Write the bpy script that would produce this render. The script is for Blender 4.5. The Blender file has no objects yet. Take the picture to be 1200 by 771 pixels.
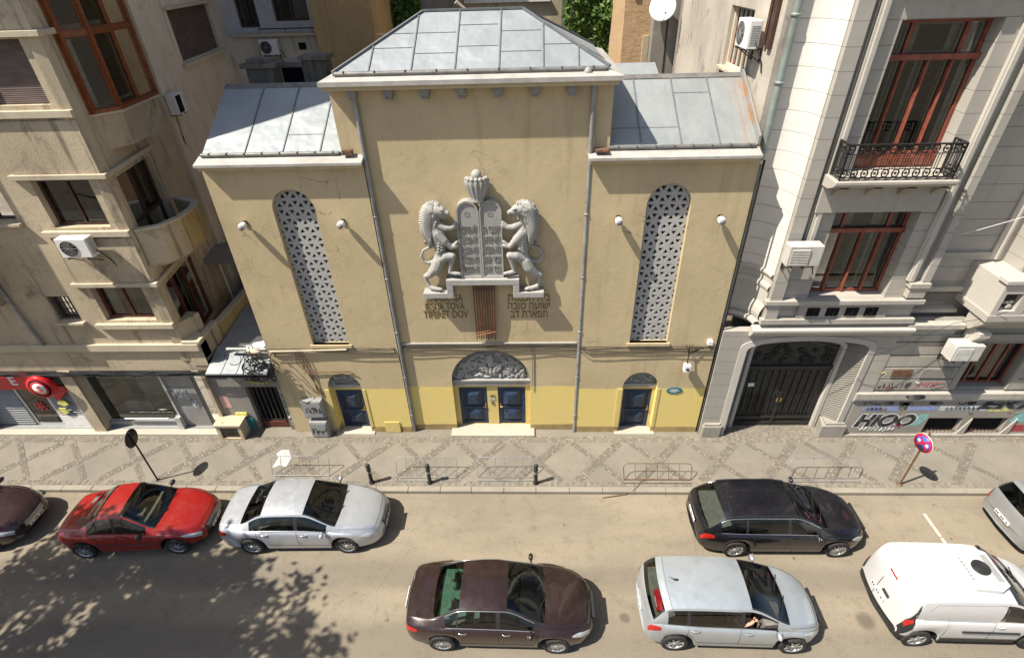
import bpy, bmesh, math, random
from mathutils import Vector, Matrix, noise
from mathutils.geometry import tessellate_polygon

random.seed(7)
SC = bpy.context.scene
COL = SC.collection
PI = math.pi

# ------------------------------------------------------------------ camera
cam_data = bpy.data.cameras.new('camera')
cam_data.sensor_fit = 'HORIZONTAL'
cam_data.sensor_width = 36.0
cam_data.lens = 620.0 / 1200.0 * 36.0
cam_data.clip_start = 0.05
cam_data.clip_end = 2000
cam = bpy.data.objects.new('camera', cam_data)
COL.objects.link(cam)
RIGHT = Vector((0.99937, 0.02449, -0.02563))
DOWN = Vector((-0.007, -0.57241, -0.81994))
FWD = Vector((-0.03475, 0.8196, -0.57188))
cm = Matrix((RIGHT, -DOWN, -FWD)).transposed().to_4x4()
cm.translation = Vector((0, 0, 13.8))
cam.matrix_world = cm
SC.camera = cam

# ------------------------------------------------------------------ sky, sun, exposure
SUN_DIR = Vector((-1.2, -0.445, 1.89)).normalized()          # towards the sun
world = bpy.data.worlds.new('World')
SC.world = world
world.use_nodes = True
wn = world.node_tree
for n in list(wn.nodes):
    wn.nodes.remove(n)
sky = wn.nodes.new('ShaderNodeTexSky')
sky.sky_type = 'NISHITA'
sky.sun_disc = False
sky.sun_elevation = math.asin(SUN_DIR.z)
sky.sun_rotation = math.atan2(SUN_DIR.x, SUN_DIR.y)
sky.altitude = 100
sky.air_density = 1.0
sky.dust_density = 2.0
sky.ozone_density = 1.0
bg = wn.nodes.new('ShaderNodeBackground')
bg.inputs['Strength'].default_value = 0.08
wo = wn.nodes.new('ShaderNodeOutputWorld')
wn.links.new(sky.outputs[0], bg.inputs[0])
wn.links.new(bg.outputs[0], wo.inputs[0])

sun_data = bpy.data.lights.new('sun', 'SUN')
sun_data.energy = 5.0
sun_data.angle = math.radians(0.5)
sun_data.color = (1.0, 0.93, 0.82)
sun = bpy.data.objects.new('sun', sun_data)
COL.objects.link(sun)
sun.rotation_euler = SUN_DIR.to_track_quat('Z', 'Y').to_euler()
sun.location = (-30, -10, 45)

SC.view_settings.view_transform = 'Standard'
SC.view_settings.look = 'None'
SC.view_settings.exposure = 0.80
SC.view_settings.gamma = 1.0
SC.view_settings.use_curve_mapping = False
SC.render.engine = 'CYCLES'
SC.cycles.use_denoising = True
SC.cycles.max_bounces = 8
SC.cycles.transparent_max_bounces = 12
SC.cycles.caustics_reflective = False
SC.cycles.caustics_refractive = False

# ------------------------------------------------------------------ object helpers
def tag(o, label=None, cat=None, group=None, kind=None):
    if label: o['label'] = label
    if cat: o['category'] = cat
    if group: o['group'] = group
    if kind: o['kind'] = kind
    return o

def thing(name, label, cat, loc=(0, 0, 0), rotz=0.0, group=None):
    o = bpy.data.objects.new(name, None)
    o.empty_display_size = 0.2
    COL.objects.link(o)
    o.location = loc
    o.rotation_euler = (0, 0, rotz)
    return tag(o, label, cat, group)

def kids(o):
    return [c for c in bpy.data.objects if c.parent == o]

def dup(root, loc, rotz=None, label=None, group=None):
    r = root.copy(); COL.objects.link(r)
    r.location = loc
    if rotz is not None: r.rotation_euler = (0, 0, rotz)
    if label: r['label'] = label
    if group: r['group'] = group
    for ch in kids(root):
        c = ch.copy(); COL.objects.link(c); c.parent = r
        for g in kids(ch):
            d = g.copy(); COL.objects.link(d); d.parent = c
    return r

class MB:
    """collects shapes of ONE mesh object"""
    def __init__(s, mat=None):
        s.v = []; s.f = []; s.m = []; s.sm = []
        s.mats = []
        s.cur = 0
        if mat is not None: s.use(mat)
    def use(s, mat):
        if mat not in s.mats: s.mats.append(mat)
        s.cur = s.mats.index(mat)
        return s
    def add(s, vs, fs, smooth=False):
        b = len(s.v)
        s.v.extend([tuple(p) for p in vs])
        for f in fs:
            s.f.append(tuple(i + b for i in f)); s.m.append(s.cur); s.sm.append(smooth)
        return s
    def box(s, x0, x1, y0, y1, z0, z1, fn=None):
        vs = [(x0,y0,z0),(x1,y0,z0),(x1,y1,z0),(x0,y1,z0),(x0,y0,z1),(x1,y0,z1),(x1,y1,z1),(x0,y1,z1)]
        if fn: vs = [fn(*p) for p in vs]
        return s.add(vs, [(0,3,2,1),(4,5,6,7),(0,1,5,4),(1,2,6,5),(2,3,7,6),(3,0,4,7)])
    def prism(s, poly, w0, w1, fn):
        """poly (u,v) extruded from w0 to w1, fn(u,v,w) -> xyz"""
        n = len(poly)
        vs = [fn(u, v, w0) for u, v in poly] + [fn(u, v, w1) for u, v in poly]
        tri = tessellate_polygon([[Vector((u, v, 0)) for u, v in poly]])
        fs = [tuple(t) for t in tri] + [tuple(i + n for i in reversed(t)) for t in tri]
        fs += [(i, (i + 1) % n, (i + 1) % n + n, i + n) for i in range(n)]
        return s.add(vs, fs)
    def plate(s, outer, holes, d, fn, back=True):
        """flat plate with holes: front at w=0, back at w=d"""
        loops = [outer] + list(holes)
        pts = [p for l in loops for p in l]
        n = len(pts)
        tri = tessellate_polygon([[Vector((u, v, 0)) for u, v in l] for l in loops])
        vs = [fn(u, v, 0) for u, v in pts] + [fn(u, v, d) for u, v in pts]
        fs = [tuple(t) for t in tri]
        if back: fs += [tuple(i + n for i in reversed(t)) for t in tri]
        b = 0
        for l in loops:
            k = len(l)
            fs += [(b + i, b + (i + 1) % k, b + (i + 1) % k + n, b + i + n) for i in range(k)]
            b += k
        return s.add(vs, fs)
    def tube(s, pts, r, n=8, cap=True, smooth=True):
        pts = [Vector(p) for p in pts]
        rs = r if isinstance(r, (list, tuple)) else [r] * len(pts)
        rings = []
        for i, p in enumerate(pts):
            t = (pts[min(i + 1, len(pts) - 1)] - pts[max(i - 1, 0)])
            if t.length < 1e-9: t = Vector((0, 0, 1))
            t.normalize()
            a = Vector((0, 0, 1)) if abs(t.z) < 0.9 else Vector((0, 1, 0))
            u = t.cross(a).normalized(); w = t.cross(u)
            rings.append([p + (u * math.cos(2*PI*k/n) + w * math.sin(2*PI*k/n)) * rs[i] for k in range(n)])
        vs = [q for rg in rings for q in rg]
        fs = []
        for i in range(len(pts) - 1):
            for k in range(n):
                fs.append((i*n + k, i*n + (k+1) % n, (i+1)*n + (k+1) % n, (i+1)*n + k))
        s.add(vs, fs, smooth)
        if cap:
            s.add(rings[0], [tuple(range(n))]); s.add(rings[-1], [tuple(reversed(range(n)))])
        return s
    def lathe(s, prof, c, axis='z', n=24, fn=None, smooth=True, cap=True):
        """prof: list of (r, h)"""
        vs = []
        for r, h in prof:
            for k in range(n):
                a = 2*PI*k/n
                ca, sa = r*math.cos(a), r*math.sin(a)
                if fn: ca, sa = fn(ca, sa, h, a)
                p = (ca, sa, h) if axis == 'z' else ((ca, h, sa) if axis == 'y' else (h, ca, sa))
                vs.append((p[0]+c[0], p[1]+c[1], p[2]+c[2]))
        fs = []
        for i in range(len(prof) - 1):
            for k in range(n):
                fs.append((i*n+k, i*n+(k+1)%n, (i+1)*n+(k+1)%n, (i+1)*n+k))
        if cap:
            fs.append(tuple(reversed(range(n)))); fs.append(tuple(range((len(prof)-1)*n, len(prof)*n)))
        return s.add(vs, fs, smooth)
    def ball(s, c, r, n=12, m=8, sc=(1, 1, 1), rot=None):
        vs = []; 
        for i in range(m + 1):
            th = PI * i / m
            for k in range(n):
                a = 2*PI*k/n
                p = Vector((math.sin(th)*math.cos(a)*sc[0], math.sin(th)*math.sin(a)*sc[1], math.cos(th)*sc[2])) * r
                if rot: p = rot @ p
                vs.append(Vector(c) + p)
        fs = []
        for i in range(m):
            for k in range(n):
                fs.append((i*n+k, (i+1)*n+k, (i+1)*n+(k+1)%n, i*n+(k+1)%n))
        return s.add(vs, fs, True)
    def build(s, name, parent=None, mat=None, smooth_angle=None, bevel=None, weld=False):
        me = bpy.data.meshes.new(name)
        me.from_pydata(s.v, [], s.f)
        for mt in (s.mats if mat is None else [mat]): me.materials.append(mt)
        bm = bmesh.new(); bm.from_mesh(me)
        if mat is None:
            bm.faces.ensure_lookup_table()
            for i, f in enumerate(bm.faces): f.material_index = s.m[i]; f.smooth = s.sm[i]
        if weld: bmesh.ops.remove_doubles(bm, verts=bm.verts, dist=1e-4)
        bmesh.ops.recalc_face_normals(bm, faces=bm.faces)
        if smooth_angle is not None:
            for f in bm.faces: f.smooth = True
        bm.to_mesh(me); bm.free()
        if smooth_angle is not None: me.set_sharp_from_angle(angle=math.radians(smooth_angle))
        o = bpy.data.objects.new(name, me)
        COL.objects.link(o)
        if parent is not None: o.parent = parent
        if bevel:
            md = o.modifiers.new('bevel', 'BEVEL'); md.width = bevel; md.segments = 2
            md.limit_method = 'ANGLE'; md.angle_limit = math.radians(40)
        return o

def XZ(Y, out=-1):
    """plate in a plane y=Y facing the street; w goes into the building"""
    return lambda u, v, w: (u, Y + w, v)

def arch(x0, x1, z0, zs, rise, n=16):
    """closed outline of an opening with an arched head (counter-clockwise)"""
    c = (x0 + x1)/2; r = (x1 - x0)/2
    return [(x0, z0), (x1, z0)] + [(c + r*math.cos(PI*k/n), zs + rise*math.sin(PI*k/n)) for k in range(n + 1)]

def rect(x0, x1, z0, z1):
    return [(x0, z0), (x1, z0), (x1, z1), (x0, z1)]

def text_faces(body, size, extr=0.0, font_shear=0.0, bold=0.0, space=1.0):
    c = bpy.data.curves.new('lettering', 'FONT')
    c.body = body; c.size = size; c.extrude = extr; c.resolution_u = 2; c.shear = font_shear
    c.offset = bold; c.space_character = space
    c.align_x = 'CENTER'; c.align_y = 'CENTER'
    o = bpy.data.objects.new('lettering', c)
    COL.objects.link(o)
    dg = bpy.context.evaluated_depsgraph_get()
    cu = o.evaluated_get(dg).to_curve(dg)
    loops = []
    for sp in cu.splines:
        pts = []
        if sp.type == 'BEZIER':
            bp = sp.bezier_points; n = len(bp)
            for k in range(n):
                a, b = bp[k], bp[(k + 1) % n]
                p0, p1, p2, p3 = a.co, a.handle_right, b.handle_left, b.co
                straight = (p1 - p0).cross(p3 - p0).length < 1e-6 and (p2 - p0).cross(p3 - p0).length < 1e-6
                for q in range(1 if straight else 4):
                    t = q/4
                    p = p0*(1-t)**3 + p1*3*t*(1-t)**2 + p2*3*t*t*(1-t) + p3*t**3
                    pts.append((p.x, p.y))
        else: pts = [(p.co.x, p.co.y) for p in sp.points]
        cl = []
        for p in pts:
            if not cl or math.hypot(p[0] - cl[-1][0], p[1] - cl[-1][1]) > 1e-5: cl.append(p)
        if len(cl) > 2 and math.hypot(cl[0][0] - cl[-1][0], cl[0][1] - cl[-1][1]) < 1e-5: cl.pop()
        if len(cl) > 2: loops.append(cl)
    o.to_curve_clear(); bpy.data.objects.remove(o); bpy.data.curves.remove(c)
    if not loops: return [], []
    area = lambda l: sum(l[k][0]*l[(k+1) % len(l)][1] - l[(k+1) % len(l)][0]*l[k][1] for k in range(len(l)))/2
    def inside(p, l):
        r = False
        for k in range(len(l)):
            (xa, ya), (xb, yb) = l[k], l[(k+1) % len(l)]
            if (ya > p[1]) != (yb > p[1]) and p[0] < (xb - xa)*(p[1] - ya)/(yb - ya) + xa: r = not r
        return r
    hole = [any(k is not l and area(k)*area(l) < 0 and abs(area(k)) > abs(area(l)) and inside(l[0], k) for k in loops) for l in loops]
    def grow(l, d):      # move an outline outwards by d
        n = len(l); s = 1 if area(l) > 0 else -1; r = []
        for k in range(n):
            a, b, c_ = Vector(l[k-1]), Vector(l[k]), Vector(l[(k+1) % n])
            n1 = Vector(((b-a).y, -(b-a).x)).normalized()*s; n2 = Vector(((c_-b).y, -(c_-b).x)).normalized()*s
            m_ = n1 + n2; m_ = m_/max(.5, m_.length_squared/2) if m_.length > 1e-6 else n1
            r.append(tuple(b + m_*d))
        return r
    outer = [grow(l, bold) for l, h in zip(loops, hole) if not h]; holes = [grow(l, -bold) for l, h in zip(loops, hole) if h]
    m = MB()
    for k, l in enumerate(outer):      # strokes of a letter may overlap: each gets its own depth, no two faces share a plane
        hs = [h for h in holes if inside(h[0], l)]
        d = .0009*(k % 4)
        m.plate(l, hs, 1.0, lambda u, v, w, d=d: (u, v, extr + d if w == 0 else -extr))
    return m.v, m.f

def put_text(mb, body, size, fn, extr=0.01, width=None, shear=0.0, bold=0.0):
    """fn(u, v, w) maps text plane (u right, v up, w towards the reader) to xyz"""
    vs, fs = text_faces(body, size, extr, shear, bold)
    if not vs: return
    k = 1.0
    if width:
        us = [v[0] for v in vs]; k = width/(max(us) - min(us)); mid = (max(us) + min(us))/2
        vs = [((v[0]-mid)*k, v[1], v[2]) for v in vs]
    mb.add([fn(*v) for v in vs], fs)

# ------------------------------------------------------------------ materials
class NT:
    def __init__(s, name):
        s.m = bpy.data.materials.new(name); s.m.use_nodes = True
        s.t = s.m.node_tree
        for n in list(s.t.nodes): s.t.nodes.remove(n)
        s.out = s.n('ShaderNodeOutputMaterial')
    def n(s, kind, **kw):
        nd = s.t.nodes.new(kind)
        for k, v in kw.items(): setattr(nd, k, v)
        return nd
    def l(s, a, b): s.t.links.new(a, b)
    def pos(s, world=True):
        return s.n('ShaderNodeNewGeometry').outputs['Position'] if world else s.n('ShaderNodeTexCoord').outputs['Object']
    def mapped(s, src, scale=(1, 1, 1), loc=(0, 0, 0)):
        mp = s.n('ShaderNodeMapping'); s.l(src, mp.inputs[0])
        mp.inputs['Scale'].default_value = scale; mp.inputs['Location'].default_value = loc
        return mp.outputs[0]
    def noise(s, src, scale, detail=4.0, rough=0.55, dist=0.0):
        nz = s.n('ShaderNodeTexNoise'); s.l(src, nz.inputs['Vector'])
        nz.inputs['Scale'].default_value = scale; nz.inputs['Detail'].default_value = detail
        nz.inputs['Roughness'].default_value = rough; nz.inputs['Distortion'].default_value = dist
        return nz.outputs[0]
    def ramp(s, src, a, b):
        mr = s.n('ShaderNodeMapRange'); s.l(src, mr.inputs[0])
        mr.inputs[1].default_value = a; mr.inputs[2].default_value = b
        mr.interpolation_type = 'SMOOTHSTEP'
        return mr.outputs[0]
    def math(s, op, a, b=None):
        m = s.n('ShaderNodeMath', operation=op)
        for i, x in enumerate((a, b)):
            if x is None: continue
            if isinstance(x, (int, float)): m.inputs[i].default_value = x
            else: s.l(x, m.inputs[i])
        return m.outputs[0]
    def mix(s, fac, a, b, mode='MIX'):
        m = s.n('ShaderNodeMix', data_type='RGBA', blend_type=mode)
        for i, x in ((0, fac), (6, a), (7, b)):
            if isinstance(x, (int, float)): m.inputs[i].default_value = x
            elif isinstance(x, (tuple, list)): m.inputs[i].default_value = (x[0], x[1], x[2], 1)
            else: s.l(x, m.inputs[i])
        return m.outputs[2]
    def sep(s, src):
        return s.n_out(src)
    def xyz(s, src):
        sp = s.n('ShaderNodeSeparateXYZ'); s.l(src, sp.inputs[0]); return sp.outputs
    def finish(s, col, rough=0.8, metal=0.0, bump=None, bump_d=0.01, spec=0.5, coat=0.0, emit=None):
        b = s.n('ShaderNodeBsdfPrincipled')
        if isinstance(col, (tuple, list)): b.inputs['Base Color'].default_value = (*col[:3], 1)
        else: s.l(col, b.inputs['Base Color'])
        if isinstance(rough, (int, float)): b.inputs['Roughness'].default_value = rough
        else: s.l(rough, b.inputs['Roughness'])
        b.inputs['Metallic'].default_value = metal
        b.inputs['Specular IOR Level'].default_value = spec
        if coat: b.inputs['Coat Weight'].default_value = coat; b.inputs['Coat Roughness'].default_value = 0.04
        if bump is not None:
            bp = s.n('ShaderNodeBump'); s.l(bump, bp.inputs['Height'])
            bp.inputs['Strength'].default_value = 1.0; bp.inputs['Distance'].default_value = bump_d
            s.l(bp.outputs[0], b.inputs['Normal'])
        s.l(b.outputs[0], s.out.inputs[0])
        return s.m

def sc(c, k): return tuple(max(0.0, min(1.0, x*k)) for x in c)

def plaster(name, col, var=0.12, stain=(0.10, 0.085, 0.06), stain_amt=0.35, streak=0.25, patch=None, patch_amt=0.0,
            grain=0.004, rough=0.9, scale=1.0):
    """weathered wall: blotches, rain streaks running down, stains with their own outline, fine grain"""
    t = NT(name); p = t.pos()
    big = t.noise(p, 0.55*scale, 5, 0.6)
    c = t.mix(t.ramp(big, 0.3, 0.7), sc(col, 1-var), sc(col, 1+var))
    fine = t.noise(p, 9*scale, 4, 0.65)
    c = t.mix(t.math('MULTIPLY', t.ramp(fine, 0.25, 0.8), 0.35), c, sc(col, 0.75), 'MIX')
    st = t.noise(t.mapped(p, (2.6, 2.6, 0.16)), 1.6, 5, 0.6)
    c = t.mix(t.math('MULTIPLY', t.ramp(st, 0.53, 0.72), streak), c, stain)
    bl = t.noise(t.mapped(p, (1, 1, 0.7), (7, 3, 1)), 0.9*scale, 7, 0.68, 0.4)
    c = t.mix(t.math('MULTIPLY', t.ramp(bl, 0.56, 0.74), stain_amt), c, stain)
    if patch:
        pt = t.noise(t.mapped(p, (1, 1, 1), (17, 5, 9)), 1.3*scale, 6, 0.6, 0.6)
        c = t.mix(t.math('MULTIPLY', t.ramp(pt, 0.60, 0.64), patch_amt), c, patch)
    g = t.noise(p, 45, 3, 0.6)
    return t.finish(c, rough, bump=t.math('ADD', g, t.math('MULTIPLY', fine, 0.7)), bump_d=grain, spec=0.25)

def simple(name, col, rough=0.6, metal=0.0, var=0.1, scale=6.0, spec=0.4, bump=0.0, coat=0.0, dirt=None, dirt_amt=0.0, world=True):
    t = NT(name); p = t.pos(world)
    n1 = t.noise(p, scale, 4, 0.6)
    c = t.mix(t.ramp(n1, 0.25, 0.75), sc(col, 1-var), sc(col, 1+var))
    if dirt:
        n2 = t.noise(t.mapped(p, (1, 1, 0.5), (3, 9, 4)), scale*0.35, 6, 0.65, 0.3)
        c = t.mix(t.math('MULTIPLY', t.ramp(n2, 0.5, 0.7), dirt_amt), c, dirt)
    return t.finish(c, rough, metal, bump=n1 if bump else None, bump_d=bump or 0.01, spec=spec, coat=coat)

def glass(name, tint=(0.5, 0.55, 0.52), refl=1.0, rough=0.02):
    t = NT(name)
    fr = t.n('ShaderNodeFresnel'); fr.inputs['IOR'].default_value = 1.5
    tr = t.n('ShaderNodeBsdfTransparent'); tr.inputs[0].default_value = (*tint, 1)
    gl = t.n('ShaderNodeBsdfGlossy'); gl.inputs['Roughness'].default_value = rough
    gl.inputs[0].default_value = (refl, refl, refl, 1)
    mx = t.n('ShaderNodeMixShader')
    k = t.math('MINIMUM', t.math('MULTIPLY', fr.outputs[0], 1.5), 1.0)
    t.l(k, mx.inputs[0]); t.l(tr.outputs[0], mx.inputs[1]); t.l(gl.outputs[0], mx.inputs[2])
    t.l(mx.outputs[0], t.out.inputs[0])
    return t.m

def paint(name, col, metallic_flake=0.0, rough=0.35, dust=0.25):
    t = NT(name); p = t.pos(False)
    d = t.noise(p, 3.0, 5, 0.6)
    c = t.mix(t.math('MULTIPLY', t.ramp(d, 0.45, 0.8), dust), col, (0.24, 0.21, 0.17))   # road dust
    r = t.math('ADD', t.math('MULTIPLY', t.ramp(t.noise(p, 8, 3), 0.3, 0.8), 0.12), rough)
    return t.finish(c, r, metal=metallic_flake, spec=0.5, coat=0.6)

M = {}
# synagogue wall: tan above, yellow repainted band, ochre skirting (painted bands, wavy hand-painted edges)
def syn_wall():
    t = NT('ochre_render'); p = t.pos()
    tan = (0.50, 0.405, 0.245); yel = (0.72, 0.565, 0.20); och = (0.40, 0.29, 0.13)
    big = t.noise(p, 0.5, 6, 0.6)
    c = t.mix(t.ramp(big, 0.3, 0.7), sc(tan, 0.92), sc(tan, 1.07))
    st = t.noise(t.mapped(p, (2.2, 2.2, 0.15)), 1.5, 5, 0.6)
    c = t.mix(t.math('MULTIPLY', t.ramp(st, 0.54, 0.74), 0.28), c, (0.25, 0.185, 0.10))
    bl = t.noise(t.mapped(p, (1, 1, 0.8), (4, 1, 8)), 1.1, 7, 0.7, 0.5)
    c = t.mix(t.math('MULTIPLY', t.ramp(bl, 0.53, 0.72), 0.34), c, (0.29, 0.22, 0.13))
    pt = t.noise(t.mapped(p, (1, 1, 1.4), (9, 2, 31)), 0.9, 5, 0.55, 0.5)
    c = t.mix(t.math('MULTIPLY', t.ramp(pt, 0.60, 0.625), 0.30), c, (0.47, 0.39, 0.245))
    vc = t.n('ShaderNodeTexVoronoi', feature='DISTANCE_TO_EDGE'); vc.inputs['Scale'].default_value = 0.9
    wz = t.n('ShaderNodeTexNoise'); t.l(p, wz.inputs['Vector']); wz.inputs['Scale'].default_value = 1.3; wz.inputs['Detail'].default_value = 7
    t.l(t.mix(0.5, p, wz.outputs['Color'], 'ADD'), vc.inputs['Vector'])
    ck = t.math('MULTIPLY', t.ramp(vc.outputs['Distance'], 0.007, 0.002), t.ramp(t.noise(p, 0.6, 2), 0.56, 0.62))
    c = t.mix(t.math('MULTIPLY', ck, 0.6), c, (0.12, 0.085, 0.05))
    z = t.xyz(p)[2]; x = t.xyz(p)[0]
    wob = t.math('MULTIPLY', t.math('SUBTRACT', t.noise(p, 1.2, 3), 0.5), 0.10)
    zz = t.math('ADD', z, wob)
    pk = t.math('MAXIMUM', t.ramp(zz, 2.13, 2.15), t.ramp(x, -6.80, -6.83))
    fade = t.noise(t.mapped(p, (1, 1, 1), (2, 2, 2)), 1.4, 6, 0.62, 0.3)
    yl = t.mix(t.math('MULTIPLY', t.ramp(fade, 0.54, 0.70), 0.35), yel, (0.62, 0.51, 0.27))
    c = t.mix(pk, yl, c)
    c = t.mix(t.math('MAXIMUM', t.ramp(zz, 0.37, 0.39), t.ramp(x, -6.80, -6.83)), t.mix(t.ramp(fade, 0.4, 0.65), och, sc(och, 0.72)), c)
    g = t.noise(p, 38, 4, 0.6); g2 = t.noise(p, 5, 4, 0.6)
    return t.finish(c, 0.92, bump=t.math('ADD', g, g2), bump_d=0.006, spec=0.2)
M['syn'] = syn_wall()
M['yellow'] = plaster('yellow_paint', (0.66, 0.515, 0.19), 0.06, (0.45, 0.34, 0.16), 0.3, 0.15)
M['stone'] = plaster('carved_stone', (0.36, 0.35, 0.325), 0.10, (0.16, 0.15, 0.13), 0.35, 0.25, grain=0.006, scale=2)
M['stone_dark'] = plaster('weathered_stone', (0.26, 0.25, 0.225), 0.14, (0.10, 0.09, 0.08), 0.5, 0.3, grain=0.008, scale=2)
M['lattice'] = plaster('lattice_concrete', (0.40, 0.395, 0.38), 0.08, (0.2, 0.19, 0.17), 0.3, 0.2)
M['soot'] = plaster('sooty_render', (0.15, 0.135, 0.118), 0.3, (0.03, 0.027, 0.024), 0.7, 0.6, (0.2, 0.18, 0.15), 0.4)
M['step'] = plaster('doorstep_stone', (0.44, 0.40, 0.33), 0.06, (0.35, 0.3, 0.24), 0.3, 0.0)

def zinc(name, col, rust=0.0):
    t = NT(name); p = t.pos()
    n1 = t.noise(p, 0.8, 5, 0.6); n2 = t.noise(t.mapped(p, (3, 0.5, 0.5)), 2.0, 5, 0.6)
    c = t.mix(t.ramp(n1, 0.3, 0.7), sc(col, 0.90), sc(col, 1.08))
    c = t.mix(t.math('MULTIPLY', t.ramp(n2, 0.5, 0.72), 0.22), c, sc(col, 0.6))
    px_ = t.n('ShaderNodeTexWhiteNoise', noise_dimensions='2D'); fl = t.n('ShaderNodeVectorMath', operation='FLOOR'); t.l(t.mapped(p, (0.98, 0.8, 0), (0.31, 0.1, 0)), fl.inputs[0]); t.l(fl.outputs[0], px_.inputs['Vector'])
    c = t.mix(0.8, c, t.mix(px_.outputs['Value'], sc(col, 0.86), sc(col, 1.10)), 'MIX') if False else t.mix(t.math('MULTIPLY', px_.outputs['Value'], 0.35), c, sc(col, 0.80))
    n4 = t.noise(t.mapped(p, (1, 1, 1), (5, 5, 5)), 1.7, 2, 0.5)
    if rust:
        n3 = t.noise(t.mapped(p, (6, 0.5, 0.5), (1, 1, 1)), 2.2, 5, 0.6)
        rx = t.ramp(t.xyz(p)[0], 4.95, 5.75)
        k = t.math('MULTIPLY', t.math('MULTIPLY', t.ramp(n3, 0.42, 0.62), rx), rust)
        c = t.mix(k, c, (0.36, 0.18, 0.065))
    return t.finish(c, t.math('ADD', t.math('MULTIPLY', n2, 0.2), 0.40), 0.25, bump=t.math('ADD', n4, t.math('MULTIPLY', n1, 0.3)), bump_d=0.05, spec=0.45)
M['zinc'] = zinc('roof_zinc', (0.30, 0.325, 0.335))
M['zinc_rust'] = zinc('roof_zinc_rusty', (0.28, 0.30, 0.30), 0.75)
M['seam'] = simple('roof_seam', (0.16, 0.17, 0.18), 0.5, 0.2, 0.2)
M['flash'] = simple('eave_flashing', (0.40, 0.385, 0.355), 0.6, 0.1, 0.12, 3, dirt=(0.25, 0.22, 0.18), dirt_amt=0.5)
M['gutter'] = simple('gutter_metal', (0.17, 0.165, 0.155), 0.55, 0.3, 0.25, 4)
M['pipe'] = simple('grey_downpipe', (0.27, 0.275, 0.27), 0.5, 0.3, 0.2, 5, dirt=(0.12, 0.1, 0.08), dirt_amt=0.5)
M['pipe_green'] = simple('green_downpipe', (0.22, 0.27, 0.25), 0.55, 0.2, 0.2, 4, dirt=(0.2, 0.12, 0.06), dirt_amt=0.5)
M['door_blue'] = simple('blue_painted_door', (0.017, 0.033, 0.066), 0.5, 0, 0.3, 7, spec=0.4, bump=0.003, dirt=(0.06, 0.07, 0.085), dirt_amt=0.5)
M['brass'] = simple('brass', (0.5, 0.36, 0.14), 0.35, 0.9, 0.15)
M['copper'] = simple('brown_copper_rod', (0.165, 0.068, 0.038), 0.45, 0.5, 0.35, 7, dirt=(0.08, 0.05, 0.04), dirt_amt=0.7)
M['bronze'] = simple('bronze_letter', (0.19, 0.14, 0.062), 0.5, 0.4, 0.2)
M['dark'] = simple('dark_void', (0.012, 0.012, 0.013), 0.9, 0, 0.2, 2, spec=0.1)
M['black'] = simple('black_rubber', (0.018, 0.018, 0.019), 0.75, 0, 0.25, 9, spec=0.3)
M['iron'] = simple('black_iron', (0.03, 0.028, 0.026), 0.5, 0.3, 0.3, 8)
M['rustiron'] = simple('rusty_iron', (0.16, 0.09, 0.05), 0.75, 0.2, 0.35, 12)
M['white'] = simple('white_plastic', (0.72, 0.71, 0.68), 0.45, 0, 0.05, 4, dirt=(0.45, 0.42, 0.36), dirt_amt=0.4)
M['greypl'] = simple('grey_plastic', (0.27, 0.275, 0.27), 0.5, 0, 0.1, 4, dirt=(0.2, 0.18, 0.15), dirt_amt=0.4)
M['alu'] = simple('aluminium_frame', (0.55, 0.56, 0.56), 0.4, 0.5, 0.1, 4)
M['glass'] = glass('window_glass', (0.55, 0.58, 0.56))
M['shopglass'] = glass('shop_glass', (0.62, 0.70, 0.65))
M['shoproom'] = simple('shop_interior_green', (0.30, 0.33, 0.29), 0.8, 0, 0.6, 1.2)
# left building
M['lb'] = plaster('beige_render', (0.49, 0.41, 0.285), 0.16, (0.115, 0.095, 0.07), 0.8, 0.75, (0.31, 0.25, 0.175), 0.55, grain=0.008)
M['lb2'] = plaster('pale_render', (0.62, 0.55, 0.44), 0.12, (0.22, 0.165, 0.12), 0.6, 0.45, (0.42, 0.36, 0.27), 0.4, grain=0.006)
M['ledge'] = plaster('ledge_concrete', (0.52, 0.45, 0.335), 0.10, (0.18, 0.15, 0.12), 0.45, 0.2)
M['balc_rust'] = plaster('stained_render', (0.48, 0.38, 0.19), 0.15, (0.20, 0.115, 0.035), 0.9, 0.9, (0.5, 0.37, 0.14), 0.6)
M['orange_wood'] = simple('orange_varnished_wood', (0.19, 0.05, 0.013), 0.35, 0, 0.25, 7, spec=0.5)
M['brown_wood'] = simple('dark_brown_wood', (0.06, 0.03, 0.022), 0.5, 0, 0.25, 7)
M['redbrown'] = simple('red_brown_wood', (0.115, 0.032, 0.022), 0.45, 0, 0.25, 7)
def shutter_mat():
    t = NT('brown_roller_shutter'); p = t.pos()
    z = t.xyz(p)[2]
    w = t.math('PINGPONG', t.math('MULTIPLY', z, 22), 0.5)
    c = t.mix(t.ramp(t.noise(t.mapped(p, (1, 1, 6)), 2, 4), 0.3, 0.7), (0.075, 0.05, 0.045), (0.13, 0.09, 0.08))
    return t.finish(c, 0.6, bump=w, bump_d=0.02)
M['shutter'] = shutter_mat()
M['curtain'] = simple('pale_curtain', (0.5, 0.48, 0.43), 0.9, 0, 0.2, 8)
M['roomdim'] = simple('dim_interior', (0.10, 0.094, 0.086), 0.9, 0, 0.5, 1.5, spec=0.1)
M['acgrey'] = simple('aged_white_metal', (0.50, 0.485, 0.44), 0.5, 0, 0.08, 4, dirt=(0.3, 0.26, 0.2), dirt_amt=0.5)
M['bluewall'] = plaster('blue_grey_render', (0.50, 0.49, 0.50), 0.08, (0.14, 0.13, 0.13), 0.4, 0.25)
M['greywall'] = plaster('grey_render', (0.24, 0.225, 0.20), 0.16, (0.09, 0.085, 0.08), 0.6, 0.4, (0.33, 0.30, 0.25), 0.5)
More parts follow.
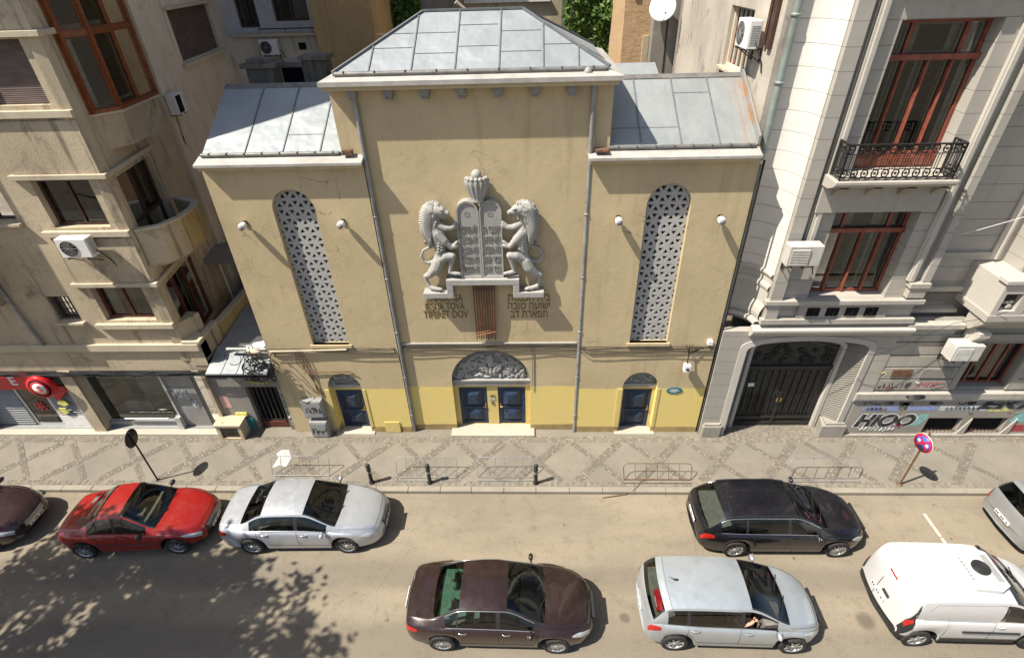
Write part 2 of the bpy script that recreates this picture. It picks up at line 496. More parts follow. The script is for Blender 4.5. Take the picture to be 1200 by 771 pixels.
M['tanwall'] = plaster('tan_render', (0.46, 0.32, 0.155), 0.12, (0.22, 0.15, 0.08), 0.5, 0.4, (0.34, 0.25, 0.14), 0.5)
M['party'] = plaster('flaking_party_wall', (0.45, 0.405, 0.345), 0.18, (0.15, 0.135, 0.12), 0.85, 0.7, (0.27, 0.26, 0.245), 0.8, grain=0.010)
def brick_mat():
    t = NT('orange_brickwork'); p = t.pos()
    br = t.n('ShaderNodeTexBrick')
    xx = t.xyz(p)
    cb = t.n('ShaderNodeCombineXYZ'); t.l(t.math('ADD', xx[0], xx[1]), cb.inputs[0]); t.l(xx[2], cb.inputs[1])
    t.l(cb.outputs[0], br.inputs['Vector'])
    br.inputs['Color1'].default_value = (0.42, 0.22, 0.09, 1); br.inputs['Color2'].default_value = (0.52, 0.32, 0.14, 1)
    br.inputs['Mortar'].default_value = (0.42, 0.35, 0.26, 1); br.inputs['Scale'].default_value = 1
    br.inputs['Brick Width'].default_value = 0.26; br.inputs['Row Height'].default_value = 0.075; br.inputs['Mortar Size'].default_value = 0.012
    n = t.noise(p, 3, 6, 0.65)
    c = t.mix(t.math('MULTIPLY', t.ramp(n, 0.42, 0.66), 0.6), br.outputs[0], (0.50, 0.38, 0.22))
    return t.finish(c, 0.9, bump=n, bump_d=0.03)
M['brick'] = brick_mat()
# right building: pale stone with ashlar joints cut as grooves every 0.47 m
def ashlar(name, col, dark):
    t = NT(name); p = t.pos()
    z = t.xyz(p)[2]
    fr = t.math('FRACT', t.math('MULTIPLY', t.math('ADD', z, 0.06), 1/0.485))
    edge = t.math('MINIMUM', fr, t.math('SUBTRACT', 1.0, fr))
    jt = t.ramp(edge, 0.005, 0.020)
    big = t.noise(p, 0.6, 5, 0.6)
    c = t.mix(t.ramp(big, 0.3, 0.7), sc(col, 0.92), sc(col, 1.06))
    st = t.noise(t.mapped(p, (2.4, 2.4, 0.14)), 1.5, 5, 0.6)
    c = t.mix(t.math('MULTIPLY', t.ramp(st, 0.55, 0.75), 0.3), c, dark)
    bl = t.noise(t.mapped(p, (1, 1, 0.8), (4, 1, 8)), 1.4, 7, 0.7, 0.4)
    c = t.mix(t.math('MULTIPLY', t.ramp(bl, 0.55, 0.75), 0.28), c, dark)
    c = t.mix(jt, t.mix(0.32, c, (0.14, 0.13, 0.115)), c)
    g = t.noise(p, 40, 3, 0.6)
    h = t.math('ADD', t.math('MULTIPLY', jt, 1.6), t.math('MULTIPLY', g, 0.3))
    return t.finish(c, 0.85, bump=h, bump_d=0.010, spec=0.25)
M['ash'] = ashlar('ashlar_stone', (0.39, 0.365, 0.32), (0.19, 0.17, 0.14))
M['ash_g'] = ashlar('ashlar_ground_floor', (0.38, 0.355, 0.305), (0.16, 0.145, 0.12))
M['ash_pale'] = ashlar('pale_cove_render', (0.62, 0.60, 0.55), (0.5, 0.47, 0.42))
M['trim'] = plaster('stone_trim', (0.40, 0.372, 0.322), 0.08, (0.22, 0.20, 0.17), 0.4, 0.3)
M['trim_pale'] = plaster('pale_stone_trim', (0.47, 0.44, 0.385), 0.07, (0.34, 0.31, 0.27), 0.35, 0.25)
M['ash_low'] = plaster('rusticated_stone', (0.36, 0.335, 0.285), 0.12, (0.16, 0.145, 0.12), 0.5, 0.35)
M['base'] = plaster('base_course_stone', (0.30, 0.28, 0.24), 0.14, (0.14, 0.13, 0.11), 0.5, 0.3)
M['redwood'] = simple('brick_red_window_wood', (0.215, 0.06, 0.036), 0.5, 0, 0.25, 6, dirt=(0.3, 0.14, 0.1), dirt_amt=0.5)
M['greenish'] = simple('pale_green_sash', (0.38, 0.41, 0.34), 0.6, 0, 0.1, 6)
M['gate'] = simple('dark_wrought_gate', (0.035, 0.034, 0.03), 0.55, 0.2, 0.35, 8, bump=0.004)
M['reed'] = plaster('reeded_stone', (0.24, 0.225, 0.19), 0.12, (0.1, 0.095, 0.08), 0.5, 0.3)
# spray paint
for k, c in dict(g_black=(0.02, 0.02, 0.024), g_white=(0.66, 0.68, 0.66), g_blue=(0.24, 0.29, 0.50), g_teal=(0.20, 0.45, 0.42),
                 g_yellow=(0.62, 0.60, 0.16), g_red=(0.35, 0.05, 0.06), g_grey=(0.25, 0.26, 0.28), g_pink=(0.6, 0.36, 0.32)).items():
    M[k] = simple('spray_' + k[2:], c, 0.8, 0, 0.2, 9, dirt=(0.29, 0.27, 0.235), dirt_amt=0.75)
M['signred'] = simple('sign_red', (0.52, 0.012, 0.02), 0.35, 0, 0.06, 4)
M['signblue'] = simple('sign_blue', (0.06, 0.10, 0.50), 0.4, 0, 0.06, 4)
M['signwhite'] = simple('sign_white', (0.75, 0.74, 0.72), 0.4, 0, 0.05, 4)
M['teal'] = simple('teal_enamel', (0.02, 0.15, 0.17), 0.35, 0, 0.1, 5)
M['paper'] = simple('torn_paper', (0.46, 0.455, 0.44), 0.9, 0, 0.06, 8)
M['leaf'] = None
# ================================================================== SETTING: ground, road, pavement
def struct(name, mb, mat=None, **kw):
    return tag(mb.build(name, None, mat, **kw), kind='structure')

def road_mat():
    t = NT('dusty_asphalt'); p = t.pos(); q = t.xyz(p)
    base = t.mix(t.ramp(t.noise(t.mapped(p, (0.35, 1, 1)), 0.55, 6, 0.62), 0.32, 0.68), (0.212, 0.180, 0.134), (0.280, 0.237, 0.175))
    # worn wheel tracks are greyer, dust collects between them and along the kerb
    y = t.math('ADD', q[1], t.math('MULTIPLY', t.math('SUBTRACT', t.noise(t.mapped(p, (0.3, 1, 1)), 0.9, 4), 0.5), 0.9))
    def band(c, w):
        d = t.math('ABSOLUTE', t.math('SUBTRACT', y, c))
        return t.ramp(d, w, w*0.25)
    tr = t.math('MAXIMUM', band(7.95, 0.55), t.math('MAXIMUM', band(6.25, 0.75), band(4.7, 0.8)))
    c = t.mix(t.math('MULTIPLY', tr, 0.62), base, (0.165, 0.143, 0.112))
    n2 = t.noise(t.mapped(p, (1, 1, 1), (5, 2, 0)), 2.3, 7, 0.72, 0.3)
    c = t.mix(t.math('MULTIPLY', t.ramp(n2, 0.5, 0.72), 0.38), c, (0.115, 0.098, 0.075))
    n3 = t.noise(p, 28, 5, 0.75)
    c = t.mix(t.math('MULTIPLY', t.ramp(n3, 0.54, 0.66), 0.6), c, (0.085, 0.075, 0.06))
    n5 = t.noise(t.mapped(p, (1, 1, 1), (11, 4, 0)), 60, 3, 0.7)
    c = t.mix(t.math('MULTIPLY', t.ramp(n5, 0.56, 0.66), 0.5), c, (0.38, 0.33, 0.25))
    n6 = t.noise(t.mapped(p, (1, 1, 1), (3, 9, 0)), 9, 6, 0.75)
    c = t.mix(t.math('MULTIPLY', t.math('MULTIPLY', t.ramp(n6, 0.54, 0.66), t.ramp(n2, 0.42, 0.6)), 0.5), c, (0.10, 0.085, 0.062))
    vo = t.n('ShaderNodeTexVoronoi'); vo.inputs['Scale'].default_value = 1.15; t.l(p, vo.inputs['Vector'])
    sp = t.ramp(vo.outputs['Distance'], 0.075, 0.03)
    c = t.mix(t.math('MULTIPLY', sp, 0.6), c, (0.07, 0.06, 0.048))                 # oil drips
    # oil patches
    for (ox, oy, r) in ((9.15, 10.05, 0.20), (9.05, 7.0, 0.26), (-6.1, 8.0, 0.10), (-2.3, 8.35, 0.14), (2.35, 6.9, 0.16), (8.35, 6.9, 0.3)):
        dx = t.math('SUBTRACT', q[0], ox); dy = t.math('SUBTRACT', q[1], oy)
        d = t.math('SQRT', t.math('ADD', t.math('MULTIPLY', dx, dx), t.math('MULTIPLY', dy, dy)))
        d = t.math('ADD', d, t.math('MULTIPLY', t.math('SUBTRACT', n2, 0.5), 0.3))
        c = t.mix(t.math('MULTIPLY', t.ramp(d, r, r*0.4), 0.55), c, (0.06, 0.05, 0.038))
    # long fine cracks
    vc = t.n('ShaderNodeTexVoronoi', feature='DISTANCE_TO_EDGE'); vc.inputs['Scale'].default_value = 0.42
    wz = t.n('ShaderNodeTexNoise'); t.l(p, wz.inputs['Vector']); wz.inputs['Scale'].default_value = 0.8; wz.inputs['Detail'].default_value = 6
    wp = t.mix(0.35, p, wz.outputs['Color'], 'ADD'); t.l(wp, vc.inputs['Vector'])
    c = t.mix(t.math('MULTIPLY', t.math('MULTIPLY', t.ramp(vc.outputs['Distance'], 0.006, 0.002), t.ramp(t.noise(p, 0.35, 3), 0.52, 0.62)), 0.35), c, (0.07, 0.06, 0.05))
    return t.finish(c, 0.9, bump=t.math('ADD', n3, n5), bump_d=0.010, spec=0.25)
M['road'] = road_mat()

def pave_mat():
    t = NT('pavement_slab'); p = t.pos()
    c = t.mix(t.ramp(t.noise(p, 0.7, 6, 0.62), 0.3, 0.7), (0.175, 0.158, 0.130), (0.225, 0.203, 0.165))
    n2 = t.noise(p, 4, 7, 0.7)
    c = t.mix(t.math('MULTIPLY', t.ramp(n2, 0.5, 0.75), 0.35), c, (0.115, 0.102, 0.085))
    n3 = t.noise(p, 70, 3, 0.7)
    c = t.mix(t.math('MULTIPLY', t.ramp(n3, 0.5, 0.7), 0.35), c, (0.30, 0.27, 0.22))
    vo = t.n('ShaderNodeTexVoronoi'); vo.inputs['Scale'].default_value = 2.2; t.l(p, vo.inputs['Vector'])
    c = t.mix(t.math('MULTIPLY', t.ramp(vo.outputs['Distance'], 0.07, 0.03), 0.5), c, (0.07, 0.065, 0.055))
    return t.finish(c, 0.9, bump=n3, bump_d=0.006, spec=0.25)
M['pave'] = pave_mat()

def cobble_mat(name, a, b, cc):
    t = NT(name); g = t.n('ShaderNodeNewGeometry')
    r = g.outputs['Random Per Island']
    c = t.mix(t.ramp(r, 0.0, 0.8), a, b)
    c = t.mix(t.math('GREATER_THAN', r, 0.86), c, cc)
    n = t.noise(g.outputs['Position'], 30, 4, 0.7)
    c = t.mix(t.math('MULTIPLY', t.ramp(n, 0.4, 0.7), 0.3), c, (0.12, 0.10, 0.08))
    return t.finish(c, 0.85, bump=n, bump_d=0.01, spec=0.3)
M['cobble'] = cobble_mat('cobble_setts', (0.15, 0.133, 0.108), (0.215, 0.190, 0.152), (0.27, 0.236, 0.18))
M['kerb'] = plaster('kerb_stone', (0.27, 0.245, 0.20), 0.12, (0.13, 0.115, 0.095), 0.5, 0.0, grain=0.006)
M['joint'] = simple('sett_mortar', (0.135, 0.121, 0.10), 0.95, 0, 0.2, 9)
M['roadpaint'] = simple('worn_white_road_paint', (0.50, 0.46, 0.38), 0.8, 0, 0.12, 12)
M['soil'] = simple('bare_earth', (0.14, 0.115, 0.085), 0.95, 0, 0.25, 2)

g = MB(); g.add([(-700, -700, -0.06), (700, -700, -0.06), (700, 700, -0.06), (-700, 700, -0.06)], [(0, 1, 2, 3)])
struct('ground', g, M['soil'])
g = MB(); n = 60
g.add([(-60, 2.6, 0), (60, 2.6, 0), (60, 10.72, 0), (-60, 10.72, 0)], [(0, 1, 2, 3)])
struct('road', g, M['road'])
g = MB(); g.box(-60, 60, 10.86, 13.9, -0.05, 0.12); struct('pavement', g, M['pave'])
g = MB(); g.box(-60, 60, -7.5, 2.4, -0.05, 0.12); struct('near_pavement', g, M['pave'])
# kerb stones with open joints
g = MB()
x = -40.0
rk = random.Random(3)
while x < 40:
    l = 0.95 + rk.random()*0.15
    g.box(x, x + l - 0.012, 10.69, 10.88 + rk.uniform(-.004, .004), -0.05, 0.132 + rk.uniform(-.004, .004))
    x += l
struct('kerb', g, M['kerb'], bevel=0.012)
g = MB()
x = -40.0
while x < 40:
    g.box(x, x + 0.99, 2.4, 2.6, -0.05, 0.13); x += 1.0
struct('near_kerb', g, M['kerb'])

# setts: diagonal bands, edge strips, gateway fan  (every sett is its own little block of one sheet)
g = MB(); mo = MB()
rs = random.Random(11)
taken = {}
def sett(cx, cy, ux, uy, s=0.085):
    key = (round(cx/0.075), round(cy/0.075))
    if key in taken: return
    taken[key] = 1
    h = s/2*rs.uniform(0.84, 1.0); k = s/2*rs.uniform(0.84, 1.0)
    if rs.random() < 0.06: return
    z = 0.128 + rs.uniform(-.004, .005)
    vs = []
    for a, b, zz, sh in ((-1,-1,.1,1),(1,-1,.1,1),(1,1,.1,1),(-1,1,.1,1),(-1,-1,z,.86),(1,-1,z,.86),(1,1,z,.86),(-1,1,z,.86)):
        vs.append((cx + (a*h*ux - b*k*uy)*sh, cy + (a*h*uy + b*k*ux)*sh, zz))
    g.add(vs, [(4,5,6,7),(0,1,5,4),(1,2,6,5),(2,3,7,6),(3,0,4,7)])
PER = 1.965
def diag(xt, sgn, rows=3):
    # from (xt, 12.74) down to (xt + sgn*1.55, 11.12)
    L = math.hypot(1.55, 1.62); ux, uy = sgn*1.55/L, -1.62/L
    px, py = -uy, ux
    m = int(L/0.105)
    for i in range(m):
        for j in ((-1, 0, 1) if rows == 3 else (-.5, .5)):
            sett(xt + ux*(i + .5)*L/m + px*j*0.088 + rs.uniform(-.008, .008), 12.74 + uy*(i + .5)*L/m + py*j*0.088 + rs.uniform(-.008, .008), ux, uy, 0.086)
    w = 0.135 if rows == 3 else 0.092; z = 0.1235
    mo.add([(xt + px*w, 12.74 + py*w, z), (xt - px*w, 12.74 - py*w, z), (xt + ux*L - px*w, 12.74 + uy*L - py*w, z), (xt + ux*L + px*w, 12.74 + uy*L + py*w, z)], [(0, 1, 2, 3)])
for k in range(-8, 10):
    diag(-4.5 + PER*k, 1, 2)
mo2 = MB()
keep = mo; mo = mo2
for k in range(-7, 11):
    diag(-4.85 + PER*k, -1)
mo = keep
for vv in range(len(mo2.v)): mo2.v[vv] = (mo2.v[vv][0], mo2.v[vv][1], 0.1250)
x = -22.0
while x < 20:
    for j in range(3): sett(x + rs.uniform(-.01, .01), 12.80 + j*0.095, 1, 0, 0.088)
    if rs.random() < 0.8:
        for j in range(2): sett(x + rs.uniform(-.01, .01), 10.95 + j*0.095, 1, 0, 0.086)
    x += 0.096
# gateway apron
for i in range(34):
    for j in range(6):
        xx = 6.75 + i*0.092
        if xx < 9.75 and not (j > 3 and (xx < 6.9 or xx > 9.6)): sett(xx + rs.uniform(-.01, .01), 13.08 + j*0.092, 1, 0, 0.086)
struct('cobble_bands', g, M['cobble'])
struct('sett_bedding', mo, M['joint']); struct('sett_bedding_cross', mo2, M['joint'])
g = MB()
for y0, y1 in ((8.85, 9.25), (9.29, 9.62), (9.64, 10.05)):
    g.add([(11.61, y0, 0.004), (11.70, y0, 0.004), (11.70, y1, 0.004), (11.61, y1, 0.004)], [(0, 1, 2, 3)])
struct('road_marking', g, M['roadpaint'])
# courtyard floors between and behind the houses
g = MB(); g.box(-60, 60, 13.9, 60, -0.05, 0.09); struct('courtyard', g, M['soil'])
# ================================================================== SYNAGOGUE
F = 13.25          # wing fronts
FC = 13.37         # the centre stands back a little
syn = thing('synagogue', 'ochre synagogue with hipped middle block, two lower wings and yellow painted base', 'synagogue', (-1.35, 13.25, 0.1))
def WP(mb, name, parent, **kw):
    """a part (or sub-part) whose mesh is already in world coordinates"""
    if name in SPLIT:
        for piece in pieces(mb):
            o = piece.build(name, None, **kw); o.parent = parent
            if parent.type == 'EMPTY': o.matrix_parent_inverse = Matrix.Translation(-parent.location)
        return o
    o = mb.build(name, None, **kw); o.parent = parent
    if parent.type == 'EMPTY': o.matrix_parent_inverse = Matrix.Translation(-parent.location)
    return o
SPLIT = {k: k for k in ('shop_pier', 'gate_plinth', 'graffiti_splash', 'door_architrave', 'console', 'string_course', 'wooden_batten', 'graffiti_strip', 'window_jamb', 'rusticated_course', 'price_tag', 'letter_slot', 'gutter_outlet', 'balcony_slab', 'window_moulding', 'roller_grille', 'shop_floor', 'rear_wall', 'lower_wall')}
def pieces(mb):
    """separate, mutually distant lumps of mb (touching ones stay together)"""
    par = list(range(len(mb.v)))
    def find(a):
        while par[a] != a: par[a] = par[par[a]]; a = par[a]
        return a
    for f in mb.f:
        for q in f[1:]: par[find(q)] = find(f[0])
    isl = {}
    for i in range(len(mb.v)): isl.setdefault(find(i), []).append(i)
    bx_ = []
    for k, vs in isl.items():
        lo = [min(mb.v[i][c] for i in vs) for c in range(3)]; hi = [max(mb.v[i][c] for i in vs) for c in range(3)]
        bx_.append([lo, hi, {k}])
    merged = True
    while merged:
        merged = False
        for i in range(len(bx_)):
            for j in range(i + 1, len(bx_)):
                if all(bx_[i][0][c] < bx_[j][1][c] + .012 and bx_[j][0][c] < bx_[i][1][c] + .012 for c in range(3)):
                    bx_[i] = [[min(a, b) for a, b in zip(bx_[i][0], bx_[j][0])], [max(a, b) for a, b in zip(bx_[i][1], bx_[j][1])], bx_[i][2] | bx_[j][2]]
                    del bx_[j]; merged = True; break
            if merged: break
    out = []
    for lo, hi, ks in bx_:
        m = MB(); m.mats = mb.mats; mp = {}
        for f, mi, sm in zip(mb.f, mb.m, mb.sm):
            if find(f[0]) in ks:
                for q in f:
                    if q not in mp: mp[q] = len(m.v); m.v.append(mb.v[q])
                m.f.append(tuple(mp[q] for q in f)); m.m.append(mi); m.sm.append(sm)
        out.append(m)
    return out
def SP(mb, name, **kw): return WP(mb, name, syn, **kw)
def sub(mb, name, parent, **kw): return WP(mb, name, parent, **kw)

# --- wing walls with their arched openings
WIN = {}
for (xl, xr, xc, dx0, dx1) in ((-8.40, -4.20, -6.285, -6.78, -5.66), (1.50, 5.72, 3.63, 3.02, 4.16)):
    tall = arch(xc - .575, xc + .575, 4.0, 8.46, 0.575, 18)
    dr = arch(dx0, dx1, 0.1, 2.20, 0.62, 14)
    mb = MB(M['syn']); mb.plate(rect(xl, xr, 0.05, 9.72), [tall, dr], 0.30, XZ(F))
    # side and back walls
    mb.box(xl, xl + .25, F + .25, 15.6, 0.05, 9.72); mb.box(xr - .25, xr, F + .25, 15.6, 0.05, 9.72)
    # gable wedge under the lean-to roof
    for xa in (xl + .01, xr - .25):
        mb.prism([(13.4, 9.70), (15.45, 9.70), (15.45, 11.0), (13.4, 9.85)], xa, xa + .24, lambda u, v, w: (w, u, v))
    mb.box(xl, xr, 15.6, 15.8, 0.05, 10.9)
    SP(mb, 'wing_wall')
    WIN[xc] = (tall, dr, dx0, dx1)
# --- centre wall
ar = arch(-2.62, -0.02, 0.1, 2.38, 1.28, 28)
mb = MB(M['syn'])
mb.plate([(-4.30, .05), (1.60, .05), (1.60, 9.55), (1.99, 9.55), (1.99, 11.62), (-4.73, 11.62), (-4.73, 9.55), (-4.30, 9.55)], [ar], 0.25, XZ(FC))
mb.box(-4.73, -4.48, FC + .25, 17.2, 9.0, 11.62); mb.box(1.74, 1.99, FC + .25, 17.2, 9.0, 11.62); mb.box(-4.73, 1.99, 17.0, 17.2, 0.05, 11.6)
mb.box(-4.73, 1.99, 15.81, 16.99, 0.05, 9.6)
SP(mb, 'central_wall')

# --- lattice windows: triangular grid cast in concrete
def lattice(xc):
    a = 0.292; h = a*math.sqrt(3)/2; k = 0.325
    mb = MB(M['lattice'])
    z0 = 3.9; rows = int(5.4/h) + 1
    fn = XZ(F + .16)
    def tri(P):
        c = (sum(p[0] for p in P)/3, sum(p[1] for p in P)/3)
        if not (xc - .78 < c[0] < xc + .78 and 3.85 < c[1] < 9.15): return
        if math.hypot(c[0] - xc, max(0, c[1] - 8.46)) > .80: return
        I = [(c[0] + (p[0] - c[0])*(1 - k*1.55), c[1] + (p[1] - c[1])*(1 - k*1.55)) for p in P]
        vs = []
        for d in (0, 0.07):
            vs += [fn(p[0], p[1], d) for p in P] + [fn(p[0], p[1], d) for p in I]
        fs = []
        for i in range(3):
            j = (i + 1) % 3
            fs += [(i, j, 3 + j, 3 + i), (3 + i, 3 + j, 9 + j, 9 + i), (6 + i, 9 + i, 9 + j, 6 + j)]
        mb.add(vs, fs)
    for r in range(rows):
        for c in range(-5, 6):
            x = xc + c*a + (a/2 if r % 2 else 0); z = z0 + r*h
            tri([(x, z), (x + a, z), (x + a/2, z + h)])
            tri([(x + a/2, z + h), (x + a, z), (x + 1.5*a, z + h)])
    # dim glazing behind
    w = SP(mb, 'lattice_window')
    gb = MB(M['roomdim']); gb.box(xc - .62, xc + .62, F + .42, F + .46, 3.9, 9.1); sub(gb, 'window_backing', w)
    return w
for xc in WIN: lattice(xc)
# sill blocks under the tall windows
for xc in WIN:
    mb = MB(M['syn']); mb.box(xc - .66, xc + .66, F - .05, F + .12, 3.90, 4.0)
    SP(mb, 'window_sill')

# --- doors
def carved(cx, w, z0, rise, y, seed, big=False):
    """a carved half-round panel: leaves and fruit standing out of a flat ground"""
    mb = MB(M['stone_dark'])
    pts = arch(cx - w/2, cx + w/2, z0, z0 + .001, rise, 20)
    mb.prism(pts, 0, 0.10, XZ(y))
    r = random.Random(seed)
    mb.use(M['stone'])
    n = 150 if big else 46
    for i in range(n):
        u = r.uniform(-.94, .94); vmax = rise*math.sqrt(max(0, 1 - u*u)); v = r.uniform(0.06, 0.97)*vmax
        s = (0.085 if big else 0.055)*r.uniform(.7, 1.35)
        ang = r.uniform(0, PI)
        rot = Matrix.Rotation(ang, 3, 'Y')
        if math.hypot(u, v/rise) > .93: continue
        mb.ball((cx + u*w/2, y - .01, z0 + v), s, 8, 6, (1.5, .75, .55), rot)
    if big:   # swags and a pointed middle leaf
        for sg in (-1, 1):
            pp = [(cx + sg*(.12 + t*.95), y - .03, z0 + .12 + .55*math.sin(PI*(.18 + .6*t))) for t in [i/12 for i in range(13)]]
            mb.tube(pp, [.05*(1 - .6*i/12) + .02 for i in range(13)], 7)
            for j in range(3):
                pp = [(cx + sg*(.3 + j*.3 + .16*t*math.cos(6*t)), y - .03, z0 + .2 + .16*t*math.sin(6*t)) for t in [i/10 for i in range(11)]]
                mb.tube(pp, .028, 6)
        mb.ball((cx, y - .02, z0 + .72), .17, 10, 8, (.75, .5, 1.5))
        for k in range(-2, 3):
            mb.ball((cx + k*.13, y - .04, z0 + .30 + .05*abs(k)), .12, 10, 8, (.6, .6, 1.4), Matrix.Rotation(k*.35, 3, 'Y'))
    return mb

def blue_door(x0, x1, z0, z1, y, handle_right):
    d = MB(M['door_blue'])
    d.box(x0, x1, y + .03, y + .08, z0, z1)
    w = x1 - x0; H = z1 - z0
    d.box(x0, x0 + .10, y, y + .035, z0, z1); d.box(x1 - .10, x1, y, y + .035, z0, z1)
    for za, zb in ((z0, z0 + .13), (z0 + H*.42, z0 + H*.47), (z1 - .10, z1)):
        d.box(x0 + .101, x1 - .101, y + .002, y + .034, za, zb)
    def pyramid(xa, xb, za, zb, hgt):
        m = .17
        ins = (xb - xa)*.28
        vs = [(xa, y + .03, za), (xb, y + .03, za), (xb, y + .03, zb), (xa, y + .03, zb),
              (xa + ins, y + .03 - hgt, za + ins), (xb - ins, y + .03 - hgt, za + ins), (xb - ins, y + .03 - hgt, zb - ins), (xa + ins, y + .03 - hgt, zb - ins)]
        d.add(vs, [(0,1,5,4),(1,2,6,5),(2,3,7,6),(3,0,4,7),(4,5,6,7)])
    cx = (x0 + x1)/2; pw = w*.22
    pyramid(x0 + .16, x1 - .16, z0 + .16, z0 + H*.40, .09)
    pyramid(x0 + .16, x1 - .16, z0 + H*.50, z1 - .14, .11)
    o = SP(d, 'door')
    hb = MB(M['brass'])
    hx = x1 - .06 if handle_right else x0 + .06
    hb.box(hx - .018, hx + .018, y - .02, y, z0 + H*.44, z0 + H*.56)
    hb.tube([(hx, y - .02, z0 + H*.5), (hx, y - .07, z0 + H*.5), (hx + (-.09 if handle_right else .09), y - .075, z0 + H*.5)], .014, 8)
    sub(hb, 'handle', o)
    return o

for xc, (tall, dr, dx0, dx1) in WIN.items():
    yb = F + .22
    cx = (dx0 + dx1)/2
    # infill: yellow frame round the door, stone lintel, carved tympanum
    mb = MB(M['yellow'])
    mb.plate(rect(dx0 + .001, dx1 - .001, .1, 2.06), [rect(dx0 + .09, dx1 - .09, .14, 1.93)], .06, XZ(yb)); SP(mb, 'door_frame')
    mb = MB(M['stone']); mb.box(dx0 - .03, dx1 + .03, yb - .05, yb + .08, 2.065, 2.185); SP(mb, 'lintel')
    SP(carved(cx, dx1 - dx0 - .02, 2.19, .60, yb + .02, 5 + int(xc)), 'tympanum')
    blue_door(dx0 + .10, dx1 - .10, .15, 1.925, yb + .03, True)
    mb = MB(M['step']); mb.box(dx0 - .12, dx1 + .12, F - .14, F + .36, .1, .165); SP(mb, 'doorstep', bevel=.01)
    # yellow jambs painted up to the lintel on the wall edge
    mb = MB(M['yellow']); mb.box(dx0 - .16, dx0, F - .022, F - .001, .38, 2.13); mb.box(dx1, dx1 + .10, F - .018, F - .001, .38, 2.13)
    SP(mb, 'door_architrave')
yb = FC + .20
mb = MB(M['yellow']); mb.plate(rect(-2.619, -.021, .1, 2.07), [rect(-2.46, -1.50, .2, 1.94), rect(-1.13, -.19, .2, 1.94)], .06, XZ(yb)); 
SP(mb, 'door_frame')
mb = MB(M['stone']); mb.box(-2.615, -.025, yb - .07, yb + .1, 2.072, 2.33); mb.box(-2.615, -.025, yb - .11, yb - .07, 2.27, 2.33); SP(mb, 'lintel')
SP(carved(-1.32, 2.42, 2.335, 1.18, yb + .03, 77, True), 'tympanum')
mb = MB(M['stone_dark'])
o_ = arch(-2.618, -.022, 2.34, 2.381, 1.277, 28)[1:]; i_ = arch(-2.53, -.11, 2.34, 2.381, 1.19, 28)[1:]
mb.prism(list(o_) + [(-2.618, 2.34), (-2.53, 2.34)] + list(reversed(i_)), 0, .12, XZ(yb - .03)); SP(mb, 'archivolt')
blue_door(-2.45, -1.51, .21, 1.935, yb + .03, True)
blue_door(-1.12, -.20, .21, 1.935, yb + .03, False)
mb = MB(M['step']); mb.box(-2.80, .12, FC - .36, FC + .30, .1, .195); SP(mb, 'doorstep', bevel=.012)
mb = MB(M['bronze']); mb.box(-1.40, -1.24, yb - .02, yb - .002, 1.52, 1.58); mb.box(-1.36, -1.30, yb - .03, yb - .002, 1.16, 1.30); SP(mb, 'letter_slot')
mb = MB(M['step']); mb.box(-1.42, -1.22, yb - .012, yb - .001, 1.33, 1.46); SP(mb, 'nameplate')
# projecting step at the foot of the right jamb of the left wing
mb = MB(M['yellow']); mb.box(-5.15, -4.62, F - .03, F - .001, .14, .62); SP(mb, 'plinth_block')

# --- eaves, gutters, roofs
def seam_roof(mb, quad, seams, mat_seam):
    pass
def wing_roof(xl, xr, seams, mat, ea, eb):
    zc = lambda y: 9.93 + (y - 13.36)*0.565
    mb = MB(M['flash'])
    fnx = lambda u, v, w: (w, u, v)
    mb.prism([(13.03, 9.70), (13.42, 9.76), (13.42, 9.88), (13.03, 9.765)], ea, eb, fnx)
    mb.use(M['syn']); mb.prism([(13.10, 9.60), (13.26, 9.60), (13.26, 9.72), (13.08, 9.70)], ea + .06, eb - .04, fnx)
    SP(mb, 'eave')
    gb = MB(M['gutter'])
    gb.tube([(xl - .02, 13.36, 9.915), (xr - .05, 13.36, 9.915)], .055, 8)
    for k in range(8):
        xx = xl + .2 + k*(xr - xl - .4)/7
        gb.box(xx - .015, xx + .015, 13.29, 13.40, 9.95, 9.975)
    SP(gb, 'gutter')
    rb = MB(mat)
    rb.prism([(13.38, zc(13.38) - .05), (15.5, zc(15.5) - .05), (15.5, zc(15.5)), (13.38, zc(13.38))], xl, xr, fnx)
    r = SP(rb, 'roof')
    sb = MB(M['seam'])
    for xs in seams:
        sb.prism([(13.39, zc(13.39)), (15.5, zc(15.5)), (15.5, zc(15.5) + .028), (13.39, zc(13.39) + .028)], xs - .014, xs + .014, fnx)
    edges = [xl] + list(seams) + [xr]
    rr = random.Random(int(xl*10))
    for a, b in zip(edges, edges[1:]):
        for ys in ((13.9,), (14.95,), (14.3, 15.2), ())[rr.randrange(4)]:
            sb.prism([(ys, zc(ys)), (ys + .018, zc(ys + .018)), (ys + .018, zc(ys + .018) + .010), (ys, zc(ys) + .010)], a + .03, b - .03, fnx)
    # ridge and verge caps
    sb.use(M['gutter']); sb.prism([(15.42, zc(15.42) + .001), (15.56, zc(15.56)), (15.56, zc(15.56) + .03), (15.42, zc(15.42) + .03)], xl, xr, fnx)
    sub(sb, 'roof_seam', r)
    return r
wing_roof(-8.32, -4.735, (-7.22, -6.24, -5.28), M['zinc'], -8.45, -4.17)
rr_ = wing_roof(1.995, 5.60, (2.78, 3.76, 4.70), M['zinc_rust'], 1.46, 5.66)
# rusty flashing where the right wing roof meets the party wall
mb = MB(M['zinc_rust'])
fnx = lambda u, v, w: (w, u, v)
zc = lambda y: 9.93 + (y - 13.36)*0.565
mb.prism([(13.38, zc(13.38) + .0), (15.55, zc(15.55)), (15.55, zc(15.55) + .20), (13.38, zc(13.38) + .20)], 5.60, 5.66, fnx)
SP(mb, 'wall_flashing')
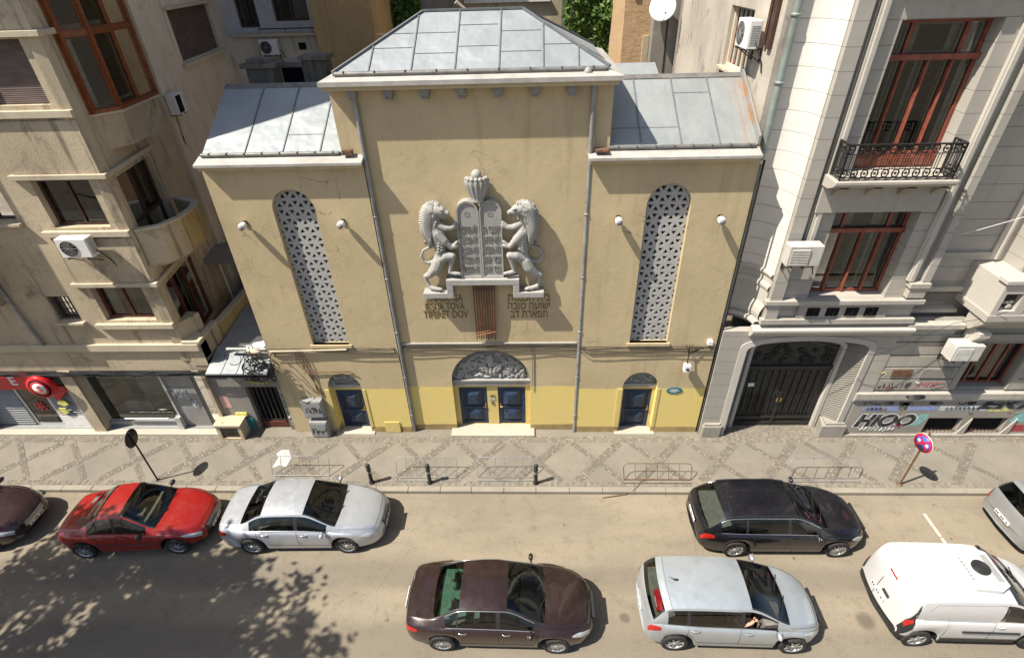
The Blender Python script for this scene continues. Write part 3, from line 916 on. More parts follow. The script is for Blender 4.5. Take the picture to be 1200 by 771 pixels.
# small flat gutter box ends beside the middle block
mb = MB(M['rustiron']); mb.box(1.62, 1.95, 13.12, 13.36, 9.88, 9.93); mb.box(-4.66, -4.42, 13.20, 13.34, 9.90, 10.02); SP(mb, 'gutter_outlet')

# hipped roof of the middle block
ex0, ex1, ey0, ey1 = -4.86, 2.16, 13.06, 17.5
mb = MB(M['flash'])
def ring(x0, x1, y0, y1, z): return [(x0, y0, z), (x1, y0, z), (x1, y1, z), (x0, y1, z)]
A = ring(ex0, ex1, ey0, ey1, 11.50) + ring(ex0, ex1, ey0, ey1, 11.60) + ring(ex0 + .28, ex1 - .28, ey0 + .28, ey1 - .28, 11.68) + ring(ex0 + .28, ex1 - .28, ey0 + .28, ey1 - .28, 11.50)
fs = []
for a, b in ((0, 4), (4, 8), (8, 12)):
    fs += [(a + i, a + (i+1) % 4, b + (i+1) % 4, b + i) for i in range(4)]
fs += [(12 + i, 12 + (i+1) % 4, (i+1) % 4, i) for i in range(4)]
mb.add(A, fs); SP(mb, 'eave')
mb = MB(M['syn'])     # soffit board and brackets
mb.box(-4.80, 2.06, 13.12, 13.365, 11.40, 11.498)
SP(mb, 'eave_soffit')
for k in range(7):
    xk = -4.15 + k*0.86
    b = MB(M['stone_dark']); b.box(xk - .10, xk + .10, 13.17, 13.368, 11.24, 11.398); b.box(xk - .08, xk + .08, 13.20, 13.368, 11.17, 11.238); SP(b, 'eave_bracket')
bx0, bx1, by0, by1, bz = -4.56, 1.86, 13.36, 17.2, 11.74
apex = [(-2.60, 15.22, 12.80), (-0.14, 15.22, 12.80)]
mb = MB(M['zinc'])
vs = [(bx0, by0, bz), (bx1, by0, bz), (bx1, by1, bz), (bx0, by1, bz)] + apex
vs2 = [(bx0, by0, bz - .12), (bx1, by0, bz - .12), (bx1, by1, bz - .12), (bx0, by1, bz - .12)]
mb.add(vs + vs2, [(0,1,5,4),(1,2,5),(2,3,4,5),(3,0,4),(6,7,1,0),(7,8,2,1),(8,9,3,2),(9,6,0,3)])
hr = SP(mb, 'hip_roof')
sb = MB(M['seam'])
def bar(a, b, w, h):
    a = Vector(a); b = Vector(b); d = (b - a).normalized(); sd = d.cross(Vector((0, 0, 1))).normalized()*w/2; up = Vector((0, 0, h))
    vs = [a - sd, a + sd, b + sd, b - sd, a - sd + up, a + sd + up, b + sd + up, b - sd + up]
    sb.add(vs, [(0,3,2,1),(4,5,6,7),(0,1,5,4),(1,2,6,5),(2,3,7,6),(3,0,4,7)])
def on_front(x, s):      # point on the front slope, s 0..1 up the slope
    return (x, by0 + (15.22 - by0)*s, bz + (12.80 - bz)*s)
for xk in (-3.72, -2.72, -1.70, -0.68, 0.34, 1.15):
    smax = 1.0
    if xk < -2.60: smax = (xk - bx0)/(-2.60 - bx0)
    if xk > -0.14: smax = (bx1 - xk)/(bx1 + 0.14)
    bar(on_front(xk, 0.01), on_front(xk + .02, smax), .03, .028)
xs = [-4.3, -3.72, -2.72, -1.70, -0.68, 0.34, 1.15]
rr = random.Random(4)
for i in range(1, 6):
    for s in (0.28 + .1*(i % 2), 0.62 + .12*(i % 3 == 0)):
        a, b = xs[i], xs[i + 1]
        if s > .55 and (i == 5): continue
        bar(on_front(a + .04, s), on_front(b - .04, s), .016, .012)
for c, ap in (((bx0, by0, bz), apex[0]), ((bx1, by0, bz), apex[1]), ((bx1, by1, bz), apex[1]), ((bx0, by1, bz), apex[0])): bar(c, ap, .07, .045)
bar(apex[0], apex[1], .08, .045)
for f in (.3, .65):    # seams on the right and left hips
    for sgn, ap, bx in ((1, apex[1], bx1), (-1, apex[0], bx0)):
        y = by0 + (15.22 - by0)*f
        bar((bx, y, bz), (bx + (ap[0] - bx)*f, y, bz + (12.80 - bz)*f), .025, .02)
sub(sb, 'roof_seam', hr)
gb = MB(M['gutter']); gb.tube([(-4.5, 13.33, 11.715), (1.78, 13.33, 11.715)], .06, 8)
for k in range(9): gb.box(-4.3 + k*.72, -4.27 + k*.72, 13.27, 13.38, 11.76, 11.785)
SP(gb, 'gutter')
gb = MB(M['greypl']); gb.lathe([(.11, 0), (.11, .12), (.05, .2)], (1.36, 13.30, 11.56), n=8); SP(gb, 'gutter_outlet')
# small lean-to sheet roof behind the right wing
mb = MB(M['zinc']); mb.prism([(15.6, 10.95), (16.8, 11.30), (16.8, 11.25), (15.6, 10.90)], 2.0, 3.6, fnx); SP(mb, 'rear_roof')

# --- downpipes
for (px, zt) in ((-4.135, 11.38), (1.515, 11.38)):
    mb = MB(M['pipe'])
    yy = FC - .07
    pts = [(px, yy - (0 if px < 0 else .02), .1), (px, yy - (0 if px < 0 else .02), zt)]
    mb.tube(pts, .058, 10)
    for z in (.9, 2.6, 4.4, 6.3, 8.2): mb.lathe([(.07, 0), (.07, .05)], (px, yy - (0 if px < 0 else .02), z), n=10); mb.box(px - .02, px + .02, yy, FC, z + .01, z + .04)
    SP(mb, 'downpipe')
# string course / white conduit across the middle
mb = MB(M['flash']); mb.box(-4.05, 1.44, FC - .05, FC - .001, 3.93, 3.965); SP(mb, 'conduit')
# copper rod panel under the tablets
mb = MB(M['copper'])
for k in range(9):
    t_ = k/8 - .5
    xb = -1.37 + t_*.56; xt = -1.34 + t_*.62
    mb.tube([(xt, FC - .16, 6.2), ((xb + xt)/2, FC - .15, 5.2), (xb, FC - .10, 4.18 + .03*math.sin(k*2.1))], .019, 6)
mb.use(M['stone_dark']); mb.box(-1.66, -1.02, FC - .10, FC, 5.9, 6.2)
mb.use(M['copper']); mb.tube([(-1.68, FC - .18, 4.33), (-1.04, FC - .2, 4.52)], .016, 6); mb.tube([(-1.62, FC - .17, 4.46), (-1.2, FC - .19, 4.55)], .012, 6)
cp = mb.build('copper_rods'); tag(cp, 'bundle of brown copper rods hanging on the wall below the stone tablets', 'wall ornament')

# --- inscriptions
def wall_text(lines, name, lab, cx, tops, sizes, widths):
    mb = MB(M['bronze'])
    for ln, z, s, w in zip(lines, tops, sizes, widths):
        put_text(mb, ln, s, lambda u, v, q, z=z: (cx + u, FC - .006 - q, z + v), .006, w, bold=0.004)
    o = mb.build(name); tag(o, lab, 'inscription'); return o
wall_text(['SINAGOGA', 'IE\u0218UA TOVA', 'TIFERET DOV'], 'wall_inscription', 'bronze Latin lettering on the ochre wall under the left stone lion', -2.56, (5.60, 5.31, 5.02), (.36,)*3, (1.12, 1.18, 1.36))
heb = ['\u05d1\u05d9\u05ea \u05d4\u05db\u05e0\u05e1\u05ea', '\u05d9\u05e9\u05d5\u05e2\u05d4 \u05d8\u05d5\u05d1\u05d4', '\u05ea\u05e4\u05d0\u05e8\u05ea \u05d3\u05d1']
wall_text([h[::-1] for h in heb], 'wall_inscription', 'bronze Hebrew lettering on the ochre wall under the right stone lion', -0.04, (5.60, 5.31, 5.02), (.38,)*3, (1.26, 1.26, 1.12))

# --- carved emblem: tablets, crown, two lions on a stepped plinth
EC = -1.345
em = thing('carved_emblem', 'grey stone relief of two lions holding crowned tablets on the middle wall', 'relief sculpture', (EC, FC, 5.8))
def EP(mb, name, parent=None, **kw): return WP(mb, name, parent or em, **kw)
mb = MB(M['stone'])
for s in (-1, 1):
    X = lambda v: EC + s*v
    xs = lambda a, b: (min(X(a), X(b)), max(X(a), X(b)))
    mb.box(*xs(.86, 1.74), FC - .34, FC, 5.80, 5.97)
    mb.box(*xs(.86, 1.04), FC - .338, FC, 5.972, 6.22)
mb.box(EC - 1.04, EC + 1.04, FC - .34, FC, 6.222, 6.40)
EP(mb, 'plinth', bevel=.012)
left_tab = ['\u05dc\u05d0 \u05ea\u05e8\u05e6\u05d7', '\u05dc\u05d0 \u05ea\u05e0\u05d0\u05e3', '\u05dc\u05d0 \u05ea\u05d2\u05e0\u05d1', '\u05dc\u05d0 \u05ea\u05e2\u05e0\u05d4', '\u05dc\u05d0 \u05ea\u05d7\u05de\u05d3']
right_tab = ['\u05d0\u05e0\u05db\u05d9 \u05d4', '\u05dc\u05d0 \u05d9\u05d4\u05d9\u05d4', '\u05dc\u05d0 \u05ea\u05e9\u05d0', '\u05d6\u05db\u05d5\u05e8 \u05d0\u05ea', '\u05db\u05d1\u05d3 \u05d0\u05ea']
for s, lines in ((-1, left_tab), (1, right_tab)):
    c = EC + s*.305
    mb = MB(M['stone'])
    mb.prism(arch(c - .30, c + .30, 6.40, 8.36, .33, 16), 0, .20, XZ(FC - .20))
    rim = arch(c - .30, c + .30, 6.40, 8.36, .33, 16); inn = arch(c - .255, c + .255, 6.46, 8.36, .28, 16)
    mb.plate(rim, [inn], .03, XZ(FC - .231))
    tb = EP(mb, 'tablet')
    tx = MB(M['stone_dark'])  # dark stone: shadows of the raised letters put into their colour
    for i, ln in enumerate(lines):
        put_text(tx, ln[::-1], .30, lambda u, v, q, i=i: (c + u, FC - .205 - q, 7.90 - i*.30 + v), .018, .47, bold=.003)
    # six-pointed star
    for a0 in (90, 270):
        P = [(c + .105*math.cos(math.radians(a0 + 120*k)), 8.30 + .105*math.sin(math.radians(a0 + 120*k))) for k in range(3)]
        I = [(c + .068*math.cos(math.radians(a0 + 120*k)), 8.30 + .068*math.sin(math.radians(a0 + 120*k))) for k in range(3)]
        yy = FC - .203 - (.002 if a0 == 90 else 0)
        for k in range(3):
            j = (k + 1) % 3
            tx.add([(P[k][0], yy, P[k][1]), (P[j][0], yy, P[j][1]), (I[j][0], yy, I[j][1]), (I[k][0], yy, I[k][1])], [(0, 1, 2, 3)])
    EP(tx, 'tablet_lettering', tb)
# crown: fluted vase with a ball
mb = MB(M['stone'])
def flute(ca, sa, h, a):
    k = .90 + .22*abs(math.sin(a*7)) if h > .09 else 1
    return ca*k, sa*k*.62
mb.lathe([(.14, 0), (.17, .05), (.15, .08), (.18, .17), (.235, .33), (.285, .47), (.30, .58), (.27, .65), (.17, .66), (.05, .665)], (EC, FC - .17, 8.62), n=56, fn=flute)
mb.ball((EC, FC - .18, 9.36), .135, 14, 10)
for k in range(7):
    a = PI*(k + .5)/7
    mb.ball((EC + .25*math.cos(a), FC - .17 - .15*math.sin(a), 9.27), .062, 8, 6)
EP(mb, 'crown')

def remesh(mb, voxel, mat, name, smooth_iter=4):
    """fuse the overlapping shapes of mb into one skin"""
    me = bpy.data.meshes.new('tmp'); me.from_pydata(mb.v, [], mb.f)
    bm = bmesh.new(); bm.from_mesh(me); bmesh.ops.recalc_face_normals(bm, faces=bm.faces); bm.to_mesh(me); bm.free()
    o = bpy.data.objects.new('tmp', me); COL.objects.link(o)
    md = o.modifiers.new('r', 'REMESH'); md.mode = 'VOXEL'; md.voxel_size = voxel; md.adaptivity = 0
    if smooth_iter:
        m2 = o.modifiers.new('s', 'SMOOTH'); m2.iterations = smooth_iter; m2.factor = .5
    dg = bpy.context.evaluated_depsgraph_get()
    nm = bpy.data.meshes.new_from_object(o.evaluated_get(dg)); nm.name = name
    bpy.data.objects.remove(o); bpy.data.meshes.remove(me)
    nm.materials.clear(); nm.materials.append(mat)
    for p in nm.polygons: p.use_smooth = True; p.material_index = 0
    r = bpy.data.objects.new(name, nm); COL.objects.link(r)
    return r

def lion(sgn):
    """the lion faces the tablets; local drawing in photo-traced metres, u = distance from the emblem's axis"""
    m = MB()
    def L(cx, cy):      # traced from the left lion
        px = 480 + cx/4.82; py = 190 + cy/4.82
        u = px - 600; v = py - 385.5
        d = RIGHT*u + DOWN*v + FWD*620
        t = (FC - .12)/d.y
        p = Vector((0, 0, 13.8)) + d*t
        return p.x - EC, p.z
    def cap(pts, rs, dep=0.0):
        """capsule chain; dep = how far it stands forward"""
        P = [L(*p) for p in pts]
        dp = dep if isinstance(dep, (list, tuple)) else [dep]*len(P)
        for i in range(len(P) - 1):
            for t in [k/7 for k in range(8)]:
                u = P[i][0] + (P[i+1][0] - P[i][0])*t; z = P[i][1] + (P[i+1][1] - P[i][1])*t
                r = (rs[i] + (rs[i+1] - rs[i])*t)*(1.07 if rs[i] > .12 else 1.0); dd = dp[i] + (dp[i+1] - dp[i])*t
                m.ball((EC - sgn*u if sgn > 0 else EC + u, FC - .10 - dd, z), r, 10, 8, (1, .95, 1))
    # torso, chest, belly
    cap([(138, 365), (160, 400), (172, 460), (175, 520), (165, 560)], [.19, .205, .165, .135, .165], [.04, .06, .05, .04, .04])
    # mane mass and head
    cap([(130, 340), (120, 295), (138, 262)], [.20, .22, .17], [.02, .02, .05])
    cap([(124, 264), (116, 250), (128, 244)], [.15, .13, .12], [.12, .10, .10])
    cap([(156, 262), (180, 266)], [.150, .125], [.12, .15])
    cap([(182, 266), (216, 278)], [.095, .070], [.17, .16]); cap([(217, 274), (220, 279)], [.045, .04], .20)
    cap([(176, 290), (204, 302)], [.080, .048], .14)               # jaw
    cap([(160, 235), (166, 226)], [.045, .03], .10)               # ear
    cap([(186, 252), (192, 254)], [.04, .035], .20)               # brow
    # mane locks fanning out along the back of the neck
    for k in range(27):
        a = math.radians(70 + k*7.4)
        c = (133, 308 + max(0, k - 12)*4.2)
        R0, R1 = 34, 76 + 4*math.sin(k*2.3)
        sx = 1.0
        cap([(c[0] + 30*math.cos(a), c[1] - 30*math.sin(a)*1.15), (c[0] + 66*math.cos(a), c[1] - 66*math.sin(a)*1.22)], [.06, .05], [.10, .03])
    # upper foreleg, holding the tablet edge
    cap([(165, 345), (205, 362), (240, 362), (258, 345)], [.10, .085, .07, .07], [.12, .15, .14, .12])
    cap([(258, 350), (262, 335)], [.06, .045], .13); cap([(262, 360), (270, 352)], [.05, .035], .13)
    # lower foreleg
    cap([(160, 392), (200, 430), (238, 468), (262, 462)], [.13, .105, .075, .072], [.14, .17, .16, .14])
    cap([(258, 455), (270, 440)], [.055, .04], .15); cap([(262, 470), (274, 462)], [.05, .04], .15)
    # raised hind leg
    cap([(172, 548), (210, 520), (245, 518)], [.15, .125, .10], [.06, .14, .16])
    cap([(245, 518), (238, 560), (232, 612)], [.095, .078, .06], [.16, .14, .12])
    cap([(232, 612), (262, 616), (286, 618)], [.065, .062, .05], [.12, .15, .17])
    # standing hind leg: thigh back to the hock, shank, paw
    cap([(165, 560), (150, 592), (118, 628), (92, 640)], [.175, .155, .105, .07], [.06, .09, .08, .06])
    cap([(92, 640), (100, 672), (118, 700)], [.068, .055, .058], [.06, .06, .08])
    cap([(118, 700), (150, 706), (182, 706)], [.065, .066, .05], [.08, .12, .15])
    # tail with a tuft
    cap([(135, 560), (105, 572), (78, 560), (66, 532), (76, 502), (104, 486), (132, 478), (142, 452), (128, 425)], [.05, .045, .042, .04, .04, .04, .042, .045, .05], .0)
    for k in range(6):
        a = k*1.05
        cap([(110, 440), (110 + 22*math.cos(a), 440 + 24*math.sin(a))], [.055, .03], .03)
    # ribs
    for k in range(4): cap([(188, 430 + k*16), (165, 440 + k*18)], [.03, .022], .21)
    m.box(EC - .01, EC + .01, FC - .02, FC - .01, 5.98, 5.99)
    # crisp chiselled mane locks, brow, claws and belly lines laid over the body
    d_ = MB(M['stone'])
    def rib(pts, rs, dep):
        Q = []
        for p_, dd in zip(pts, dep):
            u, z = L(*p_); Q.append((EC - u if sgn > 0 else EC + u, FC - .10 - dd, z))
        d_.tube(Q, rs, 6)
    for k in range(30):
        a = math.radians(52 + k*7.2)
        c = (131, 304 + max(0, k - 13)*4.6)
        R1 = 74 + 2*math.sin(k*1.9)
        rib([(c[0] + r_*math.cos(a + b_), c[1] - r_*math.sin(a + b_)*1.2) for r_, b_ in ((8, -.14), (30, -.08), (46, 0), (63, .05), (R1, .13))], [.03, .034, .037, .037, .026], (.215, .225, .215, .17, .09))
    for k in range(7): rib([(158 - k*5, 318 + k*13), (150 - k*5, 330 + k*13), (138 - k*4, 338 + k*12)], [.030, .032, .014], (.20, .20, .17))
    for k in range(5): rib([(190 - k*2, 418 + k*17), (172 - k*2, 424 + k*17), (160, 436 + k*17)], [.012, .018, .010], (.20, .235, .20))
    rib([(128, 425), (112, 424), (94, 436), (92, 452), (106, 460), (118, 450), (112, 440)], [.04, .05, .05, .048, .045, .04, .02], (.06, .08, .08, .08, .09, .11, .12))
    for (x_, y_) in ((286, 618), (182, 708)):
        for k in range(3): rib([(x_ - 16, y_ - 5 + k*5), (x_ + 2, y_ - 3 + k*5)], [.026, .018], (.20 - k*.03, .19 - k*.03))
    rib([(176, 250), (188, 250), (198, 256)], [.020, .028, .014], (.26, .28, .26)); rib([(158, 240), (164, 224), (170, 238)], [.03, .022, .03], (.18, .18, .18))
    for k in range(4): rib([(206 + k*4, 292 - k*1), (208 + k*4, 298)], [.010, .006], (.20, .20))
    o = remesh(m, .0145, M['stone'], 'lion', 1)
    o.parent = em; o.matrix_parent_inverse = Matrix.Translation(-Vector((EC, FC, 5.8)))
    EP(d_, 'mane', o)
    return o
a_ = lion(-1); a_['label'] = 'left stone lion facing right'
b_ = lion(1); b_['label'] = 'right stone lion facing left'

# --- floodlights and camera on the wings
def floodlight(x, z, lab, first=[None]):
    if first[0] is None:
        t = thing('floodlight', lab, 'floodlight', (x, F, z), 0, 'floodlights on the wings')
        b = MB(M['iron']); b.box(-.05, .05, -.03, 0, -.08, .08); b.tube([(0, -.03, 0), (0, -.16, .02)], .022, 8); b.build('bracket', t)
        b = MB(M['white']); b.lathe([(.085, 0), (.095, .03), (.10, .12), (.085, .20), (.05, .24)], (0, -.30, .0), 'y', 18)
        ob = b.build('lamp_housing', t)
        g_ = MB(M['greypl']); g_.lathe([(.08, 0), (.08, .012)], (0, -.312, 0), 'y', 18); g_.build('lens', t)
        first[0] = t; return t
    return dup(first[0], (x, F, z), 0, lab)
floodlight(-7.71, 8.11, 'white floodlight left of the left lattice window')
floodlight(-5.03, 8.12, 'white floodlight between the left lattice window and the downpipe')
floodlight(2.34, 8.11, 'white floodlight left of the right lattice window')
floodlight(5.0, 8.09, 'white floodlight right of the right lattice window')
t = thing('security_camera', 'white security camera box on a pole bracket above the right blue door', 'camera', (4.9, F, 3.2))
b = MB(M['iron']); b.tube([(0, 0, .55), (0, -.12, .5), (.0, -.16, .1)], .018, 8); b.build('bracket', t)
b = MB(M['white']); b.box(-.10, .10, -.30, -.10, -.16, .10); b.build('housing', t, bevel=.015)
b = MB(M['dark']); b.lathe([(.045, 0), (.045, .02)], (0, -.318, -.03), 'y', 14); b.build('lens', t)
# street name plate
t = thing('street_name_plate', 'small teal oval street plate with white lettering right of the right door', 'street sign', (4.72, F, 2.05))
b = MB(M['teal']); b.prism([(.26*math.cos(a), .135*math.sin(a) if abs(math.cos(a)) > .0 else 0) for a in [2*PI*k/28 for k in range(28)]], -.02, 0, lambda u, v, w: (u, w, v)); b.build('plate', t)
b = MB(M['signwhite'])
for zz, w in ((.05, .22), (.0, .34), (-.05, .20)):
    for k in range(int(w/.03)): b.box(-w/2 + k*.03, -w/2 + k*.03 + .019, -.026, -.021, zz - .014, zz + .014)
b.build('lettering', t)
# cables along the facade
def cable(pts, r, mat, name, lab, n_sub=6, sag=0.0):
    mb = MB(mat)
    P = []
    for a, b in zip(pts, pts[1:]):
        a = Vector(a); b = Vector(b)
        for k in range(n_sub):
            t_ = k/n_sub
            P.append(a.lerp(b, t_) - Vector((0, 0, sag*4*t_*(1 - t_))))
    P.append(Vector(pts[-1]))
    mb.tube(P, r, 6); o = mb.build(name); tag(o, lab, 'cable'); return o
# ================================================================== LEFT APARTMENT HOUSE
lb = thing('apartment_building', 'tall beige apartment house with ground floor shops left of the synagogue', 'apartment building', (-15.0, 13.25, 0.1))
def LP(mb, name, parent=None, **kw): return WP(mb, name, parent or lb, **kw)
LO = Vector((-11.02, 13.25, 0)); LD = Vector((-0.1449, 0.98945, 0)); LN = Vector((0.98945, 0.1449, 0))
def LW(u, v, w):
    """right-hand side wall: u runs back from the corner, w goes into the house"""
    p = LO + LD*u - LN*w; return (p.x, p.y, v)
LW2O = Vector((-11.52, 17.6, 0))
def LW2(u, v, w):
    p = LW2O + LD*u - LN*w; return (p.x, p.y, v)

def window(owner, fn, u0, u1, v0, v1, depth, mat, cols=2, transom=None, fw=.07, pane=None, curtain=0.0, room=.9, mull=None, sash=None, mull_top=None, wname='window'):
    """frame with panes, curtains and a dim room behind; fn(u,v,w)"""
    cuts = [u0 + fw] 
    edges = mull or [u0 + (u1 - u0)*k/cols for k in range(1, cols)]
    rows = [(v0 + fw, v1 - fw)]
    if transom: rows = [(v0 + fw, transom - fw*.6), (transom + fw*.6, v1 - fw)]
    holes = []; panes = []
    for ri, (za, zb) in enumerate(rows):
        xs = [u0 + fw] + [x for e in (mull_top if mull_top and ri else edges) for x in (e - fw*.55, e + fw*.55)] + [u1 - fw]
        for k in range(0, len(xs), 2):
            holes.append(rect(xs[k], xs[k+1], za, zb)); panes.append((xs[k], xs[k+1], za, zb))
    mb = MB(mat); mb.plate(rect(u0, u1, v0, v1), holes, .07, lambda u, v, w: fn(u, v, w + depth))
    if transom: mb.box(u0 + .01, u1 - .01, depth - .03, depth - .001, transom - .05, transom + .05, lambda x, y, z: fn(x, z, y))
    wo = WP(mb, wname, owner)
    pb = MB(pane or M['glass'])
    for a, b, za, zb in panes: pb.add([fn(a, za, depth + .04), fn(b, za, depth + .04), fn(b, zb, depth + .04), fn(a, zb, depth + .04)], [(0, 1, 2, 3)])
    WP(pb, 'pane', wo)
    if sash:
        sb = MB(sash)
        for a, b, za, zb in panes:
            if b - a > .2: sb.plate(rect(a + .001, b - .001, za + .001, zb - .001), [rect(a + .05, b - .05, za + .05, zb - .05)], .03, lambda u, v, w: fn(u, v, w + depth + .075))
        WP(sb, 'inner_sash', wo)
    rb = MB(M['roomdim'])
    rb.add([fn(u, v, depth + w) for (u, v, w) in ((u0, v0, .10), (u1, v0, .10), (u1, v1, .10), (u0, v1, .10), (u0, v0, room), (u1, v0, room), (u1, v1, room), (u0, v1, room))],
           [(4,5,6,7),(0,1,5,4),(1,2,6,5),(2,3,7,6),(3,0,4,7)])
    WP(rb, 'room_interior', wo)
    if curtain:
        cb = MB(M['curtain']); r = random.Random(int(abs(u0*131 + v0*17)))
        for a, b, za, zb in panes:
            for (p, q) in ((a, a + (b-a)*curtain*r.uniform(.7, 1.1)), (b - (b-a)*curtain*r.uniform(.3, 1.0), b)):
                n = 9; vs = []
                for i in range(n):
                    x = p + (q - p)*i/(n-1); w = depth + .20 + .025*math.sin(i*2.4)
                    vs += [fn(x, za - .03, w), fn(x, zb, w)]
                cb.add(vs, [(2*i, 2*i+2, 2*i+3, 2*i+1) for i in range(n-1)], True)
        WP(cb, 'curtain', wo)
    return wo

# upper walls ----------------------------------------------------------------
FRW = XZ(F)
mb = MB(M['lb'])
mb.plate(rect(-27, -11.02, 4.0, 22.0), [rect(-13.08, -11.50, 4.98, 6.17), rect(-13.08, -11.50, 8.06, 9.38), rect(-13.08, -11.50, 11.22, 12.62),
         rect(-13.08, -11.50, 14.3, 15.7), rect(-14.56, -13.86, 5.02, 5.86), rect(-15.3, -14.02, 8.28, 9.4)], .30, FRW)
LP(mb, 'front_wall')
mb = MB(M['lb'])
mb.plate(rect(0.0, 4.5, 3.4, 22.0), [rect(.46, 2.75, 3.55, 5.98), rect(.46, 2.45, 6.95, 9.28), rect(.72, 3.55, 10.88, 14.05)], .28, LW)
LP(mb, 'side_wall')
# rear part of the side, standing forward a little
mb = MB(M['lb2'])
mb.plate(rect(0.0, 8.2, 3.4, 22.0), [rect(2.3, 6.2, 11.2, 12.72)], .28, LW2)
mb.prism([(-12.2, 3.4), (-11.521, 3.4), (-11.521, 22), (-12.2, 22)], 17.6, 17.75, lambda u, v, w: (u, w, v))
LP(mb, 'rear_side_wall')
mb = MB(M['lb2']); mb.box(-27, -13.0, 25.5, 25.8, .1, 22); mb.box(-27, -26.7, 13.6, 25.5, 4, 22); LP(mb, 'rear_wall')
mb = MB(M['ledge']); mb.add([(-27.2, 13.0, 22.0), (-10.8, 13.0, 22.0), (-12.0, 25.8, 22.0), (-27.2, 25.8, 22.0), (-27.2, 13.0, 22.4), (-10.8, 13.0, 22.4), (-12.0, 25.8, 22.4), (-27.2, 25.8, 22.4)],
   [(0,3,2,1),(4,5,6,7),(0,1,5,4),(1,2,6,5),(2,3,7,6),(3,0,4,7)]); LP(mb, 'roof')

# ledges above and below each bay window, turning the corner
def ledge(z0, z1, x0, proj, side_u, name):
    mb = MB(M['ledge'])
    p = [(x0, F - proj), (-11.02 + proj*1.0, F - proj)]
    c = LO + LN*proj
    e = c + LD*side_u
    poly = [(x0, F), (x0, F - proj), (-11.02 + proj*1.15, F - proj), (e.x, e.y), (LO.x + LD.x*side_u, LO.y + LD.y*side_u), (-11.022, F - .001)]
    mb.prism(poly, z0, z1, lambda u, v, w: (u, v, w))
    LP(mb, name, bevel=.012)
for i, (zs, zl) in enumerate(((4.86, 6.20), (7.95, 9.42), (11.08, 12.66), (14.16, 15.74))):
    ledge(zl, zl + .13, -13.50, .11, 2.95 if i == 0 else 2.6, 'lintel_ledge')
    mb = MB(M['ledge']); mb.box(-13.45, -11.0, F - .12, F - .001, zs - .14, zs + .03); LP(mb, 'window_sill', bevel=.01)
    # parapet panel standing forward between lintel ledge and sill above
for za, zb in ((6.331, 7.74), (9.551, 10.87), (12.791, 13.95)):
    mb = MB(M['lb']); mb.box(-13.38, -11.05, F - .04, F - .001, za, zb)
    LP(mb, 'spandrel_panel', bevel=.015)
window(lb, FRW, -13.07, -11.51, 4.99, 6.16, .18, M['redbrown'], 2, None, .085, curtain=.55)
window(lb, FRW, -13.07, -11.51, 8.07, 9.37, .18, M['brown_wood'], 2, None, .075, curtain=.0)
mb = MB(M['shutter']); mb.plate(rect(-13.07, -11.51, 11.23, 12.61), [], .04, lambda u, v, w: (u, F + .14 + w, v)); LP(mb, 'roller_shutter')
window(lb, FRW, -13.07, -11.51, 14.31, 15.69, .18, M['brown_wood'], 2)
window(lb, FRW, -14.55, -13.87, 5.03, 5.85, .16, M['brown_wood'], 1, None, .05, curtain=.4)
window(lb, FRW, -15.29, -14.03, 8.29, 9.39, .16, M['brown_wood'], 2, None, .06)
for x0, x1, z in ((-14.66, -13.76, 4.97), (-15.4, -13.92, 8.23)):
    mb = MB(M['ledge']); mb.box(x0, x1, F - .14, F - .001, z - .07, z + .0); LP(mb, 'window_sill')
# grilles of the two small windows
mb = MB(M['iron'])
for k in range(6): mb.tube([(-14.5 + k*.115, F + .05, 5.03), (-14.5 + k*.115, F + .05, 5.85)], .011, 5)
for z in (5.2, 5.42, 5.64): mb.tube([(-14.55, F + .052, z), (-13.87, F + .052, z)], .009, 5)
LP(mb, 'window_grille')
# oriel further left (its side throws the long shadow on the front)
mb = MB(M['lb']); mb.box(-22.0, -15.95, F - .78, F - .001, 6.45, 22.0); mb.prism([(F - .78, 6.45), (F, 6.45), (F, 5.6), (F - .12, 5.6)], -22.0, -15.95, lambda u, v, w: (w, u, v)); LP(mb, 'oriel')

mb = MB(M['lb']); mb.box(-13.4, -10.80, F - .36, F - .21, 13.97, 22.0); LP(mb, 'unseen_shadow_box')  # unseen box above the frame, added to throw shade on the wing roof
# side openings ---------------------------------------------------------------
window(lb, LW, .48, 2.73, 3.57, 5.96, .16, M['redbrown'], 3, None, .10, curtain=.35)
window(lb, LW, .48, 2.43, 6.97, 9.26, .16, M['brown_wood'], 2, 7.9, .085, curtain=.45)
# bowed orange oriel window on the fourth floor
BP = [(-11.20, 13.66), (-11.02, 13.86), (-10.64, 14.36), (-10.83, 16.30), (-11.62, 16.95)]
mb = MB(M['lb'])
mb.prism([(-11.3, 13.75)] + [(-11.12, 14.02), (-10.80, 14.52), (-10.88, 15.75), (-11.5, 16.4)] + [(-11.75, 16.9)], 9.93, 10.0, lambda u, v, w: (u, v, w))
lo = [(-11.12, 14.02), (-10.80, 14.52), (-10.88, 15.75), (-11.55, 16.5)]
hi = BP[1:]
vs = [(x, y, 10.0) for x, y in lo] + [(x, y, 10.80) for x, y in hi] + [(-11.3, 13.75, 10.0), (-11.7, 16.9, 10.0), (-11.3, 13.7, 10.8), (-11.75, 17.1, 10.8)]
mb.add(vs, [(0, 1, 5, 4), (1, 2, 6, 5), (2, 3, 7, 6), (8, 0, 4, 10), (3, 9, 11, 7)])
LP(mb, 'oriel_base')
mb = MB(M['ledge'])
mb.prism([(-11.35, 13.62)] + [(-11.0, 13.80), (-10.57, 14.33), (-10.76, 16.33), (-11.6, 17.0)] + [(-11.75, 17.0)], 10.80, 10.86, lambda u, v, w: (u, v, w)); LP(mb, 'oriel_sill')
ow = MB(M['orange_wood'])
gl = MB(M['glass']); cu = MB(M['curtain'])
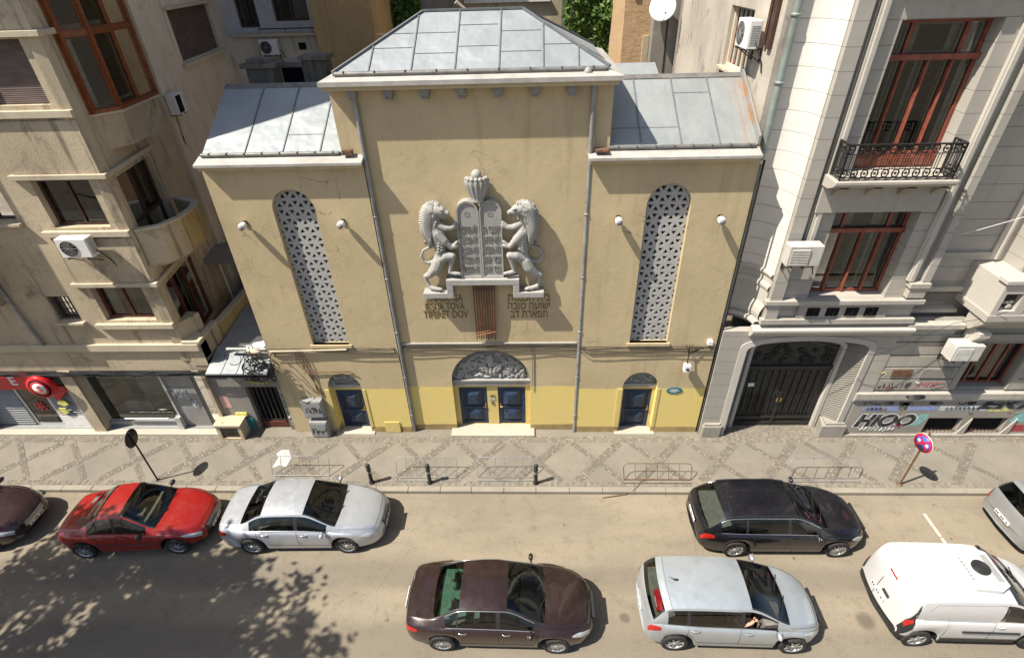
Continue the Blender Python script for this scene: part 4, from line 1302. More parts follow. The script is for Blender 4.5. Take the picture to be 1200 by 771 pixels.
def post(x, y, z0, z1, r): ow.box(x - r, x + r, y - r, y + r, z0, z1)
zs_, zt_ = 10.86, 14.2
segs = [((-11.02, 13.86), (-10.64, 14.36), 1), ((-10.64, 14.36), (-10.83, 16.30), 2), ((-11.25, 13.62), (-11.02, 13.86), 0)]
for (a, b, n) in segs:
    A = Vector((*a, 0)); B = Vector((*b, 0)); d = (B - A); Ln = d.length; d.normalize(); nn = Vector((d.y, -d.x, 0))
    def fo(u, v, w, A=A, d=d, nn=nn): p = A + d*u - nn*w; return (p.x, p.y, v)
    if n == 0:
        ow.prism(rect(0, Ln, zs_, zt_), 0, .06, fo); continue
    ed = [0.0] + [Ln*k/n for k in range(1, n)] + [Ln]
    holes = []
    for p, q in zip(ed, ed[1:]):
        a0, b0 = p + .085, q - .085
        holes.append(rect(a0, b0, zs_ + .12, 12.55)); holes.append(rect(a0, b0, 12.72, 13.95))
        for h in holes[-2:]:
            gl.add([fo(u, v, .03) for u, v in h], [(0, 1, 2, 3)])
        if n == 2 and p > 0 or n == 1:
            ww = .13 if n == 2 else .16
            cu.add([fo(a0, zs_, .2), fo(a0 + ww, zs_, .24), fo(a0 + ww, 12.5, .24), fo(a0, 12.5, .2)], [(0, 1, 2, 3)])
    ow.plate(rect(0, Ln, zs_, zt_), holes, .07, fo)
    ow.box(-.02, Ln + .02, -.06, -.001, zs_ - .0, zs_ + .085, lambda x, y, z: fo(x, z, y))
    ow.box(-.0, Ln, -.03, -.001, 12.58, 12.69, lambda x, y, z: fo(x, z, y))
for (x, y) in ((-11.02, 13.86), (-10.645, 14.36), (-10.84, 16.29)): post(x, y, zs_, zt_, .055)
w_ = LP(ow, 'oriel_window'); w_['label'] = 'orange varnished wooden oriel window'
LP(gl, 'pane', w_); LP(cu, 'curtain', w_)
rb = MB(M['roomdim']); pts_ = [LW(u, v, w) for u, v, w in ((.6, 10.87, .3), (3.3, 10.87, .3), (3.3, 14.1, .3), (.6, 14.1, .3), (.6, 10.87, 2.2), (3.3, 10.87, 2.2), (3.3, 14.1, 2.2), (.6, 14.1, 2.2))]
rb.add(pts_, [(4,5,6,7),(0,1,5,4),(1,2,6,5),(2,3,7,6),(3,0,4,7)])
rb.prism([(-11.1, 13.95), (-10.75, 14.40), (-10.9, 16.2), (-11.45, 16.6)], 10.862, 10.90, lambda u, v, w: (u, v, w)); LP(rb, 'room_interior', w_)
mb = MB(M['ledge']); mb.prism([(-11.35, 13.6), (-11.0, 13.78), (-10.55, 14.32), (-10.74, 16.34), (-11.6, 17.0)], 14.2, 14.5, lambda u, v, w: (u, v, w)); LP(mb, 'oriel_top')

# third floor balcony: polygonal solid parapet
def parapet(pts, z0, z1, th, name, mat, cap=True, owner=None, capmat=None):
    mb = MB(mat)
    P = [Vector((*p, 0)) for p in pts]
    nrm = []
    for i in range(len(P)):
        d = (P[min(i+1, len(P)-1)] - P[max(i-1, 0)]).normalized(); nrm.append(Vector((-d.y, d.x, 0)))
    ins = [p + n*th for p, n in zip(P, nrm)]
    n = len(P)
    vs = [(p.x, p.y, z0) for p in P] + [(p.x, p.y, z1) for p in P] + [(p.x, p.y, z0) for p in ins] + [(p.x, p.y, z1) for p in ins]
    fs = []
    for i in range(n - 1):
        fs += [(i, i+1, n+i+1, n+i), (2*n+i, 3*n+i, 3*n+i+1, 2*n+i+1), (n+i, n+i+1, 3*n+i+1, 3*n+i), (i, 2*n+i, 2*n+i+1, i+1)]
    fs += [(0, n, 3*n, 2*n), (n-1, 3*n-1, 4*n-1, 2*n-1)]
    mb.add(vs, fs)
    o = WP(mb, name, owner or lb)
    if cap:
        mb = MB(capmat or M['ledge']); e = .04
        out = [p - nn*e for p, nn in zip(P, nrm)]; inn = [p + nn*(th + e) for p, nn in zip(P, nrm)]
        vs = [(p.x, p.y, z1 + .001) for p in out] + [(p.x, p.y, z1 + .07) for p in out] + [(p.x, p.y, z1 + .001) for p in inn] + [(p.x, p.y, z1 + .07) for p in inn]
        mb.add(vs, fs); WP(mb, 'coping', o)
    return o
bp = [(-10.98, 13.35), (-10.42, 13.62), (-10.18, 14.25), (-10.16, 14.95), (-10.32, 15.5), (-11.25, 15.95)]
mb = MB(M['lb']); mb.prism(bp + [(-11.35, 15.9)], 6.82, 6.94, lambda u, v, w: (u, v, w)); mb.prism([(x - .18, y + .05) for x, y in bp] + [(-11.4, 15.8)], 6.70, 6.819, lambda u, v, w: (u, v, w)); LP(mb, 'balcony_slab')
o = parapet(bp[:3], 6.941, 7.86, .11, 'balcony_parapet', M['lb'])
o = parapet(bp[2:], 6.941, 7.86, .11, 'balcony_parapet', M['balc_rust']); o['label'] = 'rust stained part of the balcony parapet'
# second floor terrace parapet, pier and floor
mb = MB(M['lb']); mb.box(-10.98, -10.50, F - .02, F + .42, 3.2, 4.12); mb.box(-10.62, -10.50, F + .42, F + 1.15, 3.0, 4.121); LP(mb, 'terrace_pier')
mb = MB(M['ledge']); mb.box(-11.03, -10.45, F - .07, F + .47, 4.123, 4.19); mb.box(-10.66, -10.46, F + .47, F + 1.16, 4.124, 4.189); LP(mb, 'coping')
parapet([(-10.55, 14.5), (-10.50, 17.0), (-10.45, 20.0)], 2.9, 3.95, .14, 'terrace_parapet', M['balc_rust'])
mb = MB(M['lb']); mb.prism([(-11.05, 13.3), (-10.72, 13.95), (-10.70, 14.05), (-11.12, 14.1)], 3.46, 4.75, lambda u, v, w: (u, v, w)); LP(mb, 'terrace_screen')
mb = MB(M['greywall']); mb.prism([(-11.0, 13.3), (-10.5, 13.3), (-10.45, 20), (-12.0, 20)], 3.35, 3.45, lambda u, v, w: (u, v, w)); LP(mb, 'terrace_floor')
# concrete canopy slab between the houses
mb = MB(M['greywall']); mb.prism([(-11.5, 16.3), (-9.6, 16.2), (-9.7, 17.8), (-11.7, 17.7)], 5.3, 5.45, lambda u, v, w: (u, v, w)); LP(mb, 'concrete_canopy')
mb = MB(M['redbrown']); mb.box(-11.60, -9.5, 18.6, 18.7, 3.4, 5.6); LP(mb, 'wooden_partition')
mb = MB(M['alu']); mb.tube([(-10.9, 16.3, 3.45), (-10.9, 16.3, 5.3)], .035, 6); LP(mb, 'post')

# main cornice, fascia and shops ---------------------------------------------------
mb = MB(M['ledge']); mb.box(-27, -10.52, F - .10, F + .2, 3.84, 4.10); mb.box(-27, -10.53, F - .06, F - .001, 3.78, 3.839); LP(mb, 'cornice', bevel=.012)
mb = MB(M['lb']); mb.box(-27, -10.50, F + .001, F + .35, 2.98, 3.998); LP(mb, 'fascia')
mb = MB(M['lb']); mb.box(-15.75, -15.32, F - .05, F + .60, .1, 2.979); mb.box(-10.98, -10.86, F + .02, F + .6, .1, 2.979); mb.box(-27, -19.6, F - .02, F + .5, .1, 2.979); LP(mb, 'shop_pier')
mb = MB(M['step']); mb.box(-27, -10.9, 13.06, 13.35, .1, .20); LP(mb, 'shop_step', bevel=.008)
mb = MB(M['greypl']); mb.box(-27, -10.8, 13.351, 14.9, .1, .215); LP(mb, 'shop_floor')
mb = MB(M['shoproom']); mb.box(-27, -9.0, 14.9, 15.0, .1, 3.3); mb.box(-27, -10.86, 13.9, 14.9, 2.75, 2.97); LP(mb, 'shop_interior')
SG = XZ(F + .30)
# wide glazed shop front in the middle
def shopwin(x0, x1, z0, z1, name='shop_window', frame=.05, mat=None):
    mb = MB(mat or M['alu']); mb.plate(rect(x0, x1, z0, z1), [rect(x0 + frame, x1 - frame, z0 + frame, z1 - frame)], .06, SG)
    o = LP(mb, name)
    g = MB(M['shopglass']); g.add([SG(*p, .03) for p in rect(x0 + frame, x1 - frame, z0 + frame, z1 - frame)], [(0, 1, 2, 3)])
    LP(g, 'pane', o); return o
o = shopwin(-15.31, -12.56, .42, 2.97)
mb = MB(M['greypl']); mb.box(-15.31, -12.56, F + .25, F + .45, .21, .419); LP(mb, 'shop_stallriser')
mb = MB(M['alu']); mb.tube([(-14.6, F + .18, .62), (-13.0, F + .18, .62)], .03, 8); LP(mb, 'rail')
# white counter shapes in the window
mb = MB(M['curtain']); 
mb.lathe([(.55, 0), (.55, .05)], (-13.2, 14.1, .9), n=24); mb.box(-14.9, -13.9, 14.0, 14.4, .3, .95); mb.box(-14.3, -13.2, 14.35, 14.75, .4, 1.9); LP(mb, 'display_furniture', o)
# grey cladding panels with scribbled paint, then a narrow window
mb = MB(M['greypl'])
for i in range(3): mb.box(-12.54, -11.56, F + .24, F + .34, .22 + i*.92, 1.125 + i*.92)
o = LP(mb, 'cladding_panel', bevel=.006)
mb = MB(M['g_white']); r = random.Random(9)
for cx_, cz_, n_ in ((-12.1, 1.7, 5), (-11.75, 1.25, 2)):
    for k in range(n_):
        x = cx_ + (k - n_/2)*.11
        mb.tube([(x + r.uniform(-.07, .07), F + .236, cz_ + r.uniform(-.22, .25)) for _ in range(6)], .016, 5)
LP(mb, 'graffiti', o)
shopwin(-11.55, -10.99, .30, 2.97, mat=M['greypl'])
mb = MB(M['alu']); mb.box(-12.60, -12.53, F + .18, F + .36, .1, 2.97); mb.box(-12.68, -12.50, F + .05, F + .23, .2, .75); LP(mb, 'shutter_guide')
# left shop: red fascia, aluminium door, roller grille, poster panel
mb = MB(M['signred']); mb.prism([(-19.5, 2.15), (-16.55, 2.15), (-16.30, 2.55), (-16.30, 2.97), (-19.5, 2.97)], F + .02, F + .16, lambda u, v, w: (u, w, v)); fs_ = LP(mb, 'shop_fascia')
mb = MB(M['signwhite'])
put_text(mb, 'E', .5, lambda u, v, q: (-17.55 + u, F + .018 - q, 2.52 + v), .008, bold=.01)
put_text(mb, '\u2215\u2215', .42, lambda u, v, q: (-17.0 + u, F + .018 - q, 2.5 + v), .008)
LP(mb, 'lettering', fs_)
o = shopwin(-18.15, -17.05, .22, 2.14, 'shop_door', .09)
mb = MB(M['iron']); mb.box(-17.95, -17.25, F + .305, F + .33, .32, .55); LP(mb, 'kick_plate', o)
mb = MB(M['signred']); 
for k in range(14): 
    a = k*.9; mb.ball((-17.55 + .035*k*math.cos(a)*.5, F + .298, 1.15 + .035*k*math.sin(a)*.5), .05, 6, 4, (1, .1, 1))
LP(mb, 'sticker', o)
mb = MB(M['greypl'])
for k in range(17):
    z = .26 + k*.11
    mb.prism([(F + .28, z), (F + .32, z), (F + .32, z + .10), (F + .25, z + .035)], -19.55, -18.16, lambda u, v, w: (w, u, v))
    if k < 13: mb.prism([(F + .28, z + .45), (F + .32, z + .45), (F + .32, z + .545), (F + .255, z + .48)], -17.04, -16.10, lambda u, v, w: (w, u, v))
LP(mb, 'roller_grille')
mb = MB(M['signwhite']); mb.box(-17.04, -16.10, F + .25, F + .33, .22, .69); LP(mb, 'shop_panel')
mb = MB(M['signred']); mb.prism([(-16.9, 2.14), (-16.05, 2.14), (-16.05, 1.95), (-16.65, 1.45)], F + .20, F + .245, lambda u, v, w: (u, w, v)); LP(mb, 'poster')
mb = MB(M['g_yellow']); 
for (x, z) in ((-16.55, 1.36), (-16.72, .98)):
    mb.prism([(x - .20, z - .02), (x - .02, z - .16), (x + .20, z - .06), (x + .12, z + .12), (x - .1, z + .14)], F + .19, F + .22, lambda u, v, w: (u, w, v))
LP(mb, 'price_tag')
mb = MB(M['bluewall']); mb.box(-16.09, -15.76, F + .2, F + .35, .2, 2.14); LP(mb, 'poster_panel')
mb = MB(M['g_pink']); r = random.Random(2)
for k in range(16): x = r.uniform(-16.06, -15.8); z = r.uniform(.5, 2.0); mb.box(x, x + .1, F + .18 - .001*k, F + .195 - .001*k, z, z + r.uniform(.08, .25))
LP(mb, 'poster_picture')
# round red hanging sign with a white swirl
t = thing('round_shop_sign', 'round red projecting shop sign with a white swirl beside the left shop door', 'sign', (-16.42, F - .02, 2.45))
b = MB(M['signred']); b.lathe([(.44, 0), (.46, .04), (.46, .16), (.44, .20)], (0, -.24, 0), 'y', 32); b.build('disc', t)
b = MB(M['dark']); b.lathe([(.36, 0), (.36, .01)], (0, -.252, 0), 'y', 32); b.build('disc_face', t)
b = MB(M['signred']); b.lathe([(.29, 0), (.29, .01)], (0, -.263, 0), 'y', 32); b.build('inner_disc', t)
b = MB(M['signwhite']); b.lathe([(.215, 0), (.215, .008)], (0, -.272, 0), 'y', 28); b.build('emblem_ground', t)
b = MB(M['signred']); b.tube([(.10, -.275, .13), (.0, -.275, .12), (-.07, -.275, .06), (.0, -.275, .0), (.07, -.275, -.06), (.0, -.275, -.12), (-.10, -.275, -.12)], .022, 6); b.build('emblem', t)
b = MB(M['iron']); b.box(-.04, .04, -.04, .3, -.04, .04); b.build('bracket', t)

# rainwater pipe on the left of the front
mb = MB(M['pipe']); mb.tube([(-15.75, F - .08, 6.4), (-15.55, F - .08, 4.12)], .05, 8); LP(mb, 'downpipe')
# entrance bay between shop and synagogue
EY = F + .12
mb = MB(M['greywall']); mb.box(-10.85, -9.72, EY, EY + .4, .1, 3.05); mb.box(-8.62, -8.41, EY, EY + .3, .1, 3.05); mb.box(-9.72, -8.62, EY, EY + .3, 2.16, 3.05); LP(mb, 'entrance_wall')
o = MB(M['gate']); o.plate(rect(-9.71, -8.63, .14, 2.15), [rect(-9.60 + .165*k, -9.60 + .165*k + .12, .5, 1.98) for k in range(6)], .05, XZ(EY + .16)); e = LP(o, 'entrance_door')
b = MB(M['dark']); b.box(-9.7, -8.64, EY + .24, EY + .28, .14, 2.15); LP(b, 'pane', e)
b = MB(M['redbrown']); b.box(-9.7, -8.64, EY + .12, EY + .159, .14, .42); LP(b, 'kick_plate', e)
mb = MB(M['g_yellow'])
r = random.Random(5)
for k in range(8): mb.tube([(-9.6 + k*.1, EY - .012, 2.32 + r.uniform(-.06, .06)), (-9.55 + k*.1, EY - .012, 2.44 + r.uniform(-.05, .05)), (-9.5 + k*.1, EY - .012, 2.3 + r.uniform(-.05, .08))], .018, 5)
LP(mb, 'graffiti')
mb = MB(M['g_white']); r = random.Random(15)
for k in range(6):
    z = .45 + k*.30
    mb.tube([(-8.60 + r.uniform(0, .17), EY - .010, z + r.uniform(-.12, .16)) for _ in range(7)], .013, 5)
LP(mb, 'graffiti')
mb = MB(M['g_pink']); mb.box(-10.75, -10.45, EY - .006, EY, 1.2, 1.75); LP(mb, 'painted_panel')
mb = MB(M['teal']); mb.box(-10.25, -9.85, EY - .05, EY, .3, .72); mb.use(M['g_yellow']); mb.box(-10.4, -10.0, EY - .06, EY - .001, .86, .98); LP(mb, 'notice_board')
# cellar light box
mb = MB(M['lb']); mb.plate(rect(-10.98, -10.10, .1, .80), [rect(-10.87, -10.22, .2, .70)], .12, XZ(12.86)); mb.box(-10.98, -10.86, 12.98, F + .1, .1, .80); mb.box(-10.22, -10.10, 12.98, F + .1, .1, .80)
mb.box(-11.02, -10.06, 12.82, F + .1, .802, .86); cl = LP(mb, 'cellar_box')
b = MB(M['shopglass']); b.add([(-10.86, 12.92, .2), (-10.23, 12.92, .2), (-10.23, 12.92, .7), (-10.86, 12.92, .7)], [(0, 1, 2, 3)]); LP(b, 'pane', cl)
b = MB(M['roomdim']); b.box(-10.86, -10.22, 13.2, 13.24, .1, .8); LP(b, 'box_interior', cl)
# sheet roof over the entrance and the passage
fnx = lambda u, v, w: (w, u, v)
mb = MB(M['zinc']); mb.prism([(12.86, 3.10), (13.95, 3.42), (13.95, 3.47), (12.86, 3.15)], -10.45, -8.45, fnx)
mb.prism([(13.96, 3.36), (16.2, 3.60), (16.2, 3.65), (13.96, 3.41)], -10.45, -8.45, fnx)
for x in (-9.95, -9.45, -8.95): mb.prism([(12.86, 3.151), (13.95, 3.471), (13.95, 3.49), (12.86, 3.17)], x - .012, x + .012, fnx)
LP(mb, 'sheet_canopy')
mb = MB(M['dark']); mb.box(-10.45, -8.45, 12.86, 12.9, 2.98, 3.10); LP(mb, 'canopy_edge')
mb = MB(M['greywall']); mb.box(-10.44, -8.45, 16.21, 19.0, 3.3, 3.45); LP(mb, 'passage_roof')
mb = MB(M['white']); mb.prism([(-9.35, 13.7), (-8.75, 13.62), (-8.62, 14.25), (-9.2, 14.3)], 3.50, 3.53, lambda u, v, w: (u, v, w)); mb.box(-9.6, -9.2, 13.75, 13.85, 3.5, 3.56)
for i, vv in enumerate(mb.v): mb.v[i] = (vv[0], vv[1], vv[2] + .08)
LP(mb, 'loose_board')
# meter boxes
for (x0, x1, z0, z1, y) in ((-7.78, -7.08, 1.02, 1.78, F - .22), (-7.70, -7.08, .12, .86, F - .28)):
    t = thing('meter_box', 'grey metal meter box covered in scribbles, the upper one beside the left blue door' if z0 > 1 else 'grey metal meter box standing on the pavement beside the left blue door', 'meter box', ((x0+x1)/2, F, z0))
    w = (x1 - x0)/2; h = z1 - z0
    b = MB(M['greypl']); b.box(-w, w, y - F, -.005, 0, h); b.build('case', t, bevel=.015)
    b = MB(M['greypl']); b.box(-w + .05, w - .05, y - F - .015, y - F - .001, .06, h - .06); dd = b.build('cover', t, bevel=.006)
    b = MB(M['g_black']); r = random.Random(int(z0*10))
    for k in range(5): 
        cx_ = -w*.7 + k*w*.34
        b.tube([(cx_ + r.uniform(-.06, .06), y - F - .018, h*.5 + r.uniform(-.16, .16)) for _ in range(5)], .010, 5)
    b.build('graffiti', dd)
# air conditioners
def aircon(name_lab, loc, rotz=0.0, w=.80, h=.56, d=.30, style='fan'):
    t = thing('air_conditioner', name_lab, 'air conditioner', loc, rotz, 'air conditioners on the walls')
    b = MB(M['white'] if style == 'fan' else M['acgrey']); b.box(-w/2, w/2, -d - .16, -.16, 0, h); b.build('case', t, bevel=.02)
    if style != 'fan':
        b = MB(M['greypl']); b.box(-w/2 + .04, w*.12, -d - .166, -d - .1605, .05, h - .05); b.use(M['acgrey'])
        for k in range(10): b.prism([(-d - .19, .06 + k*(h - .12)/10), (-d - .167, .06 + k*(h - .12)/10), (-d - .167, .06 + (k + .55)*(h - .12)/10)], -w/2 + .05, w*.11, lambda u, v, q: (q, u, v))
        b.build('front_louvre', t)
    if style == 'fan':
      b = MB(M['dark']); b.lathe([(h*.41, 0), (h*.41, .006)], (-w*.14, -d - .167, h*.5), 'y', 26); b.build('fan_opening', t)
    if style == 'fan':
        b = MB(M['greypl'])
        for k in range(5): 
            rr_k = h*.41*(k + 1)/5
            b.tube([(-w*.14 + rr_k*math.cos(2*PI*j/20), -d - .175, h*.5 + rr_k*math.sin(2*PI*j/20)) for j in range(21)], .005, 4, cap=False)
        for k in range(6): a = PI*k/6; b.tube([(-w*.14 - h*.41*math.cos(a), -d - .178, h*.5 - h*.41*math.sin(a)), (-w*.14 + h*.41*math.cos(a), -d - .178, h*.5 + h*.41*math.sin(a))], .005, 4)
        b.build('fan_grille', t)
    b = MB(M['greypl'])
    for k in range(9): b.box(w/2 + .001, w/2 + .006, -d - .10, -.2, .08 + k*.05, .105 + k*.05)
    b.build('side_louvre', t)
    b = MB(M['iron'])
    for s in (-w*.32, w*.32):
        b.box(s - .02, s + .02, -d - .18, 0, -.04, -.001); b.box(s - .02, s + .02, -.03, 0, -.32, -.04)
        b.tube([(s, -d - .10, -.04), (s, -.02, -.30)], .014, 5)
    b.build('bracket', t)
    b = MB(M['iron']); b.tube([(w/2 + .0, -.25, .15), (w/2 + .08, -.22, .05), (w/2 + .10, -.06, -.25), (w/2 + .18, -.03, -.5)], .016, 6); b.build('hose', t)
    return t
aircon('white air conditioner on the beige front between two floors of the apartment house', (-12.45, F, 7.36), 0, .86, .56)
# white wall box beside the orange oriel
p = LW2(.25, 9.98, 0)
t = thing('air_conditioner', 'white air conditioner with dark side on the wall beside the orange oriel window', 'air conditioner', (p[0], p[1], p[2]), math.radians(98.3), 'air conditioners on the walls')
b = MB(M['white']); b.box(-.30, .30, -.34, -.05, 0, .60); b.build('case', t, bevel=.02)
b = MB(M['dark']); b.box(-.26, .10, -.348, -.341, .05, .55); b.build('front_grille', t)
b = MB(M['iron']); b.box(-.2, -.16, -.32, 0, -.04, -.001); b.box(.16, .2, -.32, 0, -.04, -.001); b.build('bracket', t)
b = MB(M['iron']); b.tube([(0, -.05, 0), (.05, -.03, -.4), (-.05, -.03, -.8), (.02, -.03, -1.0), (.05, -.02, -.7)], .012, 5); b.build('hose', t)
# brown shutter window on the rear side wall
mb = MB(M['shutter']); mb.plate(rect(2.32, 6.18, 11.21, 12.71), [], .04, lambda u, v, w: LW2(u, v, w + .12)); LP(mb, 'roller_shutter')
mb = MB(M['ledge']); mb.box(2.1, 6.4, -.16, -.001, 11.05, 11.17, lambda x, y, z: LW2(x, z, y)); LP(mb, 'window_sill')
mb = MB(M['ledge']); mb.box(2.1, 6.4, -.14, -.001, 12.74, 12.82, lambda x, y, z: LW2(x, z, y)); LP(mb, 'lintel_ledge')
# thick tangle of cables under the fascia, and the vine-like knot at the canopy
r = random.Random(21)
mb = MB(M['black'])
for k in range(13):
    pts = []
    z0 = 2.93 + r.uniform(-.06, .07); y0 = F - .05 - r.uniform(0, .09)
    for i in range(46):
        pts.append((-27 + i*.415, y0 + .03*math.sin(i*.9 + k), z0 + .035*math.sin(i*(.5 + .07*k) + k*2)))
    pts = [p for p in pts if p[0] < -8.5]
    mb.tube(pts, r.choice((.012, .016, .02)), 5)
o = mb.build('cable_bundle'); tag(o, 'black tangle of cables strung along the top of the left shop fronts', 'cables')
mb = MB(M['iron'])
for k in range(40):
    c = Vector((-8.75 + r.gauss(0, .2), 13.05 + r.gauss(0, .14), 3.25 + r.gauss(0, .27)))
    R0 = r.uniform(.10, .32); ax = r.uniform(0, PI); tl = r.uniform(-1, 1)
    mb.tube([(c.x + R0*math.cos(a)*math.cos(ax), c.y + R0*.6*math.cos(a)*math.sin(ax) + .1*math.sin(a)*tl, c.z + R0*math.sin(a)) for a in [2*PI*j/14*r.uniform(.96, 1.04) for j in range(13)]], r.choice((.012, .018)), 5)
o = mb.build('cable_coil'); tag(o, 'messy dark knot of coiled cables hanging at the corner of the sheet canopy', 'cables')
mb = MB(M['pipe']); mb.tube([(-9.9, 13.55, 3.62), (-9.2, 13.5, 3.66), (-8.5, 13.4, 3.72)], .06, 8); mb.use(M['ledge']); mb.ball((-8.95, 13.45, 3.62), .2, 12, 8, (1.4, .8, .5)); 
o = mb.build('pipe_bundle'); tag(o, 'grey pipe and pale sack lying on the sheet canopy', 'pipe')
# ================================================================== RIGHT STONE HOUSE
YR = 13.12
YB = 13.80       # recessed wall between the projecting bays
rb_ = thing('stone_townhouse', 'pale stone town house with carved gateway and red framed windows right of the synagogue', 'town house', (12.0, 13.12, 0.1))
def RP(mb, name, parent=None, **kw): return WP(mb, name, parent or rb_, **kw)
FR = XZ(YR)
# ---- cove: concave corner between the synagogue and the front
mb = MB(M['ash_pale'])
n = 20
arc = [(6.02 + .78*math.cos(a), YR + .83*math.sin(a)) for a in [PI/2 - PI/2*k/n for k in range(n + 1)]]
def cove_band(z0, z1, off0, off1, mat_mb):
    """sweep the cove outline, pushed towards the street by off"""
    c = (6.02, YR)
    vs = []
    for (x, y) in arc:
        d = Vector((c[0] - x, c[1] - y)).normalized()
        vs.append((x + d.x*off0, y + d.y*off0, z0)); vs.append((x + d.x*off1, y + d.y*off1, z1))
    mat_mb.add(vs, [(2*i, 2*i + 2, 2*i + 3, 2*i + 1) for i in range(n)], True)
cove_band(6.42, 18.0, 0, 0, mb)
RP(mb, 'cove')
mb = MB(M['trim_pale'])
prof = [(6.42, 0), (6.40, .05), (6.34, .07), (6.28, .05), (6.26, .0), (6.05, .0), (6.04, .04), (5.96, .07), (5.88, .06), (5.86, .02), (5.40, .02), (5.30, .06), (5.20, .10), (5.05, .12), (4.92, .10), (4.86, .05), (4.84, .18), (4.74, .20), (4.72, .02), (4.55, .02)]
for (za, oa), (zb, ob) in zip(prof, prof[1:]): cove_band(zb, za, ob, oa, mb)
RP(mb, 'cove_base')
mb = MB(M['ash']); mb.box(5.80, 6.05, 13.96, 14.5, 4.5, 18); RP(mb, 'cove_back')
# ---- projecting bay with the windows
OPN = [rect(7.92, 10.06, 5.66, 8.23), rect(7.92, 10.06, 9.29, 12.54), rect(7.92, 10.06, 13.6, 16.4)]
mb = MB(M['ash']); mb.plate(rect(6.80, 11.02, 4.50, 18.0), OPN, .42, FR)
mb.box(10.72, 11.019, YR + .42, YB + .1, 4.5, 18.0)
RP(mb, 'bay_wall')
mb = MB(M['ash']); mb.plate(rect(11.02, 13.55, 4.30, 18.0), [], .3, XZ(YB)); mb.box(-0.0 + 6.7, 13.5, YB + .9, YB + 1.0, .1, 18); RP(mb, 'recessed_wall')
# grooves and raised mouldings left and right of the windows
for s in (-1, 1):
    c = 8.99
    def X(v): return c + s*v
    def bx(mb_, a, b, y0, y1, z0, z1): mb_.box(min(X(a), X(b)), max(X(a), X(b)), y0, y1, z0, z1)
    zb = 7.30 if s < 0 else 6.22
    mb = MB(M['stone_dark']); bx(mb, 1.71, 1.83, YR - .012, YR - .002, zb, 18); RP(mb, 'groove_shade_strip')  # dark strip on the groove floor, its shade put into the colour
    mb = MB(M['trim_pale'])
    for (a, b, pr) in ((1.44, 1.66, .10), (1.48, 1.60, .14), (1.665, 1.70, .05)): bx(mb, a, b, YR - pr, YR - .001, zb if pr > .06 else zb + .02, 18)
    RP(mb, 'window_moulding', bevel=.018)
    mb = MB(M['ash']); bx(mb, 1.83, 2.17 if s < 0 else 2.029, YR - .15, YR - .003, zb - .1 if s > 0 else 4.9, 18); RP(mb, 'pilaster')
mb = MB(M['trim']); mb.box(10.50, 11.05, YR - .22, YR - .001, 6.05, 6.20); mb.box(10.55, 11.03, YR - .18, YR - .001, 5.72, 6.049); RP(mb, 'pilaster_foot', bevel=.01)
# ---- windows
def red_window(z0, z1, transom, x0=7.93, x1=10.05):
    w = window(rb_, FR, x0, x1, z0, z1, .34, M['redwood'], 4, transom, .075, curtain=.28, sash=M['greenish'], room=1.2,
               mull=[x0 + .53, x0 + 1.07, x0 + 1.60], mull_top=[x0 + .47, x0 + 1.66])
    mb = MB(M['redwood'])
    for xm in (x0 + .53, x0 + 1.07, x0 + 1.60): mb.tube([(xm, YR + .325, z0), (xm, YR + .325, transom)], .035, 6)
    mb.box(x0, x1, YR + .26, YR + .335, transom - .06, transom + .06)
    RP(mb, 'mullion', w)
    return w
red_window(5.68, 8.22, 7.60)
red_window(9.60, 12.53, 11.78)
red_window(13.9, 16.3, 15.5)
mb = MB(M['redwood']); mb.box(7.93, 10.05, YR + .30, YR + .36, 9.30, 9.599)
for k in range(4): mb.box(8.02 + k*.51, 8.42 + k*.51, YR + .27, YR + .299, 9.36, 9.55)
RP(mb, 'window_apron')
# lintel blocks with consoles above the upper window
mb = MB(M['trim'])
for k in range(5): mb.box(7.72 + k*.60, 8.00 + k*.60, YR - .22, YR - .001, 13.15, 13.42); mb.box(7.74 + k*.6, 7.98 + k*.6, YR - .14, YR - .001, 12.98, 13.149)
mb.box(7.55, 10.45, YR - .26, YR - .001, 13.421, 13.6)
RP(mb, 'console')
